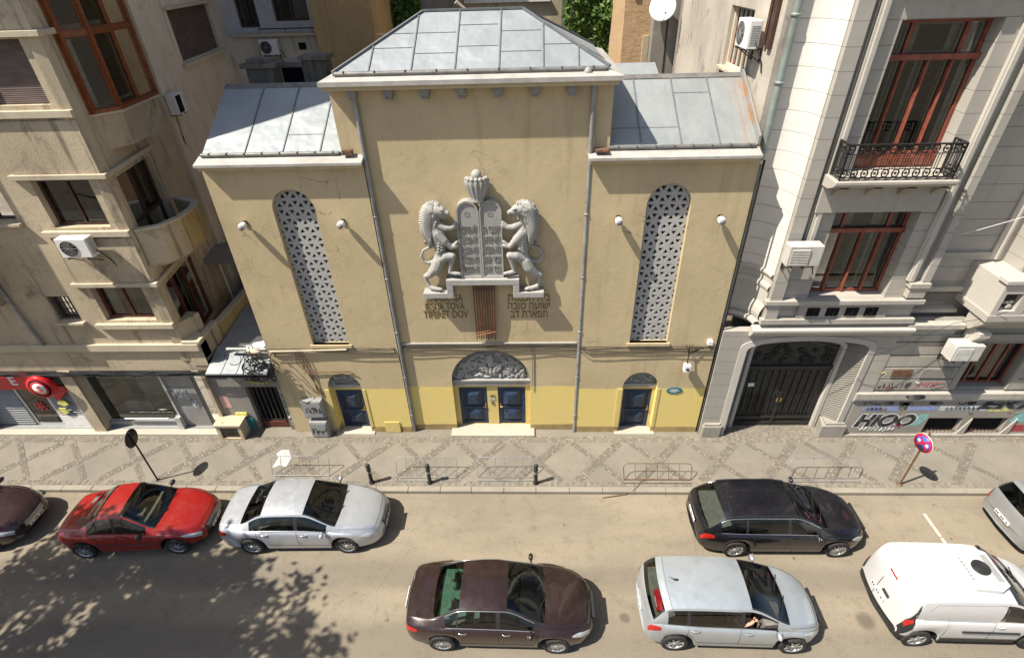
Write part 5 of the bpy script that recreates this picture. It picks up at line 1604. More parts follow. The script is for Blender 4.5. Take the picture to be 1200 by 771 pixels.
# ---- balcony
mb = MB(M['trim']); fnx = lambda u, v, w: (w, u, v)
mb.prism([(12.44, 9.19), (12.44, 9.27), (YR - .001, 9.29), (YR - .001, 9.0), (12.75, 9.02), (12.52, 9.12)], 7.26, 10.12, fnx); RP(mb, 'balcony_slab', bevel=.012)
mb = MB(M['ash_low'])
for k in range(4): mb.prism([(12.62, 9.03), (YR - .16, 9.01), (YR - .16, 8.75), (12.8, 8.92)], 7.55 + k*.80, 7.77 + k*.80, fnx)
RP(mb, 'console')
mb = MB(M['trim']); mb.box(7.3, 10.3, YR - .155, YR - .001, 8.30, 9.0); RP(mb, 'lintel')
mb = MB(M['iron'])
yb_ = 12.53; xa, xb = 7.36, 9.98; zb0, zt0 = 9.30, 10.12
def rail(p, q, posts):
    p = Vector(p); q = Vector(q)
    for z, r_ in ((zb0 + .05, .016), (zb0 + .25, .012), (zt0 - .22, .012), (zt0, .024)): mb.tube([p + Vector((0, 0, z)), q + Vector((0, 0, z))], r_, 5)
    for k in range(posts + 1):
        c = p.lerp(q, k/posts)
        mb.tube([c + Vector((0, 0, zb0)), c + Vector((0, 0, zt0))], .026 if k in (0, posts) else .010, 5)
        if k < posts:
            m_ = p.lerp(q, (k + .5)/posts)
            if k % 2 == 0:
                for zc, R_ in ((zt0 - .11, .085), (zb0 + .15, .085)):
                    dx = (q - p).normalized()
                    mb.tube([m_ + dx*R_*math.cos(2*PI*j/10) + Vector((0, 0, zc + R_*math.sin(2*PI*j/10))) for j in range(11)], .013, 4, cap=False)
                    mb.ball(m_ + Vector((0, 0, zc)), .035, 6, 4)
            else:
                mb.tube([m_ + Vector((0, 0, zb0 + .25)), m_ + Vector((0, 0, zt0 - .22))], .010, 4)
rail((xa, yb_, 0), (xb, yb_, 0), 22)
rail((xa, yb_, 0), (xa, YR - .16, 0), 4); rail((xb, yb_, 0), (xb, YR - .16, 0), 4)
RP(mb, 'balcony_railing')
# ---- ledges and grilles between window and gateway
mb = MB(M['trim']); mb.box(6.70, 11.12, YR - .20, YR - .001, 5.52, 5.66); mb.box(6.74, 11.08, YR - .14, YR - .001, 5.46, 5.519); RP(mb, 'window_sill', bevel=.014)
mb = MB(M['trim']); mb.box(6.72, 11.10, YR - .17, YR - .001, 4.84, 5.02); RP(mb, 'string_course', bevel=.014)
mb = MB(M['trim_pale']); mb.prism([(YR - .24, 4.60), (YR - .24, 4.67), (YR - .001, 4.74), (YR - .001, 4.36), (YR - .12, 4.40), (YR - .18, 4.50)], 6.55, 11.22, fnx); RP(mb, 'hood_cornice')
mb = MB(M['ash_low']); mb.box(7.72, 10.26, YR - .10, YR - .001, 5.03, 5.455); RP(mb, 'grille_panel')
for k in range(4):
    x = 7.98 + k*.545
    mb = MB(M['dark']); mb.box(x, x + .36, YR - .112, YR - .1005, 5.10, 5.38); mb.use(M['iron'])
    for j in range(3): mb.tube([(x + .06 + j*.12, YR - .125, 5.10), (x + .18 + .06*math.sin(j*2.5), YR - .125, 5.24), (x + .06 + j*.12, YR - .125, 5.38)], .014, 4)
    RP(mb, 'vent_grille')
# ---- gateway
fh = 4.36
def gate_arch(x0, x1, zs, rise, n=18, z0=.1):
    c = (x0 + x1)/2; hw = (x1 - x0)/2
    return [(x0, z0), (x1, z0)] + [(c + hw*math.cos(PI*k/n), zs + rise*abs(math.sin(PI*k/n))**.75) for k in range(n + 1)]
mb = MB(M['ash_g']); mb.plate(rect(5.80, 11.02, .1, 4.50), [gate_arch(6.42, 10.50, 3.86, .46)], .25, FR); RP(mb, 'gateway_wall')
# pale outer moulding, reeded splay, inner frame
def arch_ring(a, b, ya, yb, mat, name, reed=False):
    mb = MB(mat); m_ = len(a)
    if not reed:
        vs = [(u, ya, v) for u, v in a] + [(u, yb, v) for u, v in b]
        mb.add(vs, [(i, i + 1, m_ + i + 1, m_ + i) for i in range(1, m_ - 1)] + [(m_ - 1, 0, m_, 2*m_ - 1)])
    return RP(mb, name)
NG = 18
o1 = gate_arch(6.42, 10.50, 3.86, .46, NG); o2 = gate_arch(6.62, 10.30, 3.76, .40, NG); o3 = gate_arch(6.92, 9.88, 3.62, .36, NG); o4 = gate_arch(7.04, 9.76, 3.56, .32, NG)
def strip(mb, A, ya, B, yb):
    m_ = len(A); vs = [(u, ya, v) for u, v in A] + [(u, yb, v) for u, v in B]
    idx = [1] + list(range(2, m_)) 
    fs = [(i, i + 1, m_ + i + 1, m_ + i) for i in range(1, m_ - 1)]
    fs.append((m_ - 1, 0, m_, 2*m_ - 1))
    mb.add(vs, fs)
mb = MB(M['trim_pale'])
strip(mb, o1, YR - .03, o2, YR - .05); strip(mb, o1, YR - .03, o1, YR + .1); strip(mb, o2, YR - .05, o2, YR + .03)
strip(mb, o3, YR + .34, o4, YR + .34); strip(mb, o3, YR + .34, o3, YR + .40); strip(mb, o4, YR + .34, o4, YR + .50)
RP(mb, 'gate_surround')
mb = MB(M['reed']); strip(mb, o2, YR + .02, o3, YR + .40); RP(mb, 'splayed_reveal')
# reeds: fine rounded ribs across the splay
mb = MB(M['reed'])
def samp(P):      # walk along an outline from right foot over the arch to left foot
    pts = [Vector(P[i] + (0,)) for i in list(range(1, len(P))) + [0]]
    L = [0]
    for a, b in zip(pts, pts[1:]): L.append(L[-1] + (b - a).length)
    def at(t):
        d = t*L[-1]
        for i in range(len(L) - 1):
            if d <= L[i + 1]: 
                f = (d - L[i])/(L[i+1] - L[i] + 1e-9); p = pts[i].lerp(pts[i+1], f); return p.x, p.y
        return pts[-1].x, pts[-1].y
    return at
A2, A3 = samp(o2), samp(o3)
NR = 118
for k in range(NR):
    t_ = (k + .5)/NR
    a = A2(t_); b = A3(t_)
    if a[1] < .75: continue
    mb.tube([(a[0], YR + .03, a[1]), (b[0], YR + .39, b[1])], .024, 5)
RP(mb, 'reeding')
GY = YR + .46
gi = gate_arch(7.04, 9.76, 3.56, .32, NG)
mb = MB(M['gate']); mb.prism(gi, 0, .06, XZ(GY + .05))
cx_ = 8.40
for s in (-1, 1):
    for k in range(5):
        xx = cx_ + s*(.14 + k*.235)
        mb.box(xx - .085, xx + .085, GY + .015, GY + .049, .75, 2.62)
    mb.box(min(cx_, cx_ + s*1.27), max(cx_, cx_ + s*1.27), GY - .01, GY + .048, .12, .30); mb.box(min(cx_, cx_ + s*1.27), max(cx_, cx_ + s*1.27), GY - .008, GY + .047, .48, .56)
    mb.box(cx_ + s*.02 - .02, cx_ + s*.02 + .02, GY - .02, GY + .045, .12, 2.7)
mb.box(7.04, 9.76, GY - .03, GY + .046, 2.66, 2.80)
gt = RP(mb, 'gate')
mb = MB(M['iron'])
r = random.Random(8)
for s in (-1, 1):
    for k in range(9):       # lower grilles and scroll work overhead
        xx = cx_ + s*(.16 + k*.125)
        mb.tube([(xx, GY + .0, .58), (xx, GY - .005, 1.55), (xx + s*.04, GY, 1.62)], .013, 5)
    for k in range(13):
        c0 = (cx_ + s*r.uniform(.1, 1.15), r.uniform(2.95, 3.55)); R0 = r.uniform(.08, .16)
        mb.tube([(c0[0] + R0*(1 - a/9)*math.cos(a), GY + .03, c0[1] + R0*(1 - a/9)*math.sin(a)) for a in [j*.55 for j in range(15)]], .018, 5)
RP(mb, 'gate_scrollwork', gt)
mb = MB(M['brass']); mb.box(cx_ - .09, cx_ - .04, GY - .04, GY - .0, 1.25, 1.42); mb.box(cx_ + .04, cx_ + .09, GY - .04, GY, 1.25, 1.42); RP(mb, 'handle', gt)
mb = MB(M['signwhite']); mb.box(7.24, 7.44, GY - .0, GY + .045, 1.92, 2.06); RP(mb, 'house_number_plate')
# plinth blocks either side
mb = MB(M['base'])
mb.prism([(5.85, 12.98), (6.46, 12.98), (6.90, YR + .35), (6.6, YR + .4), (5.85, YR + .2)], .1, .62, lambda u, v, w: (u, v, w))
mb.prism([(5.90, 13.02), (6.40, 13.02), (6.72, YR + .2), (5.9, YR + .2)], .621, .70, lambda u, v, w: (u, v, w))
mb.prism([(9.95, YR + .40), (9.80, 12.98), (10.62, 12.98), (10.62, YR + .2)], .1, .66, lambda u, v, w: (u, v, w))
mb.prism([(9.98, YR + .30), (9.92, 13.03), (10.56, 13.03), (10.56, YR + .2)], .661, .74, lambda u, v, w: (u, v, w))
RP(mb, 'gate_plinth', bevel=.015)
# blocks of the strip between synagogue and gateway: joints as real gaps
# ---- ground floor right of the gateway: rusticated courses with deep joints
YG = 13.16
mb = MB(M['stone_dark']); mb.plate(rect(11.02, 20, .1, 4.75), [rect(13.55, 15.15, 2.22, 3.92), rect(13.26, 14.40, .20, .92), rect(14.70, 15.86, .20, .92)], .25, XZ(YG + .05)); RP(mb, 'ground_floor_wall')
mb = MB(M['ash_low'])
for k, (za, zb) in enumerate(((2.13, 2.56), (2.60, 3.05), (3.09, 3.52), (3.56, 4.02), (4.06, 4.30))):
    for x0, x1 in ((10.52, 13.35), (15.35, 20)):
        if za > 3.95: x0, x1 = (10.52, 20) if x0 < 11 else (21, 22)
        mb.box(x0, x1, YG - .02, YG + .049, za, zb)
RP(mb, 'rusticated_course', bevel=.012)
mb = MB(M['trim']); mb.box(10.50, 20, YG - .14, YG + .049, 1.80, 2.06); mb.box(10.50, 20, YG - .10, YG + .049, 1.70, 1.799); RP(mb, 'plinth_ledge', bevel=.012)
mb = MB(M['base']); mb.plate(rect(10.60, 20, .1, 1.698), [rect(13.26, 14.40, .20, .92), rect(14.70, 15.86, .20, .92)], .10, XZ(YG - .055)); mb.box(10.6, 20, YG - .16, YG - .056, .1, .20); RP(mb, 'plinth_wall')
for x0, x1 in ((13.26, 14.40), (14.70, 15.86)):
    mb = MB(M['dark']); mb.box(x0, x1, YG + .10, YG + .14, .2, .92); cw = RP(mb, 'cellar_window')
    mb = MB(M['rustiron'])
    for k in range(9): mb.tube([(x0 + .08 + k*(x1 - x0 - .16)/8, YG - .01, .2), (x0 + .08 + k*(x1 - x0 - .16)/8, YG - .02, .40 + .03*math.sin(k))], [.014, .005], 5)
    mb.tube([(x0, YG - .008, .29), (x1, YG - .008, .29)], .010, 5)
    RP(mb, 'spikes', cw)
    mb = MB(M['trim']); mb.prism([(x1, .2), (x1 + .26, .2), (x1 + .26, .92)], YG - .10, YG - .056, lambda u, v, w: (u, w, v)); RP(mb, 'splayed_jamb')
window(rb_, XZ(YG + .05), 13.56, 15.14, 2.23, 3.91, .20, M['redwood'], 4, None, .06, curtain=.25)
mb = MB(M['ash_low']); mb.box(13.36, 13.55, YG - .02, YG + .049, 2.13, 4.0); mb.box(15.15, 15.34, YG - .02, YG + .049, 2.13, 4.0); RP(mb, 'window_jamb')
mb = MB(M['rustiron']); mb.box(11.35, 11.95, YG - .045, YG - .021, 2.68, 2.98); RP(mb, 'wall_vent')
mb = MB(M['stone_dark']); mb.box(12.25, 13.2, YG - .05, YG - .021, 2.66, 3.0); RP(mb, 'house_plaque')
# ---- balustraded oriel further right
mb = MB(M['trim']); mb.box(12.62, 17.5, 12.48, YB, 5.20, 5.42); mb.prism([(12.58, 5.05), (12.48, 5.19), (YG, 5.19), (YG, 4.62), (12.9, 4.7)], 12.68, 17.5, fnx); RP(mb, 'oriel_base', bevel=.012)
mb = MB(M['trim_pale']); mb.plate(rect(12.66, 13.50, 5.42, 6.42), [rect(12.80, 13.26, 5.55, 6.10)], .16, XZ(12.50)); mb.box(12.66, 13.50, 12.66, YB, 6.30, 6.42)
mb.box(12.66, 12.78, 12.66, YB, 5.42, 6.30); mb.box(13.50, 17.5, 12.52, 12.70, 5.42, 6.30); mb.box(12.60, 17.5, 12.44, 12.76, 6.421, 6.52); RP(mb, 'oriel_parapet')
mb = MB(M['ash_low']); r = random.Random(6)
for k in range(9): mb.ball((r.uniform(12.84, 13.2), 12.60, r.uniform(5.58, 5.85)), r.uniform(.05, .09), 7, 5, (1, .6, .8))
RP(mb, 'niche_rubble')
mb = MB(M['trim_pale'])
mb.prism([(YG - .02, 3.95), (12.95, 4.1), (12.62, 4.55), (12.62, 4.70), (YG - .02, 4.78)], 12.85, 13.18, fnx); RP(mb, 'corbel', bevel=.02)
mb = MB(M['trim']); mb.box(11.03, 12.66, YG - .20, YG + .05, 4.62, 4.78); mb.box(11.03, 12.66, YB - .16, YB - .001, 5.50, 5.66); mb.box(11.03, 12.62, YG + .0, YB - .001, 4.30, 4.62); 
mb.box(11.03, 12.66, YB - .30, YB - .001, 4.86, 4.98); RP(mb, 'string_course', bevel=.012)
mb = MB(M['reed'])
for k in range(24): mb.box(11.08 + k*.065, 11.12 + k*.065, YB - .06, YB - .001, 5.10, 5.40)
RP(mb, 'ornament_band')
mb = MB(M['ash']); mb.plate(rect(13.45, 20, 5.4, 18.0), [rect(14.6, 16.6, 6.6, 8.3), rect(14.6, 16.6, 9.4, 12.5)], .3, FR); mb.box(13.451, 13.75, YR + .3, YB + .1, 5.4, 18); RP(mb, 'bay_wall')
window(rb_, FR, 14.61, 16.59, 6.61, 8.29, .3, M['redwood'], 4, 7.7, .07, curtain=.3)
window(rb_, FR, 14.61, 16.59, 9.41, 12.49, .3, M['redwood'], 4, 11.8, .07, curtain=.3)
mb = MB(M['trim_pale'])
for (a, b, pr) in ((12.98, 13.10, .06), (13.12, 13.20, .10), (13.22, 13.30, .05)): mb.box(a, b, YB - pr, YB - .001, 6.50, 18)
RP(mb, 'panel_moulding', bevel=.012)
mb = MB(M['trim']); mb.box(11.03, 12.97, YB - .10, YB - .001, 6.62, 6.74); mb.box(11.03, 12.97, YB - .06, YB - .001, 6.50, 6.619); RP(mb, 'panel_moulding', bevel=.01)
mb = MB(M['ash']); mb.add([(5.7, 13.0, 18.0), (20, 13.0, 18.0), (20, 26, 18.0), (5.7, 26, 18.0), (5.7, 13.0, 18.3), (20, 13.0, 18.3), (20, 26, 18.3), (5.7, 26, 18.3)], [(0,3,2,1),(4,5,6,7),(0,1,5,4),(1,2,6,5),(2,3,7,6),(3,0,4,7)]); RP(mb, 'roof')
# ---- party wall above the synagogue roof
PW = lambda u, v, w: (5.75 + w, 13.9 + u, v)
mb = MB(M['party']); mb.plate(rect(0, 9.2, 8.5, 18.0), [rect(1.85, 3.68, 11.08, 12.60)], .25, PW); RP(mb, 'party_wall')
mb = MB(M['lb2']); mb.plate(rect(1.85, 3.68, 11.08, 12.60), [rect(1.92, 3.61, 11.14, 12.54)], .08, lambda u, v, w: PW(u, v, w + .12)); pwf = RP(mb, 'window_frame'); 
mb = MB(M['roomdim']); mb.box(6.02, 6.06, 15.6, 17.7, 11.0, 12.7); mb.use(M['greenish'])
for k in range(5): mb.box(5.96, 6.0, 15.85 + k*.36, 15.97 + k*.36, 11.14, 12.54)
mb.use(M['redwood']); 
for k in range(5): mb.box(5.95, 5.99, 16.02 + k*.36, 16.06 + k*.36, 11.14, 12.2)
RP(mb, 'window_blind', pwf)
mb = MB(M['ledge']); mb.box(5.62, 5.749, 15.7, 17.7, 11.0, 11.07); RP(mb, 'window_sill')
mb = MB(M['brown_wood']); mb.box(5.66, 5.749, 14.18, 14.40, 11.9, 14.5); mb.box(5.66, 5.749, 14.48, 14.62, 11.95, 14.5); RP(mb, 'wooden_batten')
mb = MB(M['pipe_green']); mb.tube([(5.86, 13.50, .15), (5.86, 13.50, 9.4)], .045, 8); mb.tube([(5.97, 13.84, 9.4), (5.97, 13.84, 18)], .085, 12)
for z in (9.6, 11.2, 12.6): mb.lathe([(.105, 0), (.105, .07)], (5.97, 13.84, z), n=12)
RP(mb, 'downpipe')
mb = MB(M['black']); mb.tube([(5.80, 13.20, .15), (5.79, 13.20, 9.6)], .03, 6); o = mb.build('drain_cable'); tag(o, 'black vertical cable in the gap between synagogue and stone town house', 'cable')
# ---- graffiti on the plinth
def gtext(body, x, z, size, y, fill, outline, w, name, slant=0.0):
    if outline:
        mb = MB(outline); put_text(mb, body, size, lambda u, v, q: (x + u, y - .003 - q*.2, z + v), .004, w*1.05, slant, .10*size); RP(mb, name + '_outline')
    mb = MB(fill); put_text(mb, body, size, lambda u, v, q: (x + u, y - .007 - q*.2, z + v), .004, w, slant, .055*size); RP(mb, name)
YP = YG - .055
mb = MB(M['g_teal']); mb.prism([(12.75, .6), (13.0, .55), (13.22, .95), (13.2, 1.12), (12.9, 1.1)], YP - .0022, YP - .001, lambda u, v, w: (u, w, v)); RP(mb, 'graffiti_ground')
gtext('HIOO', 11.88, .78, .72, YP, M['g_black'], M['g_white'], 1.95, 'graffiti_letters', .25)
mb = MB(M['g_white']); r = random.Random(33)
for k in range(9): x = 11.1 + k*.13; mb.tube([(x, YP - .004, .46 + r.uniform(-.03, .05)), (x + .08, YP - .004, .34 + r.uniform(-.05, .05)), (x + .16, YP - .004, .45 + r.uniform(-.04, .06))], .014, 5)
RP(mb, 'graffiti_line')
mb = MB(M['g_teal']); mb.prism([(15.9, .75), (18, .7), (18, 1.15), (16.1, 1.12)], YP - .0024, YP - .001, lambda u, v, w: (u, w, v)); RP(mb, 'graffiti_ground')
mb = MB(M['g_red']); mb.prism([(16.0, .3), (17.5, .3), (17.5, .62), (16.1, .6)], YP - .0026, YP - .001, lambda u, v, w: (u, w, v)); RP(mb, 'graffiti_ground')
# blue and white strips, black splashes, big black letters on the ledge zone
mb = MB(M['g_blue']); mb.box(10.95, 12.15, YP - .004, YP - .001, 1.24, 1.46); mb.box(12.40, 13.35, YP - .004, YP - .001, 1.26, 1.46); RP(mb, 'graffiti_strip')
mb = MB(M['g_white']); mb.box(13.42, 14.95, YP - .004, YP - .001, 1.26, 1.47); RP(mb, 'graffiti_strip')
mb = MB(M['g_black']); r = random.Random(71)
for (x0, n_) in ((11.05, 5), (13.6, 8)):
    for k in range(n_): 
        x = x0 + k*.14
        mb.tube([(x, YP - .008, 1.32), (x + .03, YP - .008, 1.42), (x + .08, YP - .008, 1.38), (x + .07, YP - .008, 1.30)], .016, 5)
RP(mb, 'graffiti_scribble')
YL = YG - .10
mb = MB(M['g_black']); r = random.Random(17)
def blot(x0, x1, z0, z1, y):
    n_ = 14; c = ((x0+x1)/2, (z0+z1)/2)
    mb.prism([(c[0] + (x1-x0)/2*math.cos(2*PI*k/n_)*r.uniform(.75, 1.15), c[1] + (z1-z0)/2*max(-.98, min(.98, math.sin(2*PI*k/n_)*r.uniform(.9, 1.3)))) for k in range(n_)], y - .005, y - .001, lambda u, v, w: (u, w, v))
for (x0, x1) in ((10.9, 11.1), (11.55, 11.9), (12.0, 12.5), (13.0, 13.45), (14.2, 14.5)): blot(x0, x1, 1.50, 1.70, YP)
blot(12.05, 12.7, 1.82, 2.04, YG - .14); blot(12.1, 12.4, 1.25, 1.62, YP)
RP(mb, 'graffiti_splash')
gtext('EKA', 15.6, 1.52, .50, YP - .006, M['g_black'], M['g_grey'], 2.0, 'graffiti_letters', .3)
mb = MB(M['g_yellow']); mb.prism([(14.98, 1.22), (15.5, 1.2), (15.9, 1.34), (15.3, 1.46), (15.0, 1.44)], YP - .0055, YP - .0042, lambda u, v, w: (u, w, v)); RP(mb, 'graffiti_ground')
mb = MB(M['g_black']); r = random.Random(3)
for k in range(9): x = 11.0 + k*.13; mb.tube([(x + r.uniform(-.06, .08), YG - .032, 2.33 + r.uniform(-.13, .13)) for _ in range(4)], .010, 4)
RP(mb, 'graffiti_tag')
mb = MB(M['g_red']); put_text(mb, 'JMEK', .30, lambda u, v, q: (12.6 + u, YG - .022 - q*.2, 2.34 + v), .006, .62, .2); mb.tube([(13.0 + .20*math.cos(a), YG - .03, 2.34 + .09*math.sin(a)) for a in [j*.5 for j in range(14)]], .010, 4); RP(mb, 'graffiti_tag')
mb = MB(M['g_yellow']); mb.tube([(10.75, YG - .03, 2.72), (10.85, YG - .03, 2.92), (10.95, YG - .03, 2.74), (11.1, YG - .03, 2.9), (11.2, YG - .03, 2.76)], .012, 4); RP(mb, 'graffiti_tag')
r = random.Random(404)
for k in range(22):
    x = r.uniform(10.8, 16.0); z = r.choice((r.uniform(.35, .6), r.uniform(1.15, 1.25), r.uniform(1.55, 1.66), r.uniform(2.2, 2.5)))
    if 13.2 < x and .1 < z < 1.0: continue
    if 13.3 < x < 15.4 and z > 2.1: continue
    yy = YP - .008 if z < 1.7 else YG - .03
    mb = MB(M[r.choice(('g_black', 'g_black', 'g_white', 'g_teal', 'g_red', 'g_blue', 'g_grey'))]); w_ = r.uniform(.12, .34); h_ = r.uniform(.04, .09)
    mb.tube([(x + w_*j/7 + r.uniform(-.03, .03), yy, z + r.uniform(-h_, h_)) for j in range(8)], r.choice((.006, .009, .012)), 4); RP(mb, 'graffiti_tag')
# air conditioners on this house
aircon('white air conditioner hanging left of the lower red framed window of the town house', (7.12, YR - .15, 7.02), 0, .86, .58, .34, 'louvre')
aircon('white air conditioner above the graffiti, left of the ground floor window of the town house', (12.75, YG - .02, 3.75), 0, .82, .56, .42, 'louvre')
t = aircon('white air conditioner on the flaking wall above the right wing roof', (5.75, 15.05, 11.85), math.radians(-90), .86, .62, .30)
t = thing('overhead_wire', 'thin pale wire running down across the shaded stone wall', 'wire', (0, 0, 0)) if False else None
o = cable([(13.6, 11.6, 9.6), (11.3, YB - .02, 7.05)], .008, M['signwhite'], 'overhead_wire', 'thin pale wire slanting across the shaded wall of the stone town house', 8, .04)
o = cable([(13.0, 12.4, 5.6), (12.2, 12.9, 4.9), (10.3, YR - .42, 3.9), (8.2, YR - .3, 4.35)], .007, M['black'], 'slack_cable', 'thin black cable drooping across the stone town house above the carved gate', 8, .05)

# ---- cables on the synagogue front
r = random.Random(14)
mb = MB(M['iron'])
for k in range(4):
    z0 = 3.86 - k*.035; ph = r.uniform(0, 6)
    pts = [(-8.35 + i*.28, (F if (-8.4 + i*.28 < -4.2 or -8.4 + i*.28 > 1.5) else FC) - .05 - .012*k, z0 + .02*math.sin(i*.7 + ph) - (.10*abs(math.sin((i*.28)*.9 + ph)) if k > 2 else 0)) for i in range(52)]
    pts = [p for p in pts if p[0] < 5.7]
    mb.tube(pts, r.choice((.007, .010, .012)), 5)
o = mb.build('cable_bundle'); tag(o, 'dark bundle of sagging cables fixed along the synagogue front above the doors', 'cables')
mb = MB(M['ledge']); mb.tube([(-8.3, F - .08, 3.80), (-5.8, F - .08, 3.86)], .028, 6); o = mb.build('conduit_pipe'); tag(o, 'pale conduit pipe on the left wing under the lattice window', 'pipe')
mb = MB(M['rustiron']); mb.tube([(-7.4, F - .05, 2.90), (-5.9, F - .05, 2.93), (-5.75, F - .05, 2.82)], .02, 6)
for k in range(4): mb.tube([(-7.45 + k*.06, F - .05, 3.85), (-7.55 + k*.12, F - .06, 3.3), (-7.3 + k*.05, F - .05, 2.9), (-7.0 - k*.06, F - .04, 1.9)], .012, 5)
o = mb.build('cable_bundle'); tag(o, 'brown rusty pipe and loose cables above the left blue door', 'cables')
mb = MB(M['black']); 
for k in range(3): mb.tube([(5.0 - k*.1, F - .04, 3.95), (4.9, F - .12, 3.75 - k*.06), (5.3, F - .06, 3.82), (5.55, F - .04, 3.9)], .011, 5)
mb.use(M['white']); mb.box(5.42, 5.56, F - .14, F - .001, 3.98, 4.12)
o = mb.build('junction_box'); tag(o, 'small white junction box with black cables at the right end of the synagogue front', 'junction box')
mb = MB(M['pipe']); mb.tube([(.05, FC - .03, 3.92), (.06, FC - .03, 2.3), (.02, FC - .04, 2.05)], .014, 5); o = mb.build('drop_cable'); tag(o, 'thin grey cable dropping down right of the carved door arch', 'cable')

# ================================================================== HOUSES BEHIND
bb = thing('rear_house', 'blue grey rear house with large window and balcony behind the left wing roof', 'house', (-10, 25, 0.1))
def BP_(mb, name, parent=None, **kw): return WP(mb, name, parent or bb, **kw)
mb = MB(M['bluewall']); mb.plate(rect(-13.0, -8.55, 11.47, 18), [rect(-10.45, -9.02, 11.95, 14.2), rect(-12.0, -11.15, 11.75, 14.0)], .3, XZ(25.0)); BP_(mb, 'front_wall')
mb = MB(M['lb2']); mb.box(-13.0, -8.5, 24.6, 25.3, 9.6, 11.46); mb.box(-13, -8.5, 25.0, 25.3, .1, 9.6); BP_(mb, 'lower_wall')
mb = MB(M['ledge']); mb.box(-12.2, -8.5, 24.4, 24.98, 11.47, 11.56); BP_(mb, 'balcony_slab')
mb = MB(M['iron']); 
for k in range(3): mb.tube([(-11.0 + k*1.1, 24.42, 11.56), (-11.0 + k*1.1, 24.42, 11.74)], .016, 5)
mb.tube([(-11.0, 24.42, 11.74), (-8.55, 24.42, 11.74)], .022, 5); BP_(mb, 'railing')
window(bb, XZ(25.0), -10.44, -9.03, 11.96, 14.19, .12, M['brown_wood'], 2, None, .08, curtain=.2)
window(bb, XZ(25.0), -11.99, -11.16, 11.76, 13.99, .12, M['brown_wood'], 2, None, .07, curtain=.2)
mb = MB(M['dark']); mb.box(-9.55, -9.25, 24.55, 24.598, 10.95, 11.2); BP_(mb, 'vent')
mb = MB(M['greywall']); mb.box(-13, -8.5, 25.31, 29, .1, 18); BP_(mb, 'house_body')
aircon('white air conditioner below the rear balcony behind the left wing roof', (-10.65, 24.59, 10.82), 0, .74, .56)
ch = thing('chimney', 'dark sooty chimney with a flat cap behind the left end of the left wing roof', 'chimney', (-7.70, 16.75, 9))
b = MB(M['soot']); b.box(-.38, .38, -.30, .30, 0, 2.45); b.box(-.42, .42, -.34, .34, 1.75, 1.83); b.build('shaft', ch)
b = MB(M['soot']); b.box(-.50, .50, -.40, .40, 2.451, 2.56); b.box(-.34, .34, -.26, .26, 2.561, 2.66); b.build('cap', ch)
c2 = thing('chimney', 'dark sooty chimney pair right of the capped one, beside the middle block roof', 'chimney', (-6.1, 16.75, 9))
b = MB(M['soot']); b.box(-.34, .34, -.30, .30, 0, 2.62); b.build('shaft', c2)
b = MB(M['soot']); b.box(-.42, .42, -.36, .36, 2.621, 2.72); b.build('cap', c2)
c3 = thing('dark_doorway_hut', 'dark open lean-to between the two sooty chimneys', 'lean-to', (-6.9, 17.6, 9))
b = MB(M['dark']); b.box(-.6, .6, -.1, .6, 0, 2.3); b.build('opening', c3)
b = MB(M['greywall']); b.box(-.75, .75, -.15, .7, 2.301, 2.45); b.build('roof_slab', c3)
rt = thing('tan_rear_house', 'tan rendered house corner behind the hipped roof on the left', 'house', (-7.4, 24.5, 0.1))
mb = MB(M['tanwall']); mb.box(-8.55, -6.20, 24.2, 30, .1, 18); WP(mb, 'wall', rt)
mb = MB(M['tanwall']); mb.box(-8.58, -8.0, 24.10, 24.198, 9, 18); WP(mb, 'rough_corner', rt)
rh = thing('pale_rear_house', 'pale rear house with white sill seen just above the hipped roof ridge', 'house', (-1.5, 31, 0.1))
mb = MB(M['lb']); mb.plate(rect(-4.9, 1.85, .1, 18), [rect(-3.0, .9, 12.20, 14.5)], .3, XZ(31)); WP(mb, 'wall', rh)
mb = MB(M['greywall']); mb.box(-5.2, -3.6, 29.5, 30.9, .1, 18); WP(mb, 'dark_wing', rh)
mb = MB(M['signwhite']); mb.box(-3.2, 1.1, 30.85, 31.0, 12.06, 12.19); WP(mb, 'window_sill', rh)
mb = MB(M['roomdim']); mb.box(-3.0, .9, 31.2, 31.25, 12.2, 14.5); WP(mb, 'window', rh)
mb = MB(M['ledge']); mb.tube([(-2.4, 20.5, 12.70), (-2.0, 20.6, 12.35)], .07, 8); o = mb.build('roof_pipe'); tag(o, 'pale pipe leaning behind the hipped roof ridge', 'pipe')
bk = thing('brick_rear_house', 'orange brick house end behind the right wing roof', 'house', (4.3, 24, 0.1))
mb = MB(M['brick']); mb.box(3.74, 4.80, 24, 29, .1, 18); WP(mb, 'brick_wall', bk)
mb = MB(M['greywall']); mb.box(4.80, 5.74, 23.4, 26, .1, 18); mb.box(4.10, 4.30, 23.96, 23.999, 12.4, 13.4); WP(mb, 'grey_wall', bk)
mb = MB(M['lb']); mb.box(4.55, 4.78, 23.9, 23.998, 9.5, 11.2); WP(mb, 'patch', bk)
ds = thing('satellite_dish', 'white satellite dish on a grey wall above the right wing roof', 'satellite dish', (5.02, 23.15, 12.15))
b = MB(M['signwhite'])
prof = [(.02, 0), (.2, .02), (.38, .07), (.48, .13), (.485, .14), (.37, .085), (.2, .035), (.02, .015)]
b.lathe([(r_, -h_) for r_, h_ in prof], (0, 0, 0), 'y', 28); dd = b.build('reflector', ds); dd.rotation_euler = (math.radians(-24), 0, math.radians(-15))
b = MB(M['iron']); b.tube([(0, 0.02, -.02), (.1, .2, -.1), (.3, .25, -.35), (.34, .25, -2.2)], .03, 6); b.build('mast', ds)
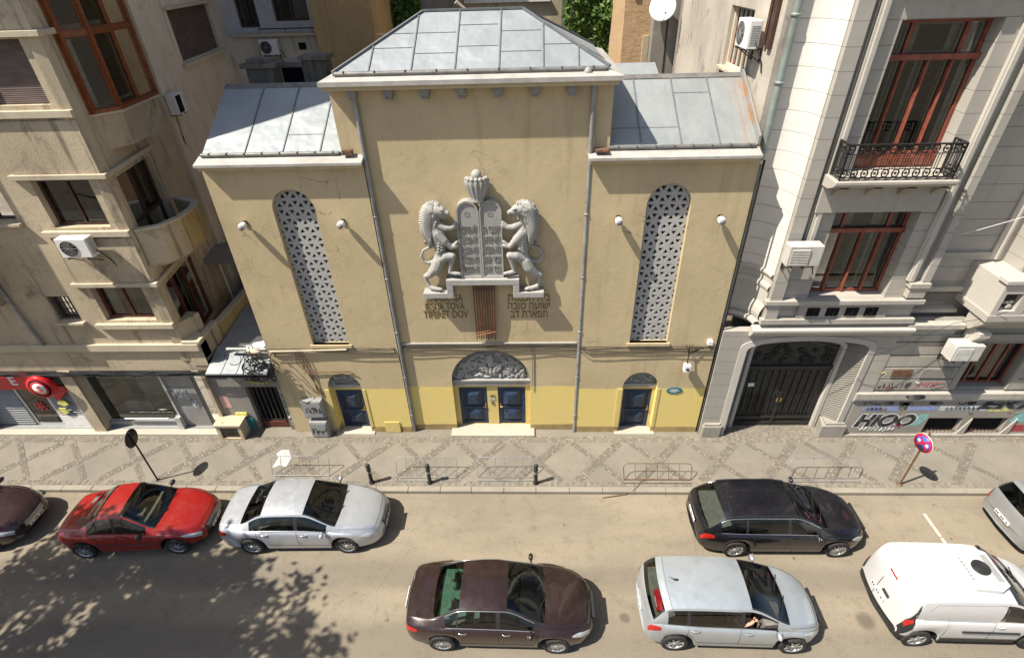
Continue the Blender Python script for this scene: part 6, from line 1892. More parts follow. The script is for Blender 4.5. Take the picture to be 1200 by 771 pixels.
b = MB(M['greypl']); b.tube([(0, -.12, -.42), (0, -.5, -.25), (0, -.55, -.1)], .015, 6); b.ball((0, -.55, -.08), .05); b.build('receiver_arm', ds)
# ivy-covered walls behind: leaves over a dark wall
def leaf_mat(name, a, b_, c_):
    t = NT(name); g = t.n('ShaderNodeNewGeometry')
    r_ = g.outputs['Random Per Island']
    c = t.mix(r_, a, b_); c = t.mix(t.math('GREATER_THAN', r_, 0.82), c, c_)
    bs = t.n('ShaderNodeBsdfPrincipled'); t.l(c, bs.inputs['Base Color']); bs.inputs['Roughness'].default_value = .55; bs.inputs['Specular IOR Level'].default_value = .35
    tl = t.n('ShaderNodeBsdfTranslucent'); t.l(c, tl.inputs[0])
    mx = t.n('ShaderNodeMixShader'); mx.inputs[0].default_value = .25
    t.l(bs.outputs[0], mx.inputs[1]); t.l(tl.outputs[0], mx.inputs[2]); t.l(mx.outputs[0], t.out.inputs[0])
    return t.m
M['ivy'] = leaf_mat('ivy_leaf', (0.035, 0.085, 0.012), (0.075, 0.15, 0.022), (0.13, 0.21, 0.04))
M['leaf'] = leaf_mat('tree_leaf', (0.035, 0.075, 0.015), (0.07, 0.12, 0.028), (0.10, 0.15, 0.04))
def leaf(mb, c, s, nrm, r):
    nrm = Vector(nrm).normalized()
    t1 = nrm.cross(Vector((r.gauss(0, 1), r.gauss(0, 1), r.gauss(0, 1)))).normalized(); t2 = nrm.cross(t1)
    c = Vector(c)
    mb.add([c - t1*s, c + t2*s*.55 + nrm*s*.12, c + t1*s*1.1, c - t2*s*.55 + nrm*s*.12], [(0, 1, 2, 3)])
def ivy(x0, x1, y, z0, z1, nleaf, lab, seed):
    r = random.Random(seed)
    t = thing('ivy', lab, 'climbing plant', ((x0 + x1)/2, y, z0))
    mb = MB(M['ivy'])
    for i in range(nleaf):
        x = r.uniform(x0, x1); z = r.uniform(z0, z1)
        k = noise.noise(Vector((x*.9, z*.9, seed)))*.9
        y_ = y - .08 - max(0, .30 + .6*k)*r.random()
        leaf(mb, (x, y_, z), r.uniform(.09, .17), (r.gauss(0, .5), -1, r.gauss(.45, .5)), r)
    WP(mb, 'foliage', t)
    mb = MB(M['brown_wood'])
    for k in range(7):
        x = r.uniform(x0 + .2, x1 - .2); mb.tube([(x + .15*math.sin(j*.9 + k), y - .05, z0 + (z1 - z0)*j/8) for j in range(9)], .03, 5)
    WP(mb, 'stem', t)
w1 = thing('garden_wall', 'dark wall covered by ivy behind the hipped roof', 'wall', (-1, 28.2, .1))
mb = MB(M['greywall']); mb.box(-6.2, -3.4, 28.2, 28.5, .1, 15.5); mb.box(1.5, 3.8, 28.2, 28.5, .1, 15.5); WP(mb, 'wall', w1)
ivy(-7.0, -4.9, 28.1, 9, 15, 2600, 'dense dark green ivy left of the hipped roof ridge', 3)
ivy(1.6, 4.4, 28.1, 7, 15, 3600, 'sunlit green ivy right of the hipped roof', 4)
# ================================================================== CARS
M['carglass'] = glass('car_glass', (0.62, 0.68, 0.64), 0.9)
M['carglass_green'] = glass('green_tinted_car_glass', (0.45, 0.72, 0.60), 0.9)
M['carglass_dark'] = glass('dark_car_glass', (0.06, 0.07, 0.07), 0.9)
M['tyre'] = simple('tyre_rubber', (0.022, 0.021, 0.020), 0.8, 0, 0.3, 20, dirt=(0.09, 0.075, 0.055), dirt_amt=0.6, world=False)
M['alloy'] = simple('alloy_rim', (0.48, 0.48, 0.48), 0.35, 0.7, 0.12, 9, world=False)
M['chrome'] = simple('chrome_trim', (0.62, 0.62, 0.62), 0.18, 0.9, 0.05, 4)
M['trimblack'] = simple('black_plastic_trim', (0.022, 0.022, 0.023), 0.5, 0, 0.2, 6)
M['seat'] = simple('grey_car_seat', (0.15, 0.145, 0.135), 0.85, 0, 0.2, 8)
M['dash'] = simple('car_dashboard', (0.16, 0.15, 0.135), 0.8, 0, 0.15, 6)
M['lamp'] = simple('headlamp_lens', (0.55, 0.57, 0.58), 0.12, 0.3, 0.15, 14, spec=0.8)
M['tail'] = simple('tail_lamp_red', (0.36, 0.015, 0.012), 0.18, 0, 0.15, 12, spec=0.6)
M['plate'] = simple('number_plate', (0.70, 0.69, 0.66), 0.5, 0, 0.04, 5)
M['seamdark'] = simple('panel_gap', (0.01, 0.01, 0.01), 0.9, 0, 0.1, 5, spec=0.1)

def curve(pts):
    xs = [p[0] for p in pts]; ys = [p[1] for p in pts]
    n = len(xs)
    d = [(ys[i+1]-ys[i])/(xs[i+1]-xs[i]) for i in range(n-1)]
    m = [0]*n
    m[0] = d[0]; m[-1] = d[-1]
    for i in range(1, n-1):
        m[i] = 0 if d[i-1]*d[i] <= 0 else 2*d[i-1]*d[i]/(d[i-1]+d[i])
    def f(x):
        if x <= xs[0]: return ys[0]
        if x >= xs[-1]: return ys[-1]
        i = 0
        while x > xs[i+1]: i += 1
        h = xs[i+1]-xs[i]; t = (x-xs[i])/h
        return ((2*t**3-3*t**2+1)*ys[i] + (t**3-2*t**2+t)*h*m[i] + (-2*t**3+3*t**2)*ys[i+1] + (t**3-t**2)*h*m[i+1])
    return f

WHEELS = {}
def wheel_meshes(r, style):
    key = (r, style)
    if key in WHEELS: return WHEELS[key]
    w = .20
    t = MB(M['tyre'])
    t.lathe([(r*.66, 0), (r*.80, -.012), (r*.95, .0), (r, .035), (r, w-.035), (r*.95, w), (r*.66, w)], (0, -w, 0), 'y', 30, cap=False)
    t.use(M['dark']); t.lathe([(r*.70, 0), (r*.70, .01)], (0, -.09, 0), 'y', 20)
    rm = MB(M['alloy'])
    rm.lathe([(r*.62, .02), (r*.685, .0), (r*.70, .012), (r*.66, .06), (r*.62, .09), (r*.60, .05)], (0, -w, 0), 'y', 30, cap=False)
    ns, wd = style
    for k in range(ns):
        a = 2*PI*k/ns
        ca, sa = math.cos(a), math.sin(a)
        def sp(u, v, q): return (u*ca - v*sa, q, u*sa + v*ca)
        rm.prism([(r*.10, -wd), (r*.64, -wd*.75), (r*.64, wd*.75), (r*.10, wd)], -w + .012, -w + .045, lambda u, v, q: sp(u, v, q))
    rm.lathe([(r*.17, 0), (r*.15, -.012), (.0, -.014)], (0, -w + .014, 0), 'y', 16)
    to = t.build('wheel', None, smooth_angle=40); ro = rm.build('rim', None, smooth_angle=35)
    ro.parent = to
    WHEELS[key] = (to, ro, [True])
    return WHEELS[key]

def car(name, label, cat, loc, rotz, S, col, group='cars in the street'):
    C0 = thing(name, label, cat, loc, rotz, group)
    top, belt, hw, rw = map(curve, (S['top'], S['belt'], S['hw'], S['rw']))
    x0, x1 = S['top'][0][0], S['top'][-1][0]
    fx, rx, R = S['wb']/2, -S['wb']/2, S['r']
    Ra = R + .055
    sill = S.get('sill', .22)
    ends = curve([(x0, .36), (x0 + .10, .27), (x0 + .4, sill), (x1 - .4, sill), (x1 - .12, .22), (x1, .27)])
    def bottom(x):
        b = ends(x)
        for a in (fx, rx):
            dx = abs(x - a)
            if dx < Ra: b = max(b, R*.98 + math.sqrt(max(0, Ra*Ra - dx*dx)))
        return b
    # stations
    st = set()
    k = x0
    while k < x1: st.add(round(k, 4)); k += .065
    st.add(x1)
    for a in (fx, rx):
        for t in range(0, 19): st.add(round(a - Ra*math.cos(PI*t/18)*.9999, 4))
        st.add(round(a - Ra*1.002, 4)); st.add(round(a + Ra*1.002, 4))
    for e in (.0, .015, .04, .08): st.add(round(x0 + e, 4)); st.add(round(x1 - e, 4))
    cuts = [v for g in S['side'] for v in g] + list(S['screen']) + list(S['rear'])
    for v in cuts: st.add(round(v, 4))
    st = sorted(v for v in st if x0 <= v <= x1)
    st2 = [st[0]]
    for v in st[1:]:
        if v - st2[-1] > .012 or any(abs(v - c) < 1e-3 for c in cuts): st2.append(v)
    st = st2
    LOWF = [(.0, .0), (.80, .0), (.955, .02), (.985, .25), (1.0, .52), (.995, .72), (.975, .88), (.945, .965)]
    SIDE = [0, .07, .32, .62, .90, 1.0]
    ROOF = [.94, .72, .48, .24, 0]
    tumble = S.get('tumble', 1.0)
    def section(x):
        zb, s, t, w, r = bottom(x), belt(x), top(x), hw(x), rw(x)
        s = min(s, t - .004); zb = min(zb, s - .08)
        P = [(w*f, zb + (s - zb)*g) for f, g in LOWF]
        sw = w*.915
        ez = s + (t - s)*.90
        r = min(r, sw - .005)
        for f in SIDE:
            y = sw + (r - sw)*f + .035*math.sin(PI*f)*min(1, (t - s)*2.5)
            P.append((y, s + (ez - s)*f))
        for f in ROOF:
            P.append((r*f, ez + (t - ez)*(1 - f**2.6)))
        return P
    def bul(x, y):
        q = min(1.0, (y/(hw(0))))**2
        f = max(0.0, min(1.0, (x - x0)/(x1 - x0)))
        return x - q*(.17*max(0, (f - .5)*2) - S.get('bulr', .11)*max(0, (.5 - f)*2))
    NP = len(LOWF) + len(SIDE) + len(ROOF)
    iS = len(LOWF); iR = iS + len(SIDE) - 1
    body = MB(col); glassS = {}; lamps = {}
    secs = [section(x) for x in st]
    V = [[(bul(x, y), y, z) for y, z in sec] for x, sec in zip(st, secs)]
    def inr(x, rg): return rg[0] - 1e-6 <= x <= rg[1] + 1e-6
    scr, rea = S['screen'], S['rear']
    def dest(i, j):
        xm = (st[i] + st[i+1])/2
        zc = sum(V[a][b][2] for a in (i, i+1) for b in (j, j+1))/4
        if j < 2: return 'under'
        if iS + 1 <= j < iR - 1:
            for n_, g in enumerate(S['side']):
                if inr(xm, g): return ('side_window', n_)
            if inr(xm, (S['side'][0][0] - .0, S['side'][-1][1])): return 'pillar'
        if j >= iR:
            if inr(xm, scr): return ('windscreen', 0) if j >= iR + 1 else 'frit'
            if inr(xm, rea): return ('rear_window', 0) if j >= iR + 1 else 'frit'
        if S.get('blackrear') and xm < S['blackrear'][0] and zc < S['blackrear'][1] and j < iS: return 'pillar'
        if zc < S.get('cladding', .0): return 'pillar'
        return 'body'
    names = {'under': M['trimblack'], 'pillar': M['trimblack'], 'frit': M['trimblack'], 'body': col}
    for i in range(len(st) - 1):
        for j in range(NP - 1):
            d = dest(i, j)
            for s in (1, -1):
                q = [V[i][j], V[i+1][j], V[i+1][j+1], V[i][j+1]]
                q = [(x, y*s, z) for x, y, z in q]
                if isinstance(d, tuple):
                    key = d if d[0] in ('windscreen', 'rear_window') else (d[0], d[1], s)
                    tgt = glassS.setdefault(key, MB())
                    tgt.use(M[S.get('glass', 'carglass')] if d[0] in ('windscreen', 'side_window') else M[S.get('rglass', S.get('glass', 'carglass'))] if d[0] == 'rear_window' else (M['lamp'] if d[0] == 'headlight' else M['tail']))
                    tgt.add(q, [(0, 1, 2, 3)], True)
                else:
                    body.use(names[d]); body.add(q, [(0, 1, 2, 3)], True)
    for i in (0, len(st) - 1):      # close nose and tail
        body.use(col if S.get('cladding', 0) < .3 else M['trimblack'])
        P = V[i]
        for j in range(NP - 1):
            body.add([P[j], P[j+1], (P[j+1][0], -P[j+1][1], P[j+1][2]), (P[j][0], -P[j][1], P[j][2])], [(0, 1, 2, 3)], True)
    bo = body.build('body', C0, smooth_angle=32, weld=True)
    # smooth_angle build keeps per-face materials
    for key, mb in glassS.items():
        if S.get('open_window') == key[1:]: continue
        nm = key[0]
        mb.build(nm, C0, smooth_angle=40, weld=True)
    def surf(x, jf):
        P = section(x); j = int(jf); f = jf - j
        if j >= NP - 1: return P[-1]
        return (P[j][0] + (P[j+1][0] - P[j][0])*f, P[j][1] + (P[j+1][1] - P[j][1])*f)
    # lamps: lenses following the bodywork
    def lens(key, mat, xa, xb, lo, hi, s, off=.005):
        m = MB(mat); n_, k_ = 12, 6
        for i in range(n_ + 1):
            x = xa + (xb - xa)*i/n_; t_ = i/n_
            for k in range(k_ + 1):
                jf = lo(t_) + (hi(t_) - lo(t_))*k/k_
                y, z = surf(x, jf)
                sgn_x = .006 if x > 0 else -.006
                m.v.append((bul(x, y) + sgn_x, (y + off)*s, z + .004))
        for i in range(n_):
            for k in range(k_):
                a = i*(k_ + 1) + k; m.f.append((a, a + k_ + 1, a + k_ + 2, a + 1)); m.m.append(0); m.sm.append(True)
        m.build(key, C0)
    hx, tx_ = S['lamps']['headlight'], S['lamps']['tail_light']
    for s in (1, -1):
        lens('headlight', M['lamp'], hx[0], hx[1], lambda t_: 5.9 - 1.0*t_, lambda t_: 6.6 + 2.2*min(1, t_*2.2) - .5*t_, s)
        if not S.get('van'): lens('tail_light', M['tail'], tx_[0] + .02, tx_[1] + .06, lambda t_: 4.9 + .5*t_, lambda t_: 7.2 - .9*t_**2, s)
        else:
            lens('tail_light_surround', M['trimblack'], tx_[0] + .008, tx_[1] + .02, lambda t_: 2.6 + 2.0*t_, lambda t_: 8.2 + 4.2*t_, s)
            lens('tail_light', M['tail'], tx_[0] + .03, tx_[1] - .02, lambda t_: 5.4 + 1.2*t_, lambda t_: 8.4 + 1.2*t_, s, .011)
    # panel gaps: door edges, bonnet, boot
    g = MB(M['seamdark'])
    def gap(path, wdt=.007):
        for s in (1, -1):
            g.tube([(bul(x, y), (y + (.0015 if y > .2 else 0))*s, z + .0015) for x, y, z in path], wdt/2, 4, cap=False)
    for xd in S['doors']:
        gap([(xd + S.get('lean', .0)*jf*.01, *surf(xd, jf)) for jf in [3 + .5*k for k in range(11)]])
    gap([(xx, *surf(xx, 3.1)) for xx in [S['doors'][0] + (S['doors'][-1] - S['doors'][0])*k/16 for k in range(17)]])
    if S.get('bonnet', True):
        bxs = [scr[1] + .02 + (x1 - .16 - scr[1] - .02)*k/14 for k in range(15)]
        gap([(xx, *surf(xx, iR + .02 if False else iS + 3)) for xx in bxs])
        gap([(x1 - .16, *surf(x1 - .16, jf)) for jf in [iS + 3 + .5*k for k in range(2*(NP - 1 - iS - 3) + 1)]])
    if S.get('boot'):
        xb = S['boot']
        gap([(xx, *surf(xx, iS + 3)) for xx in [x0 + .10 + (xb - x0 - .10)*k/8 for k in range(9)]])
    if S.get('hatch_gap') is not None:
        xh = S['hatch_gap']
        gap([(xh, *surf(xh, jf)) for jf in [iS + 5 + .5*k for k in range(2*(NP - 1 - iS - 5) + 1)]])
    g.build('panel_gap', bo)
    if S.get('chrome_line'):
        c_ = MB(M['chrome'])
        a_, b_ = S['side'][0][0], S['side'][-1][1]
        for s in (1, -1):
            c_.tube([(bul(xx, surf(xx, iS + .6)[0]), (surf(xx, iS + .6)[0] + .002)*s, surf(xx, iS + .6)[1]) for xx in [a_ + (b_ - a_)*k/30 for k in range(31)]], .012, 5)
            if S['chrome_line'] > 1: c_.tube([(bul(xx, surf(xx, iR - .6)[0]), (surf(xx, iR - .6)[0] + .002)*s, surf(xx, iR - .6)[1]) for xx in [a_ + (b_ - a_)*k/30 for k in range(31)]], .012, 5)
        c_.build('chrome_strip', C0)
    if S.get('rub_strip'):
        c_ = MB(M['trimblack'])
        for s in (1, -1):
            c_.tube([(bul(xx, surf(xx, 4.0)[0]), (surf(xx, 4.0)[0] + .002)*s, surf(xx, 4.0)[1]) for xx in [rx + Ra + .03 + (fx - rx - 2*Ra - .06)*k/20 for k in range(21)]], .022, 5)
        c_.build('rub_strip', C0)
    # door handles
    for xd0 in S['handles']:
        for s in (1, -1):
            y, z = surf(xd0, 6.2); xd = bul(xd0, y)
            h = MB(col if not S.get('chrome_handle') else M['chrome'])
            h.tube([(xd - .09, (y + .012)*s, z), (xd - .05, (y + .032)*s, z + .003), (xd + .05, (y + .032)*s, z + .003), (xd + .09, (y + .012)*s, z)], .014, 6)
            h.build('door_handle', C0)
    # mirrors
    xm = S['mirror']
    for s in (1, -1):
        y, z = surf(S['mirror'], iS + 1); xm = bul(S['mirror'], y)
        m = MB(M['trimblack'] if S.get('blackmirror') else col)
        m.ball((xm, (y + .155)*s, z + .06), .10, 14, 10, (.62, 1.05, .72)); m.use(M['trimblack']); m.tube([(xm + .02, (y - .01)*s, z + .01), (xm, (y + .08)*s, z + .03)], .025, 6)
        m.use(M['chrome']); m.lathe([(.06, 0), (.06, .005)], (xm - .062, (y + .155)*s, z + .06), 'x', 14)
        m.build('wing_mirror', C0)
    # wheels
    to, ro, fresh = wheel_meshes(R, S.get('rims', (5, .03)))
    yw = S['hw_w'] + .006
    for a in (fx, rx):
        for s in (-1, 1):
            if fresh[0]: w, r_ = to, ro; fresh[0] = False
            else:
                w = to.copy(); COL.objects.link(w); r_ = ro.copy(); COL.objects.link(r_); r_.parent = w
            w.parent = C0; w.location = (a, (yw - .20)*s, R); w.rotation_euler = (0, a*1.3 + s, 0) if s < 0 else (0, a*1.7, PI)
    # arch liners: dark wells
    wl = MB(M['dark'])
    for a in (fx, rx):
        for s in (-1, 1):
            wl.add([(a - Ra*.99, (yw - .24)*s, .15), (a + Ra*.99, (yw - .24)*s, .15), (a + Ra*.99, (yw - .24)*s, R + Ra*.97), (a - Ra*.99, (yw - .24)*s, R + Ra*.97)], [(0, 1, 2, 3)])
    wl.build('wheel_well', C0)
    # nose: grille, plate; tail: plate
    nz = S['nose']
    xx = x1 + .004
    gr = MB(M['trimblack']); gw = S['hw'][-1][1]
    gr.box(xx - .05, xx + .006, -gw*nz[2], gw*nz[2], nz[0], nz[1])
    if nz[3]:
        gr.use(M['chrome'])
        for k in range(nz[3]): zz = nz[0] + (nz[1] - nz[0])*(k + .5)/nz[3]; gr.box(xx + .0065, xx + .012, -gw*nz[2]*.96, gw*nz[2]*.96, zz - .008, zz + .008)
    gr.build('grille', C0)
    p = MB(M['plate']); pz = S.get('fplate', .40); p.box(xx + .002, xx + .018, -.26, .26, pz, pz + .11); p.use(M['g_black'])
    rp_ = random.Random(int(abs(loc[0])*77))
    def chars(side_x, zz):
        for k in range(7):
            if k in (1, 4): continue
            y = -.20 + k*.065
            p.box(min(side_x, side_x + .002*(1 if side_x > 0 else -1)), max(side_x, side_x + .002*(1 if side_x > 0 else -1)), y, y + .04, zz + .025, zz + .085)
    chars(xx + .0185, pz); p.build('number_plate', C0)
    p = MB(M['plate']); rz, rxx = S['rplate']; p.box(rxx - .016, rxx, -.26, .26, rz, rz + .11); p.use(M['g_black']); chars(rxx - .0165, rz); p.build('number_plate', C0)
    # cabin: floor, seats, dashboard
    ins = MB(M['dark']); wI = S['hw_w'] - .14
    xa = S['side'][0][0]; xb2 = scr[1]
    zb_ = belt((xa + xb2)/2)
    ins.box(xa - .2, xb2 + .05, -wI, wI, .36, .42); ins.box(xa - .2, xb2, -wI - .02, -wI, .36, zb_ - .06); ins.box(xa - .2, xb2, wI, wI + .02, .36, zb_ - .06)
    if not S.get('van'): ins.use(M['seat']); ins.box(rea[0] + .1, xa + .5, -wI, wI, zb_ - .14, zb_ - .08)
    ins.build('interior_floor', C0)
    d = MB(M['dash']); d.prism([(xb2 - .62, .5), (xb2 - .60, zb_ - .02), (xb2 - .40, zb_ + .03), (xb2 - .04, zb_ - .02), (xb2 - .02, .5)], -wI + .03, wI - .03, lambda u, v, w: (u, w, v)); d.build('dashboard', C0)
    sw_ = MB(M['trimblack']); sx, sy, szz = xb2 - .78, .36, zb_ - .02
    sw_.tube([(sx + .07*math.sin(a), sy + .18*math.cos(a), szz + .17*math.sin(a)) for a in [2*PI*k/16 for k in range(17)]], .018, 6, cap=False); sw_.box(sx - .02, sx + .15, sy - .04, sy + .04, szz - .05, szz + .03); sw_.build('steering_wheel', C0)
    seats = [(xb2 - 1.25, .36), (xb2 - 1.25, -.36)] + ([] if S.get('van') else [(xb2 - 2.12, .36), (xb2 - 2.12, -.36)])
    for (sx, sy) in seats:
        b = MB(M[S.get('seatmat', 'seat')])
        b.prism([(sx + .02, .42), (sx + .50, .46), (sx + .52, .60), (sx + .08, .58), (sx - .10, min(1.04, top(sx - .16) - .14)), (sx - .21, min(1.03, top(sx - .22) - .14)), (sx - .06, .5)], sy - .24, sy + .24, lambda u, v, w: (u, w, v))
        b.box(sx - .22, sx - .12, sy - .12, sy + .12, 1.06, max(1.07, min(1.22, top(sx - .17) - .10))); b.build('seat', C0, bevel=.03)
    # wipers
    wp = MB(M['trimblack'])
    for s in (-.1, .5):
        wp.tube([(scr[1] + .03, s*.9 + .05, top(scr[1] + .03) + .012), (scr[1] - .20, s*.9 - .42, top(scr[1] - .20)*.985 + .028)], .010, 5)
    wp.build('wiper', C0)
    if S.get('aerial'):
        xa_ = S['aerial']; a_ = MB(M['trimblack']); a_.ball((xa_, 0, top(xa_) + .01), .05, 8, 6, (1.3, .6, .6)); a_.tube([(xa_, 0, top(xa_) + .02), (xa_ - .18, 0, top(xa_) + .12)], [.012, .005], 5); a_.build('aerial', C0)
    if S.get('rails'):
        for s in (1, -1):
            a_ = MB(M['trimblack']); a_.tube([(xx, (surf(xx, iR + .1)[0])*s, surf(xx, iR + .1)[1] + .035) for xx in [S['rails'][0] + (S['rails'][1] - S['rails'][0])*k/12 for k in range(13)]], .016, 6)
            for xx in (S['rails'][0], (S['rails'][0] + S['rails'][1])/2, S['rails'][1]): a_.tube([(xx, surf(xx, iR + .1)[0]*s, surf(xx, iR + .1)[1] - .01), (xx, surf(xx, iR + .1)[0]*s, surf(xx, iR + .1)[1] + .035)], .02, 6)
            a_.build('roof_rail', C0)
    return C0, surf, top, bul

def spec_saloon(L_f, L_r, H, W, wb, **kw):
    """L_f/L_r: overhang of nose and tail beyond the axles"""
    xf = wb/2 + L_f; xr = -wb/2 - L_r; w = W/2
    S = dict(H=H, wb=wb, r=.325, hw_w=w*.985)
    S['top'] = [(xr, .66), (xr + .03, .84), (xr + .10, .98), (xr + .30, 1.035), (xr + .72, 1.075), (xr + 1.42, H - .06), (xr + 1.85, H - .01), (xr + 2.2, H), (xf - 2.12, H - .035), (xf - 1.18, 1.02), (xf - .75, .945), (xf - .35, .84), (xf - .12, .73), (xf - .03, .62), (xf, .50)]
    S['belt'] = [(xr, .64), (xr + .10, .90), (xr + .5, .97), (xr + 1.2, .965), (xf - 1.3, .90), (xf - .6, .80), (xf - .1, .62), (xf, .47)]
    S['hw'] = [(xr, w*.70), (xr + .05, w*.80), (xr + .20, w*.90), (xr + .6, w*.97), (xr + 1.3, w), (xf - 1.2, w), (xf - .6, w*.965), (xf - .25, w*.86), (xf - .07, w*.70), (xf, w*.58)]
    S['rw'] = [(xr, w*.62), (xr + .7, w*.74), (xr + 1.42, w*.665), (xr + 2.2, w*.68), (xf - 2.1, w*.665), (xf - 1.2, w*.80), (xf - .5, w*.70), (xf, w*.5)]
    S['screen'] = (xf - 2.10, xf - 1.19); S['rear'] = (xr + .74, xr + 1.40)
    S['side'] = [(xr + 1.02, xr + 1.30), (xr + 1.34, xf - 2.36), (xf - 2.26, xf - 1.42)]
    S['lamps'] = {'headlight': (xf - .46, xf - .06, .60, .80), 'tail_light': (xr + .0, xr + .26, .70, .95)}
    S['doors'] = [xr + 1.22, xf - 2.31, xf - 1.30]; S['handles'] = [xr + 1.45, xf - 2.10]
    S['mirror'] = xf - 1.50; S['nose'] = (.50, .66, .8, 3); S['rplate'] = (.70, xr + .006); S['boot'] = xr + .70
    S.update(kw); return S
def spec_estate(L_f, L_r, H, W, wb, **kw):
    S = spec_saloon(L_f, L_r, H, W, wb)
    xf = wb/2 + L_f; xr = -wb/2 - L_r; w = W/2
    S['top'] = [(xr, .62), (xr + .03, .80), (xr + .08, .95), (xr + .16, 1.02), (xr + .62, H - .10), (xr + .85, H - .03), (xr + 1.6, H), (xr + 2.2, H), (xf - 2.12, H - .035)] + S['top'][9:]
    S['rw'] = [(xr, w*.66), (xr + .2, w*.76), (xr + .7, w*.69), (xr + 2.2, w*.69), (xf - 2.1, w*.665), (xf - 1.2, w*.80), (xf - .5, w*.70), (xf, w*.5)]
    S['belt'] = [(xr, .60), (xr + .10, .88), (xr + .3, .945), (xr + 1.2, .94), (xf - 1.3, .90), (xf - .6, .80), (xf - .1, .62), (xf, .47)]
    S['rear'] = (xr + .18, xr + .62)
    S['side'] = [(xr + .50, xr + 1.16), (xr + 1.22, xf - 2.36), (xf - 2.26, xf - 1.42)]
    S['boot'] = None; S['hatch_gap'] = xr + .70
    S.update(kw); return S
def spec_hatch(L_f, L_r, H, W, wb, **kw):
    S = spec_saloon(L_f, L_r, H, W, wb)
    xf = wb/2 + L_f; xr = -wb/2 - L_r; w = W/2
    S['top'] = [(xr, .64), (xr + .03, .84), (xr + .06, 1.00), (xr + .10, 1.10), (xr + .36, H - .12), (xr + .50, H - .045), (xr + 1.3, H), (xr + 1.9, H - .005), (xf - 1.88, H - .05), (xf - .88, 1.06), (xf - .6, .99), (xf - .3, .88), (xf - .1, .74), (xf - .03, .62), (xf, .50)]
    S['belt'] = [(xr, .62), (xr + .06, .94), (xr + .3, 1.04), (xr + 1.2, 1.00), (xf - 1.1, .93), (xf - .5, .82), (xf - .1, .62), (xf, .47)]
    S['hw'] = [(xr, w*.76), (xr + .05, w*.86), (xr + .2, w*.93), (xr + .6, w*.98), (xr + 1.3, w), (xf - 1.2, w), (xf - .6, w*.965), (xf - .25, w*.86), (xf - .07, w*.70), (xf, w*.58)]
    S['rw'] = [(xr, w*.70), (xr + .1, w*.80), (xr + .5, w*.73), (xr + 2.0, w*.73), (xf - 1.9, w*.70), (xf - .9, w*.82), (xf - .4, w*.70), (xf, w*.5)]
    S['screen'] = (xf - 1.87, xf - .90); S['rear'] = (xr + .11, xr + .36)
    S['side'] = [(xr + .42, xr + .86), (xr + .95, xf - 2.12), (xf - 2.03, xf - 1.20)]
    S['lamps'] = {'headlight': (xf - .50, xf - .05, .62, .84), 'tail_light': (xr + .0, xr + .22, .72, 1.02)}
    S['doors'] = [xr + .90, xf - 2.08, xf - 1.06]; S['handles'] = [xr + 1.08, xf - 1.88]
    S['mirror'] = xf - 1.22; S['rplate'] = (.62, xr + .006); S['boot'] = None; S['hatch_gap'] = xr + .52
    S.update(kw); return S
def spec_van(L_f, L_r, H, W, wb, **kw):
    S = spec_hatch(L_f, L_r, H, W, wb)
    xf = wb/2 + L_f; xr = -wb/2 - L_r; w = W/2
    S['top'] = [(xr, .60), (xr + .02, .90), (xr + .05, 1.30), (xr + .18, H - .13), (xr + .34, H - .03), (xr + 1.2, H), (xr + 2.0, H - .01), (xf - 1.75, H - .07), (xf - .86, 1.14), (xf - .55, 1.04), (xf - .25, .90), (xf - .08, .74), (xf - .03, .62), (xf, .50)]
    S['belt'] = [(xr, .58), (xr + .05, 1.02), (xr + .3, 1.10), (xf - 1.0, 1.03), (xf - .5, .88), (xf - .1, .62), (xf, .47)]
    S['hw'] = [(xr, w*.86), (xr + .03, w*.92), (xr + .15, w*.97), (xr + .6, w), (xf - 1.2, w), (xf - .6, w*.97), (xf - .25, w*.88), (xf - .07, w*.72), (xf, w*.6)]
    S['rw'] = [(xr, w*.80), (xr + .15, w*.83), (xf - 1.8, w*.80), (xf - .9, w*.86), (xf - .4, w*.74), (xf, w*.55)]
    S['screen'] = (xf - 1.73, xf - .88); S['rear'] = (xr - .5, xr - .4)
    S['side'] = [(xf - 1.95, xf - 1.15)]
    S['lamps'] = {'headlight': (xf - .50, xf - .05, .64, .90), 'tail_light': (xr + .0, xr + .20, .62, 1.18)}
    S['doors'] = [xr + 1.0, xf - 2.02, xf - 1.02]; S['handles'] = [xf - 1.88]
    S['mirror'] = xf - 1.16; S['rplate'] = (.80, xr - .0); S['hatch_gap'] = xr + .40; S['van'] = True
    S.update(kw); return S

P_ = dict(
    silver=paint('silver_car_paint', (0.46, 0.485, 0.515), 0.5, 0.32), red=paint('red_car_paint', (0.26, 0.008, 0.006), 0.0, 0.30, .08),
    brown=paint('brown_car_paint', (0.030, 0.0165, 0.015), 0.3, 0.24, .04), black=paint('black_car_paint', (0.007, 0.007, 0.010), 0.0, 0.20, .02),
    white=paint('white_van_paint', (0.52, 0.52, 0.515), 0.0, 0.38, .12), plum=paint('dark_plum_car_paint', (0.030, 0.014, 0.018), 0.2, 0.25, .04),
    grey=paint('light_silver_car_paint', (0.34, 0.35, 0.355), 0.5, 0.34), blue_s=paint('pale_silver_car_paint', (0.42, 0.46, 0.49), 0.5, 0.32))

# silver saloon parked at the kerb
car('silver_saloon', 'silver four-door saloon parked at the kerb behind the red car', 'car', (-6.60, 9.50, 0), math.radians(1), spec_saloon(1.0, .99, 1.47, 1.82, 2.71, rims=(10, .018), chrome_line=1, chrome_handle=True, nose=(.46, .70, .55, 4), glass='carglass', rglass='carglass_dark', aerial=-1.0), P_['silver'], 'cars parked along the kerb')
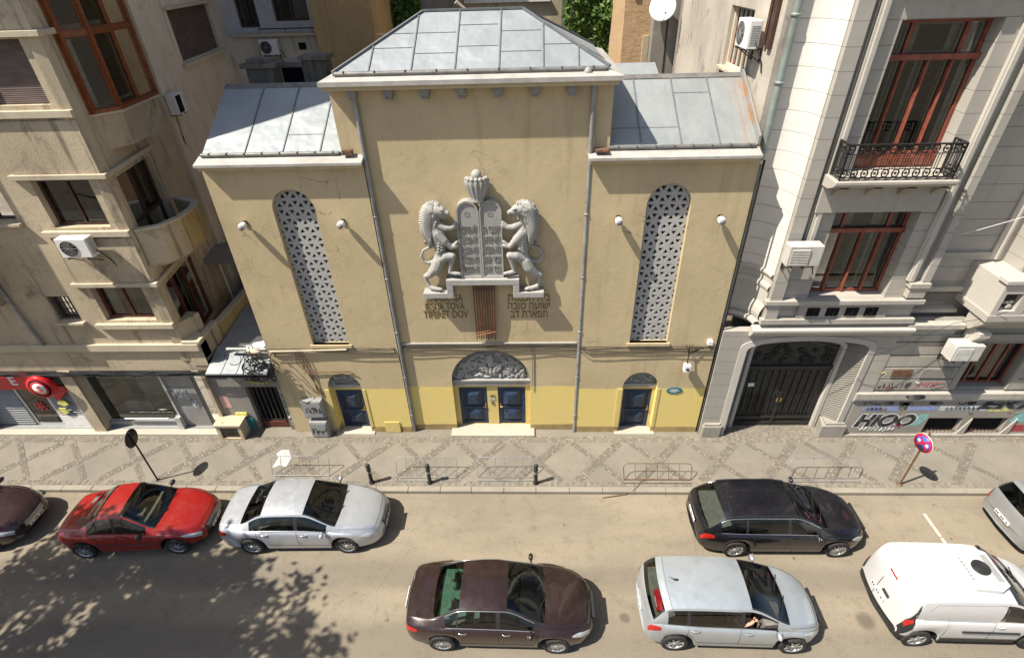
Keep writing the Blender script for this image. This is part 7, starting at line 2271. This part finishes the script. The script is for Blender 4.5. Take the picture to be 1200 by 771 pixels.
# red saloon
Sr = spec_saloon(.80, .72, 1.53, 1.74, 2.62, cladding=.30, blackmirror=True, rims=(8, .02), rub_strip=True)  # black lower edge puts the shade on the car's side into the colour
car('red_saloon', 'bright red four-door saloon parked under the tree shade', 'car', (-11.47, 9.34, 0), math.radians(3.5), Sr, P_['red'], 'cars parked along the kerb')
# black estate
xr_ = -2.78/2 - 1.02
car('black_estate', 'black estate car with roof rails parked at the kerb before the carved gate', 'car', (6.97, 9.50, 0), math.radians(0.3), spec_estate(.86, 1.02, 1.47, 1.81, 2.78, rims=(10, .018), chrome_line=2, rails=(xr_ + .75, xr_ + 2.6), glass='carglass', aerial=xr_ + .95), P_['black'], 'cars parked along the kerb')
# brown saloon
car('brown_saloon', 'dark brown saloon with green tinted rear window driving in the near lane', 'car', (-.80, 6.96, 0), math.radians(-.5), spec_saloon(.94, .95, 1.49, 1.86, 2.74, rims=(14, .014), chrome_line=2, chrome_handle=True, glass='carglass', rglass='carglass_green', nose=(.42, .64, .62, 3)), P_['brown'], 'cars driving in the near lane')
# silver hatchback
hb_, hs_, ht_, hbul = car('silver_hatchback', 'tall silver five-door hatchback with a red bag on its rear shelf', 'car', (4.78, 7.00, 0), math.radians(-.8), spec_hatch(.76, .74, 1.60, 1.78, 2.76, rims=(7, .026), glass='carglass', aerial=-1.35, open_window=(2, -1), blackmirror=False, seatmat='seat'), P_['blue_s'], 'cars driving in the near lane')
xrh = -2.76/2 - .74
b = MB(M['signred']); b.prism([(-.50, 1.02), (-.05, 1.05), (.0, 1.16), (-.30, 1.24), (-.52, 1.18)], xrh + .30, xrh + .42, lambda u, v, w: (w, u, v)); b.use(M['signwhite']); b.box(xrh + .292, xrh + .299, -.42, -.16, 1.10, 1.14)
o = b.build('red_shelf_bag', hb_, bevel=.02)
# white van
vb, vs_, vt_, vbul = car('white_van', 'white delivery van with a round roof ventilator in the near lane', 'van', (10.46, 7.20, 0), math.radians(-.6), spec_van(.85, .62, 1.80, 1.83, 2.68, rims=(6, .03), blackrear=(-2.68/2 - .62 + .3, .50), bulr=.16, cladding=.34, blackmirror=True, glass='carglass', aerial=.55), P_['white'], 'cars driving in the near lane')
# roof ventilator unit
vu = MB(P_['white'])
xv = -.02; zt = vt_(xv)
vu.prism([(-.42, -.50), (.18, -.55), (.42, -.42), (.42, .42), (.18, .55), (-.42, .50)], zt - .03, zt + .10, lambda u, v, w: (xv + u, v, w))
vo = vu.build('roof_ventilator', vb, bevel=.03)
f = MB(M['greypl']); f.prism([(-.36, -.44), (.14, -.48), (.34, -.38), (.34, .38), (.14, .48), (-.36, .44)], zt + .1003, zt + .1006, lambda u, v, w: (xv + u, v, w)) if False else f.box(xv + .20, xv + .34, -.34, .34, zt + .1002, zt + .11); f.build('vent_slot', vo)
f = MB(M['trimblack']); f.lathe([(.19, 0), (.19, .03), (.15, .035)], (xv + .02, 0, zt + .10), n=24)
for k in range(3): f.lathe([(.06*(k+1) - .012, .036), (.06*(k+1), .045), (.06*(k+1) + .012, .036)], (xv + .02, 0, zt + .10), n=20, cap=False)
f.build('fan', vo)
f = MB(M['g_grey']); put_text(f, 'thermo', .12, lambda u, v, q: (xv - .30 - v, u, zt + .102 + q), .004, .5) if False else [f.box(xv - .34, xv - .28, -.30 + k*.085, -.245 + k*.085, zt + .1005, zt + .104) for k in range(7)]; f.build('marking', vo)
# blind side panel outline, black rub strip, rear door split, red top brake lamp, handle
g = MB(M['greypl'])
xr_v = -2.68/2 - .62
for s in (1, -1):
    pts = []
    xa, xb_ = xr_v + .42, .30
    for (x, jf) in [(xa, 8.3), (xa + .02, 11.2), (xa + .12, 12.0), (xb_ - .12, 12.0), (xb_, 11.3), (xb_ + .02, 9.2), (xb_ - .08, 8.4), (xa + .1, 8.25), (xa, 8.3)]:
        y, z = vs_(x, jf); pts.append((vbul(x, y), (y + .003)*s, z))
    P2 = []
    for a, b_ in zip(pts, pts[1:]):
        for k in range(6):
            t_ = k/6; P2.append(tuple(a[i] + (b_[i] - a[i])*t_ for i in range(3)))
    g.tube(P2 + [pts[-1]], .008, 5)
g.build('panel_pressing', vb)
g = MB(M['trimblack'])
for s in (1, -1):
    g.tube([(vbul(x, vs_(x, 4.6)[0]), (vs_(x, 4.6)[0] + .006)*s, vs_(x, 4.6)[1]) for x in [-.55 + .1*k for k in range(15)]], .03, 6)
g.build('rub_strip', vb)
g = MB(M['seamdark']); g.tube([(xr_v - .003 + (0 if z < .9 else (z - .9)*.09), .10, z) for z in (.62, .9, 1.1, 1.3)], .005, 4); g.build('door_gap', vb)
g = MB(M['tail']); g.box(xr_v + .12, xr_v + .16, -.14, .14, 1.55, 1.59); g.build('brake_light', vb)
g = MB(M['trimblack']); g.box(xr_v - .02, xr_v + .03, -.30, -.08, 1.06, 1.10); g.build('rear_handle', vb)
# parked cars cut by the frame
car('plum_saloon', 'dark plum car at the left edge parked behind the red saloon', 'car', (-17.05, 9.42, 0), math.radians(1), spec_saloon(.86, .95, 1.48, 1.78, 2.6, rims=(7, .026), nose=(.50, .62, .7, 2)), P_['plum'], 'cars parked along the kerb')
So = spec_hatch(.85, .75, 1.55, 1.76, 2.6, rims=(7, .026), rglass='carglass_dark', glass='carglass')
car('light_silver_hatchback', 'light silver hatchback at the right edge parked ahead of the black estate', 'car', (15.20, 9.46, 0), math.radians(0), So, P_['grey'], 'cars parked along the kerb')

# passenger of the silver hatchback, bare arm on the window sill
M['skin'] = simple('skin', (0.56, 0.30, 0.20), 0.55, 0, 0.08, 6)
M['shirt'] = simple('dark_shirt', (0.03, 0.032, 0.04), 0.9, 0, 0.2, 8)
M['hair'] = simple('dark_hair', (0.02, 0.014, 0.010), 0.6, 0, 0.2, 12)
def skin_body(name, verts, edges, radii, mat, root=0, sub=2):
    me = bpy.data.meshes.new(name); me.from_pydata(verts, edges, [])
    o = bpy.data.objects.new(name, me); COL.objects.link(o)
    md = o.modifiers.new('skin', 'SKIN'); md.use_smooth_shade = True
    for i, r_ in enumerate(radii):
        sv = me.skin_vertices[0].data[i]
        sv.radius = r_ if isinstance(r_, tuple) else (r_, r_); sv.use_root = (i == root)
    ss = o.modifiers.new('sub', 'SUBSURF'); ss.levels = sub; ss.render_levels = sub
    dg = bpy.context.evaluated_depsgraph_get()
    nm = bpy.data.meshes.new_from_object(o.evaluated_get(dg)); nm.name = name
    bpy.data.objects.remove(o)
    nm.materials.clear(); nm.materials.append(mat)
    for p in nm.polygons: p.use_smooth = True; p.material_index = 0
    r = bpy.data.objects.new(name, nm); COL.objects.link(r)
    return r
# passenger seat centre in car space is about (-.08, -.36)
pe = thing('person', 'person in dark shirt resting a bare arm on the window sill of the silver hatchback', 'person', (4.78, 7.00, 0), math.radians(-.8))
px, py = .02, -.36
V_ = [(px, py, .66), (px - .06, py, .82), (px - .10, py, 1.02), (px - .10, py, 1.12), (px - .07, py, 1.20), (px - .05, py, 1.32),
      (px - .10, py - .17, 1.06), (px + .02, py - .40, .99), (px + .27, py - .36, 1.06), (px + .36, py - .30, 1.09),
      (px - .10, py + .17, 1.06), (px + .02, py + .20, .84), (px + .24, py + .12, .74), (px + .32, py + .10, .73),
      (px + .22, py - .10, .66), (px + .46, py - .11, .70), (px + .50, py - .11, .45), (px + .22, py + .10, .66), (px + .46, py + .11, .70), (px + .50, py + .11, .45)]
E_ = [(0,1),(1,2),(2,3),(3,4),(4,5),(2,6),(6,7),(7,8),(8,9),(2,10),(10,11),(11,12),(12,13),(0,14),(14,15),(15,16),(0,17),(17,18),(18,19)]
R_ = [.14,.14,.14,.06,.085,.085,.068,.050,.040,.036,.068,.05,.04,.036,.09,.075,.055,.09,.075,.055]
o = skin_body('body', V_, E_, R_, M['skin']); o.parent = pe
sv_ = [(px, py, .64), (px - .06, py, .82), (px - .10, py, 1.01), (px - .10, py, 1.06), (px - .10, py - .18, 1.055), (px - .05, py - .28, 1.025), (px - .10, py + .18, 1.055), (px - .05, py + .2, .97)]
o = skin_body('shirt', sv_, [(0,1),(1,2),(2,3),(2,4),(4,5),(2,6),(6,7)], [.155,.155,.155,.075,.083,.074,.083,.07], M['shirt']); o.parent = pe
b = MB(M['hair']); b.ball((px - .085, py, 1.30), .112, 14, 10, (1, .92, 1.0)); b.build('hair', pe)
b = MB(M['skin'])
for i, (dy, ln) in enumerate(((-.032, .070), (-.011, .082), (.011, .078), (.030, .062))):
    c = Vector((px + .37, py - .30 + dy*.8, 1.09 + .004*i)); b.tube([c, c + Vector((ln*.55, .006, .008)), c + Vector((ln, .012, -.012))], [.010, .009, .007], 6)
c = Vector((px + .345, py - .27, 1.095)); b.tube([c, c + Vector((.025, .030, .012)), c + Vector((.055, .042, .006))], [.011, .010, .008], 6)
b.build('hand', pe)
b = MB(M['skin']); b.ball((px + .035, py, 1.285), .020, 8, 6, (1.2, .7, 1)); 
for s in (-1, 1): b.ball((px - .06, py + s*.085, 1.285), .022, 8, 6, (.6, .4, 1.2))
b.build('nose_and_ears', pe)
b = MB(M['hair'])
for s in (-1, 1): b.ball((px + .025, py + s*.032, 1.31), .010, 6, 5)
b.box(px + .026, px + .032, py - .022, py + .022, 1.248, 1.254); b.build('eyes_and_mouth', pe)
# ================================================================== STREET FURNITURE
def sign_front(mb, prof, y): pass
# no-stopping sign on the right
t = thing('traffic_sign', 'red and blue round no-stopping sign on a rusty leaning pole at the right', 'traffic sign', (11.44, 11.02, .12), math.radians(-76))
b = MB(M['rustiron']); b.tube([(0, 0, 0), (.0, .0, 2.25)], .030, 10); b.build('pole', t)
b = MB(M['rustiron']); b.lathe([(.09, 0), (.07, .03), (.035, .04)], (0, 0, 0), n=12); b.box(-.05, .05, -.03, .03, 1.78, 1.84); b.box(-.05, .05, -.03, .03, 1.95, 2.0); b.build('foot_and_clamp', t)
def disc(mb, R, y0, y1, mat): mb.use(mat); mb.lathe([(R, 0), (R, y1 - y0)], (0, y0, 1.86), 'y', 36)
b = MB(M['signwhite']); disc(b, .295, -.050, -.036, M['signwhite']); disc(b, .288, -.053, -.0505, M['signred']); disc(b, .225, -.056, -.0535, M['signblue']); dd = b.build('sign_disc', t)
b = MB(M['signred'])
for a in (PI/4, -PI/4):
    d_ = Vector((math.cos(a), 0, math.sin(a))); n_ = Vector((-math.sin(a), 0, math.cos(a)))
    yy = -.0575 - (.001 if a > 0 else 0)
    vs = [d_*.228 + n_*.028, d_*.228 - n_*.028, d_*-.228 - n_*.028, d_*-.228 + n_*.028]
    b.add([(v.x, yy, v.z + 1.86) for v in vs], [(0, 1, 2, 3)])
b.build('cross', dd)
b = MB(M['signwhite'])
for s in (-1, 1):
    for w in (-1, 1):
        b.prism([(s*.13 + .05*math.cos(k), w*.025 + .028*math.sin(k)) for k in [j*PI/4 for j in range(8)]], -.0592, -.0588, lambda u, v, q: (u, q, v + 1.86))
b.build('arrow_mark', dd)
# dark sign seen from behind on the left
t = thing('traffic_sign', 'black round sign seen on a thin dark pole on the left pavement', 'traffic sign', (-12.24, 11.10, .12), math.radians(-84))
b = MB(M['iron']); b.tube([(0, 0, 0), (0, 0, 2.2)], .026, 10); b.build('pole', t)
b = MB(M['iron']); b.lathe([(.28, 0), (.30, .008), (.30, .018)], (-.02, -.048, 1.93), 'y', 30); b.build('sign_disc', t)
b = MB(M['greypl']); b.tube([(-.02 + .2*math.cos(a), -.052, 1.93 + .22*math.sin(a)) for a in [j*.3 for j in range(9)]], .012, 5); b.tube([(-.12, -.052, 1.83), (.0, -.052, 1.95), (.1, -.052, 1.90)], .012, 5); b.box(-.2, .16, -.053, -.049, 1.72, 1.75); b.build('sign_marking', t)
b = MB(M['iron']); b.lathe([(.07, 0), (.05, .03), (.03, .04)], (0, 0, 0), n=12); b.build('foot', t)
# bollards
def bollard(x, y, lab, first=[None]):
    if first[0] is None:
        t = thing('bollard', lab, 'bollard', (x, y, .12), 0, 'bollards along the kerb')
        b = MB(M['iron']); b.lathe([(.085, 0), (.085, .05), (.06, .07), (.055, .60), (.07, .61), (.07, .66), (.055, .67), (.055, .74)], (0, 0, 0), n=16); b.build('post', t)
        b = MB(M['iron']); b.ball((0, 0, .80), .075, 14, 10); b.build('ball_top', t)
        b = MB(M['alu']); b.lathe([(.058, 0), (.058, .05)], (0, 0, .5), n=16, cap=False); b.build('band', t)
        first[0] = t; return t
    return dup(first[0], (x, y, .12), 0, lab)
bollard(-5.13, 11.02, 'dark bollard near the front of the silver saloon, leftmost of three')
bollard(-3.25, 11.02, 'dark bollard standing between two bicycle racks')
bollard(.14, 11.02, 'dark bollard at the right end of the middle bicycle racks')
# bicycle racks: a ground rail with hoops
def rack(x0, x1, y, n, h, lab, mat, lean=.30, rot=0.0, group='bicycle racks on the pavement'):
    t = thing('bicycle_rack', lab, 'bicycle rack', (x0, y, .12), rot, group)
    L = x1 - x0
    b = MB(mat); b.tube([(0, 0, .03), (L, 0, .03)], .016, 7); b.tube([(-.03, -.14, .025), (L, -.14, .025)], .013, 7); b.build('ground_rail', t)
    b = MB(mat)
    b.tube([(0, 0, .03), (-.03, lean*.8, h*.8), (.04, lean, h*.97), (.14, lean*1.02, h), (L - .14, lean*1.02, h), (L - .04, lean, h*.97), (L + .02, lean*.8, h*.8), (L, 0, .03)], .013, 7); b.build('frame', t)
    b = MB(mat)
    for k in range(1, n): x = L*k/n; b.tube([(x - .02, lean*1.02, h), (x, 0, .03)], .008, 6)
    b.build('bars', t)
    return t
rack(-8.48, -6.60, 11.28, 6, .62, 'grey bicycle rack behind the silver saloon beside the torn white paper', M['pipe'])
rack(-4.35, -2.42, 11.22, 6, .62, 'thin bicycle rack between the two left bollards', M['pipe'])
rack(-1.73, .05, 11.24, 6, .62, 'thin bicycle rack ending at the third bollard', M['pipe'])
rack(2.95, 5.05, 11.16, 6, .52, 'rusty low bicycle rack left of the black estate', M['rustiron'], .22)
rack(8.2, 10.3, 11.24, 6, .60, 'pale bicycle rack behind the bonnet of the black estate', M['pipe'], .30)
# torn poster lying on the pavement
mb = MB(M['paper'])
mb.prism([(-8.64, 11.60), (-8.42, 11.72), (-8.18, 11.66), (-8.14, 12.02), (-8.36, 12.40), (-8.62, 12.40), (-8.74, 12.24), (-8.60, 12.05)], .1265, .1285, lambda u, v, w: (u, v, w))
mb.use(M['g_grey']); r = random.Random(12)
for k in range(16):
    y = 11.72 + k*.04; x = -8.56 + r.uniform(0, .1); mb.box(x, x + r.uniform(.12, .30), y, y + .014, .129, .1295)
o = mb.build('torn_poster'); tag(o, 'torn white printed paper stuck to the pavement by the left bicycle rack', 'paper')
# thin pale hose / wire over the kerb
mb = MB(M['rustiron']); mb.tube([(2.2, 10.55, .02), (2.9, 10.66, .05), (3.2, 10.75, .15), (3.5, 11.1, .14), (3.9, 11.2, .14)], .012, 5); o = mb.build('loose_wire'); tag(o, 'thin loose wire lying across the kerb by the rusty bicycle rack', 'wire')
r = random.Random(50)
# ================================================================== STREET TREES (outside the frame; their shade falls on the road)
def tree(x, y, h, R_, clumps, lab, seed):
    r = random.Random(seed)
    t = thing('street_tree', lab, 'tree', (x, y, .0), 0, 'street trees along the near pavement')
    b = MB(M['brown_wood'])
    b.tube([(0, 0, .1), (.05, .02, 1.5), (-.05, .05, 3.2), (.1, 0, 5.0), (.0, .1, h - 2.0)], [.26, .21, .18, .14, .07], 10)
    for k in range(9):
        a = k*2.4; z0 = 3.6 + k*.55; l = R_*r.uniform(.6, .95)
        b.tube([(.0, 0, z0), (l*.5*math.cos(a), l*.5*math.sin(a), z0 + l*.45), (l*math.cos(a), l*math.sin(a), z0 + l*.75)], [.09, .055, .02], 6)
    b.build('trunk', t)
    c = MB(M['leaf'])
    for i in range(clumps):
        while True:
            p = Vector((r.uniform(-1, 1), r.uniform(-1, 1), r.uniform(-1, 1)))
            if .25 < p.length < 1: break
        cc = Vector((p.x*R_, p.y*R_, h - 2.6 + p.z*2.7))
        rad = r.uniform(.40, .75)
        for k in range(80):
            q = Vector((r.gauss(0, .45), r.gauss(0, .45), r.gauss(0, .34)))*rad
            leaf(c, cc + q, r.uniform(.09, .16), (r.gauss(0, .6), r.gauss(0, .6), 1), r)
    c.build('crown', t)
    return t
tree(-18.2, 3.5, 12.6, 4.0, 175, 'leafy street tree farther left on the near pavement', 4)
tree(-14.7, 2.7, 12.2, 3.6, 135, 'leafy street tree nearer the camera on the near pavement', 9)
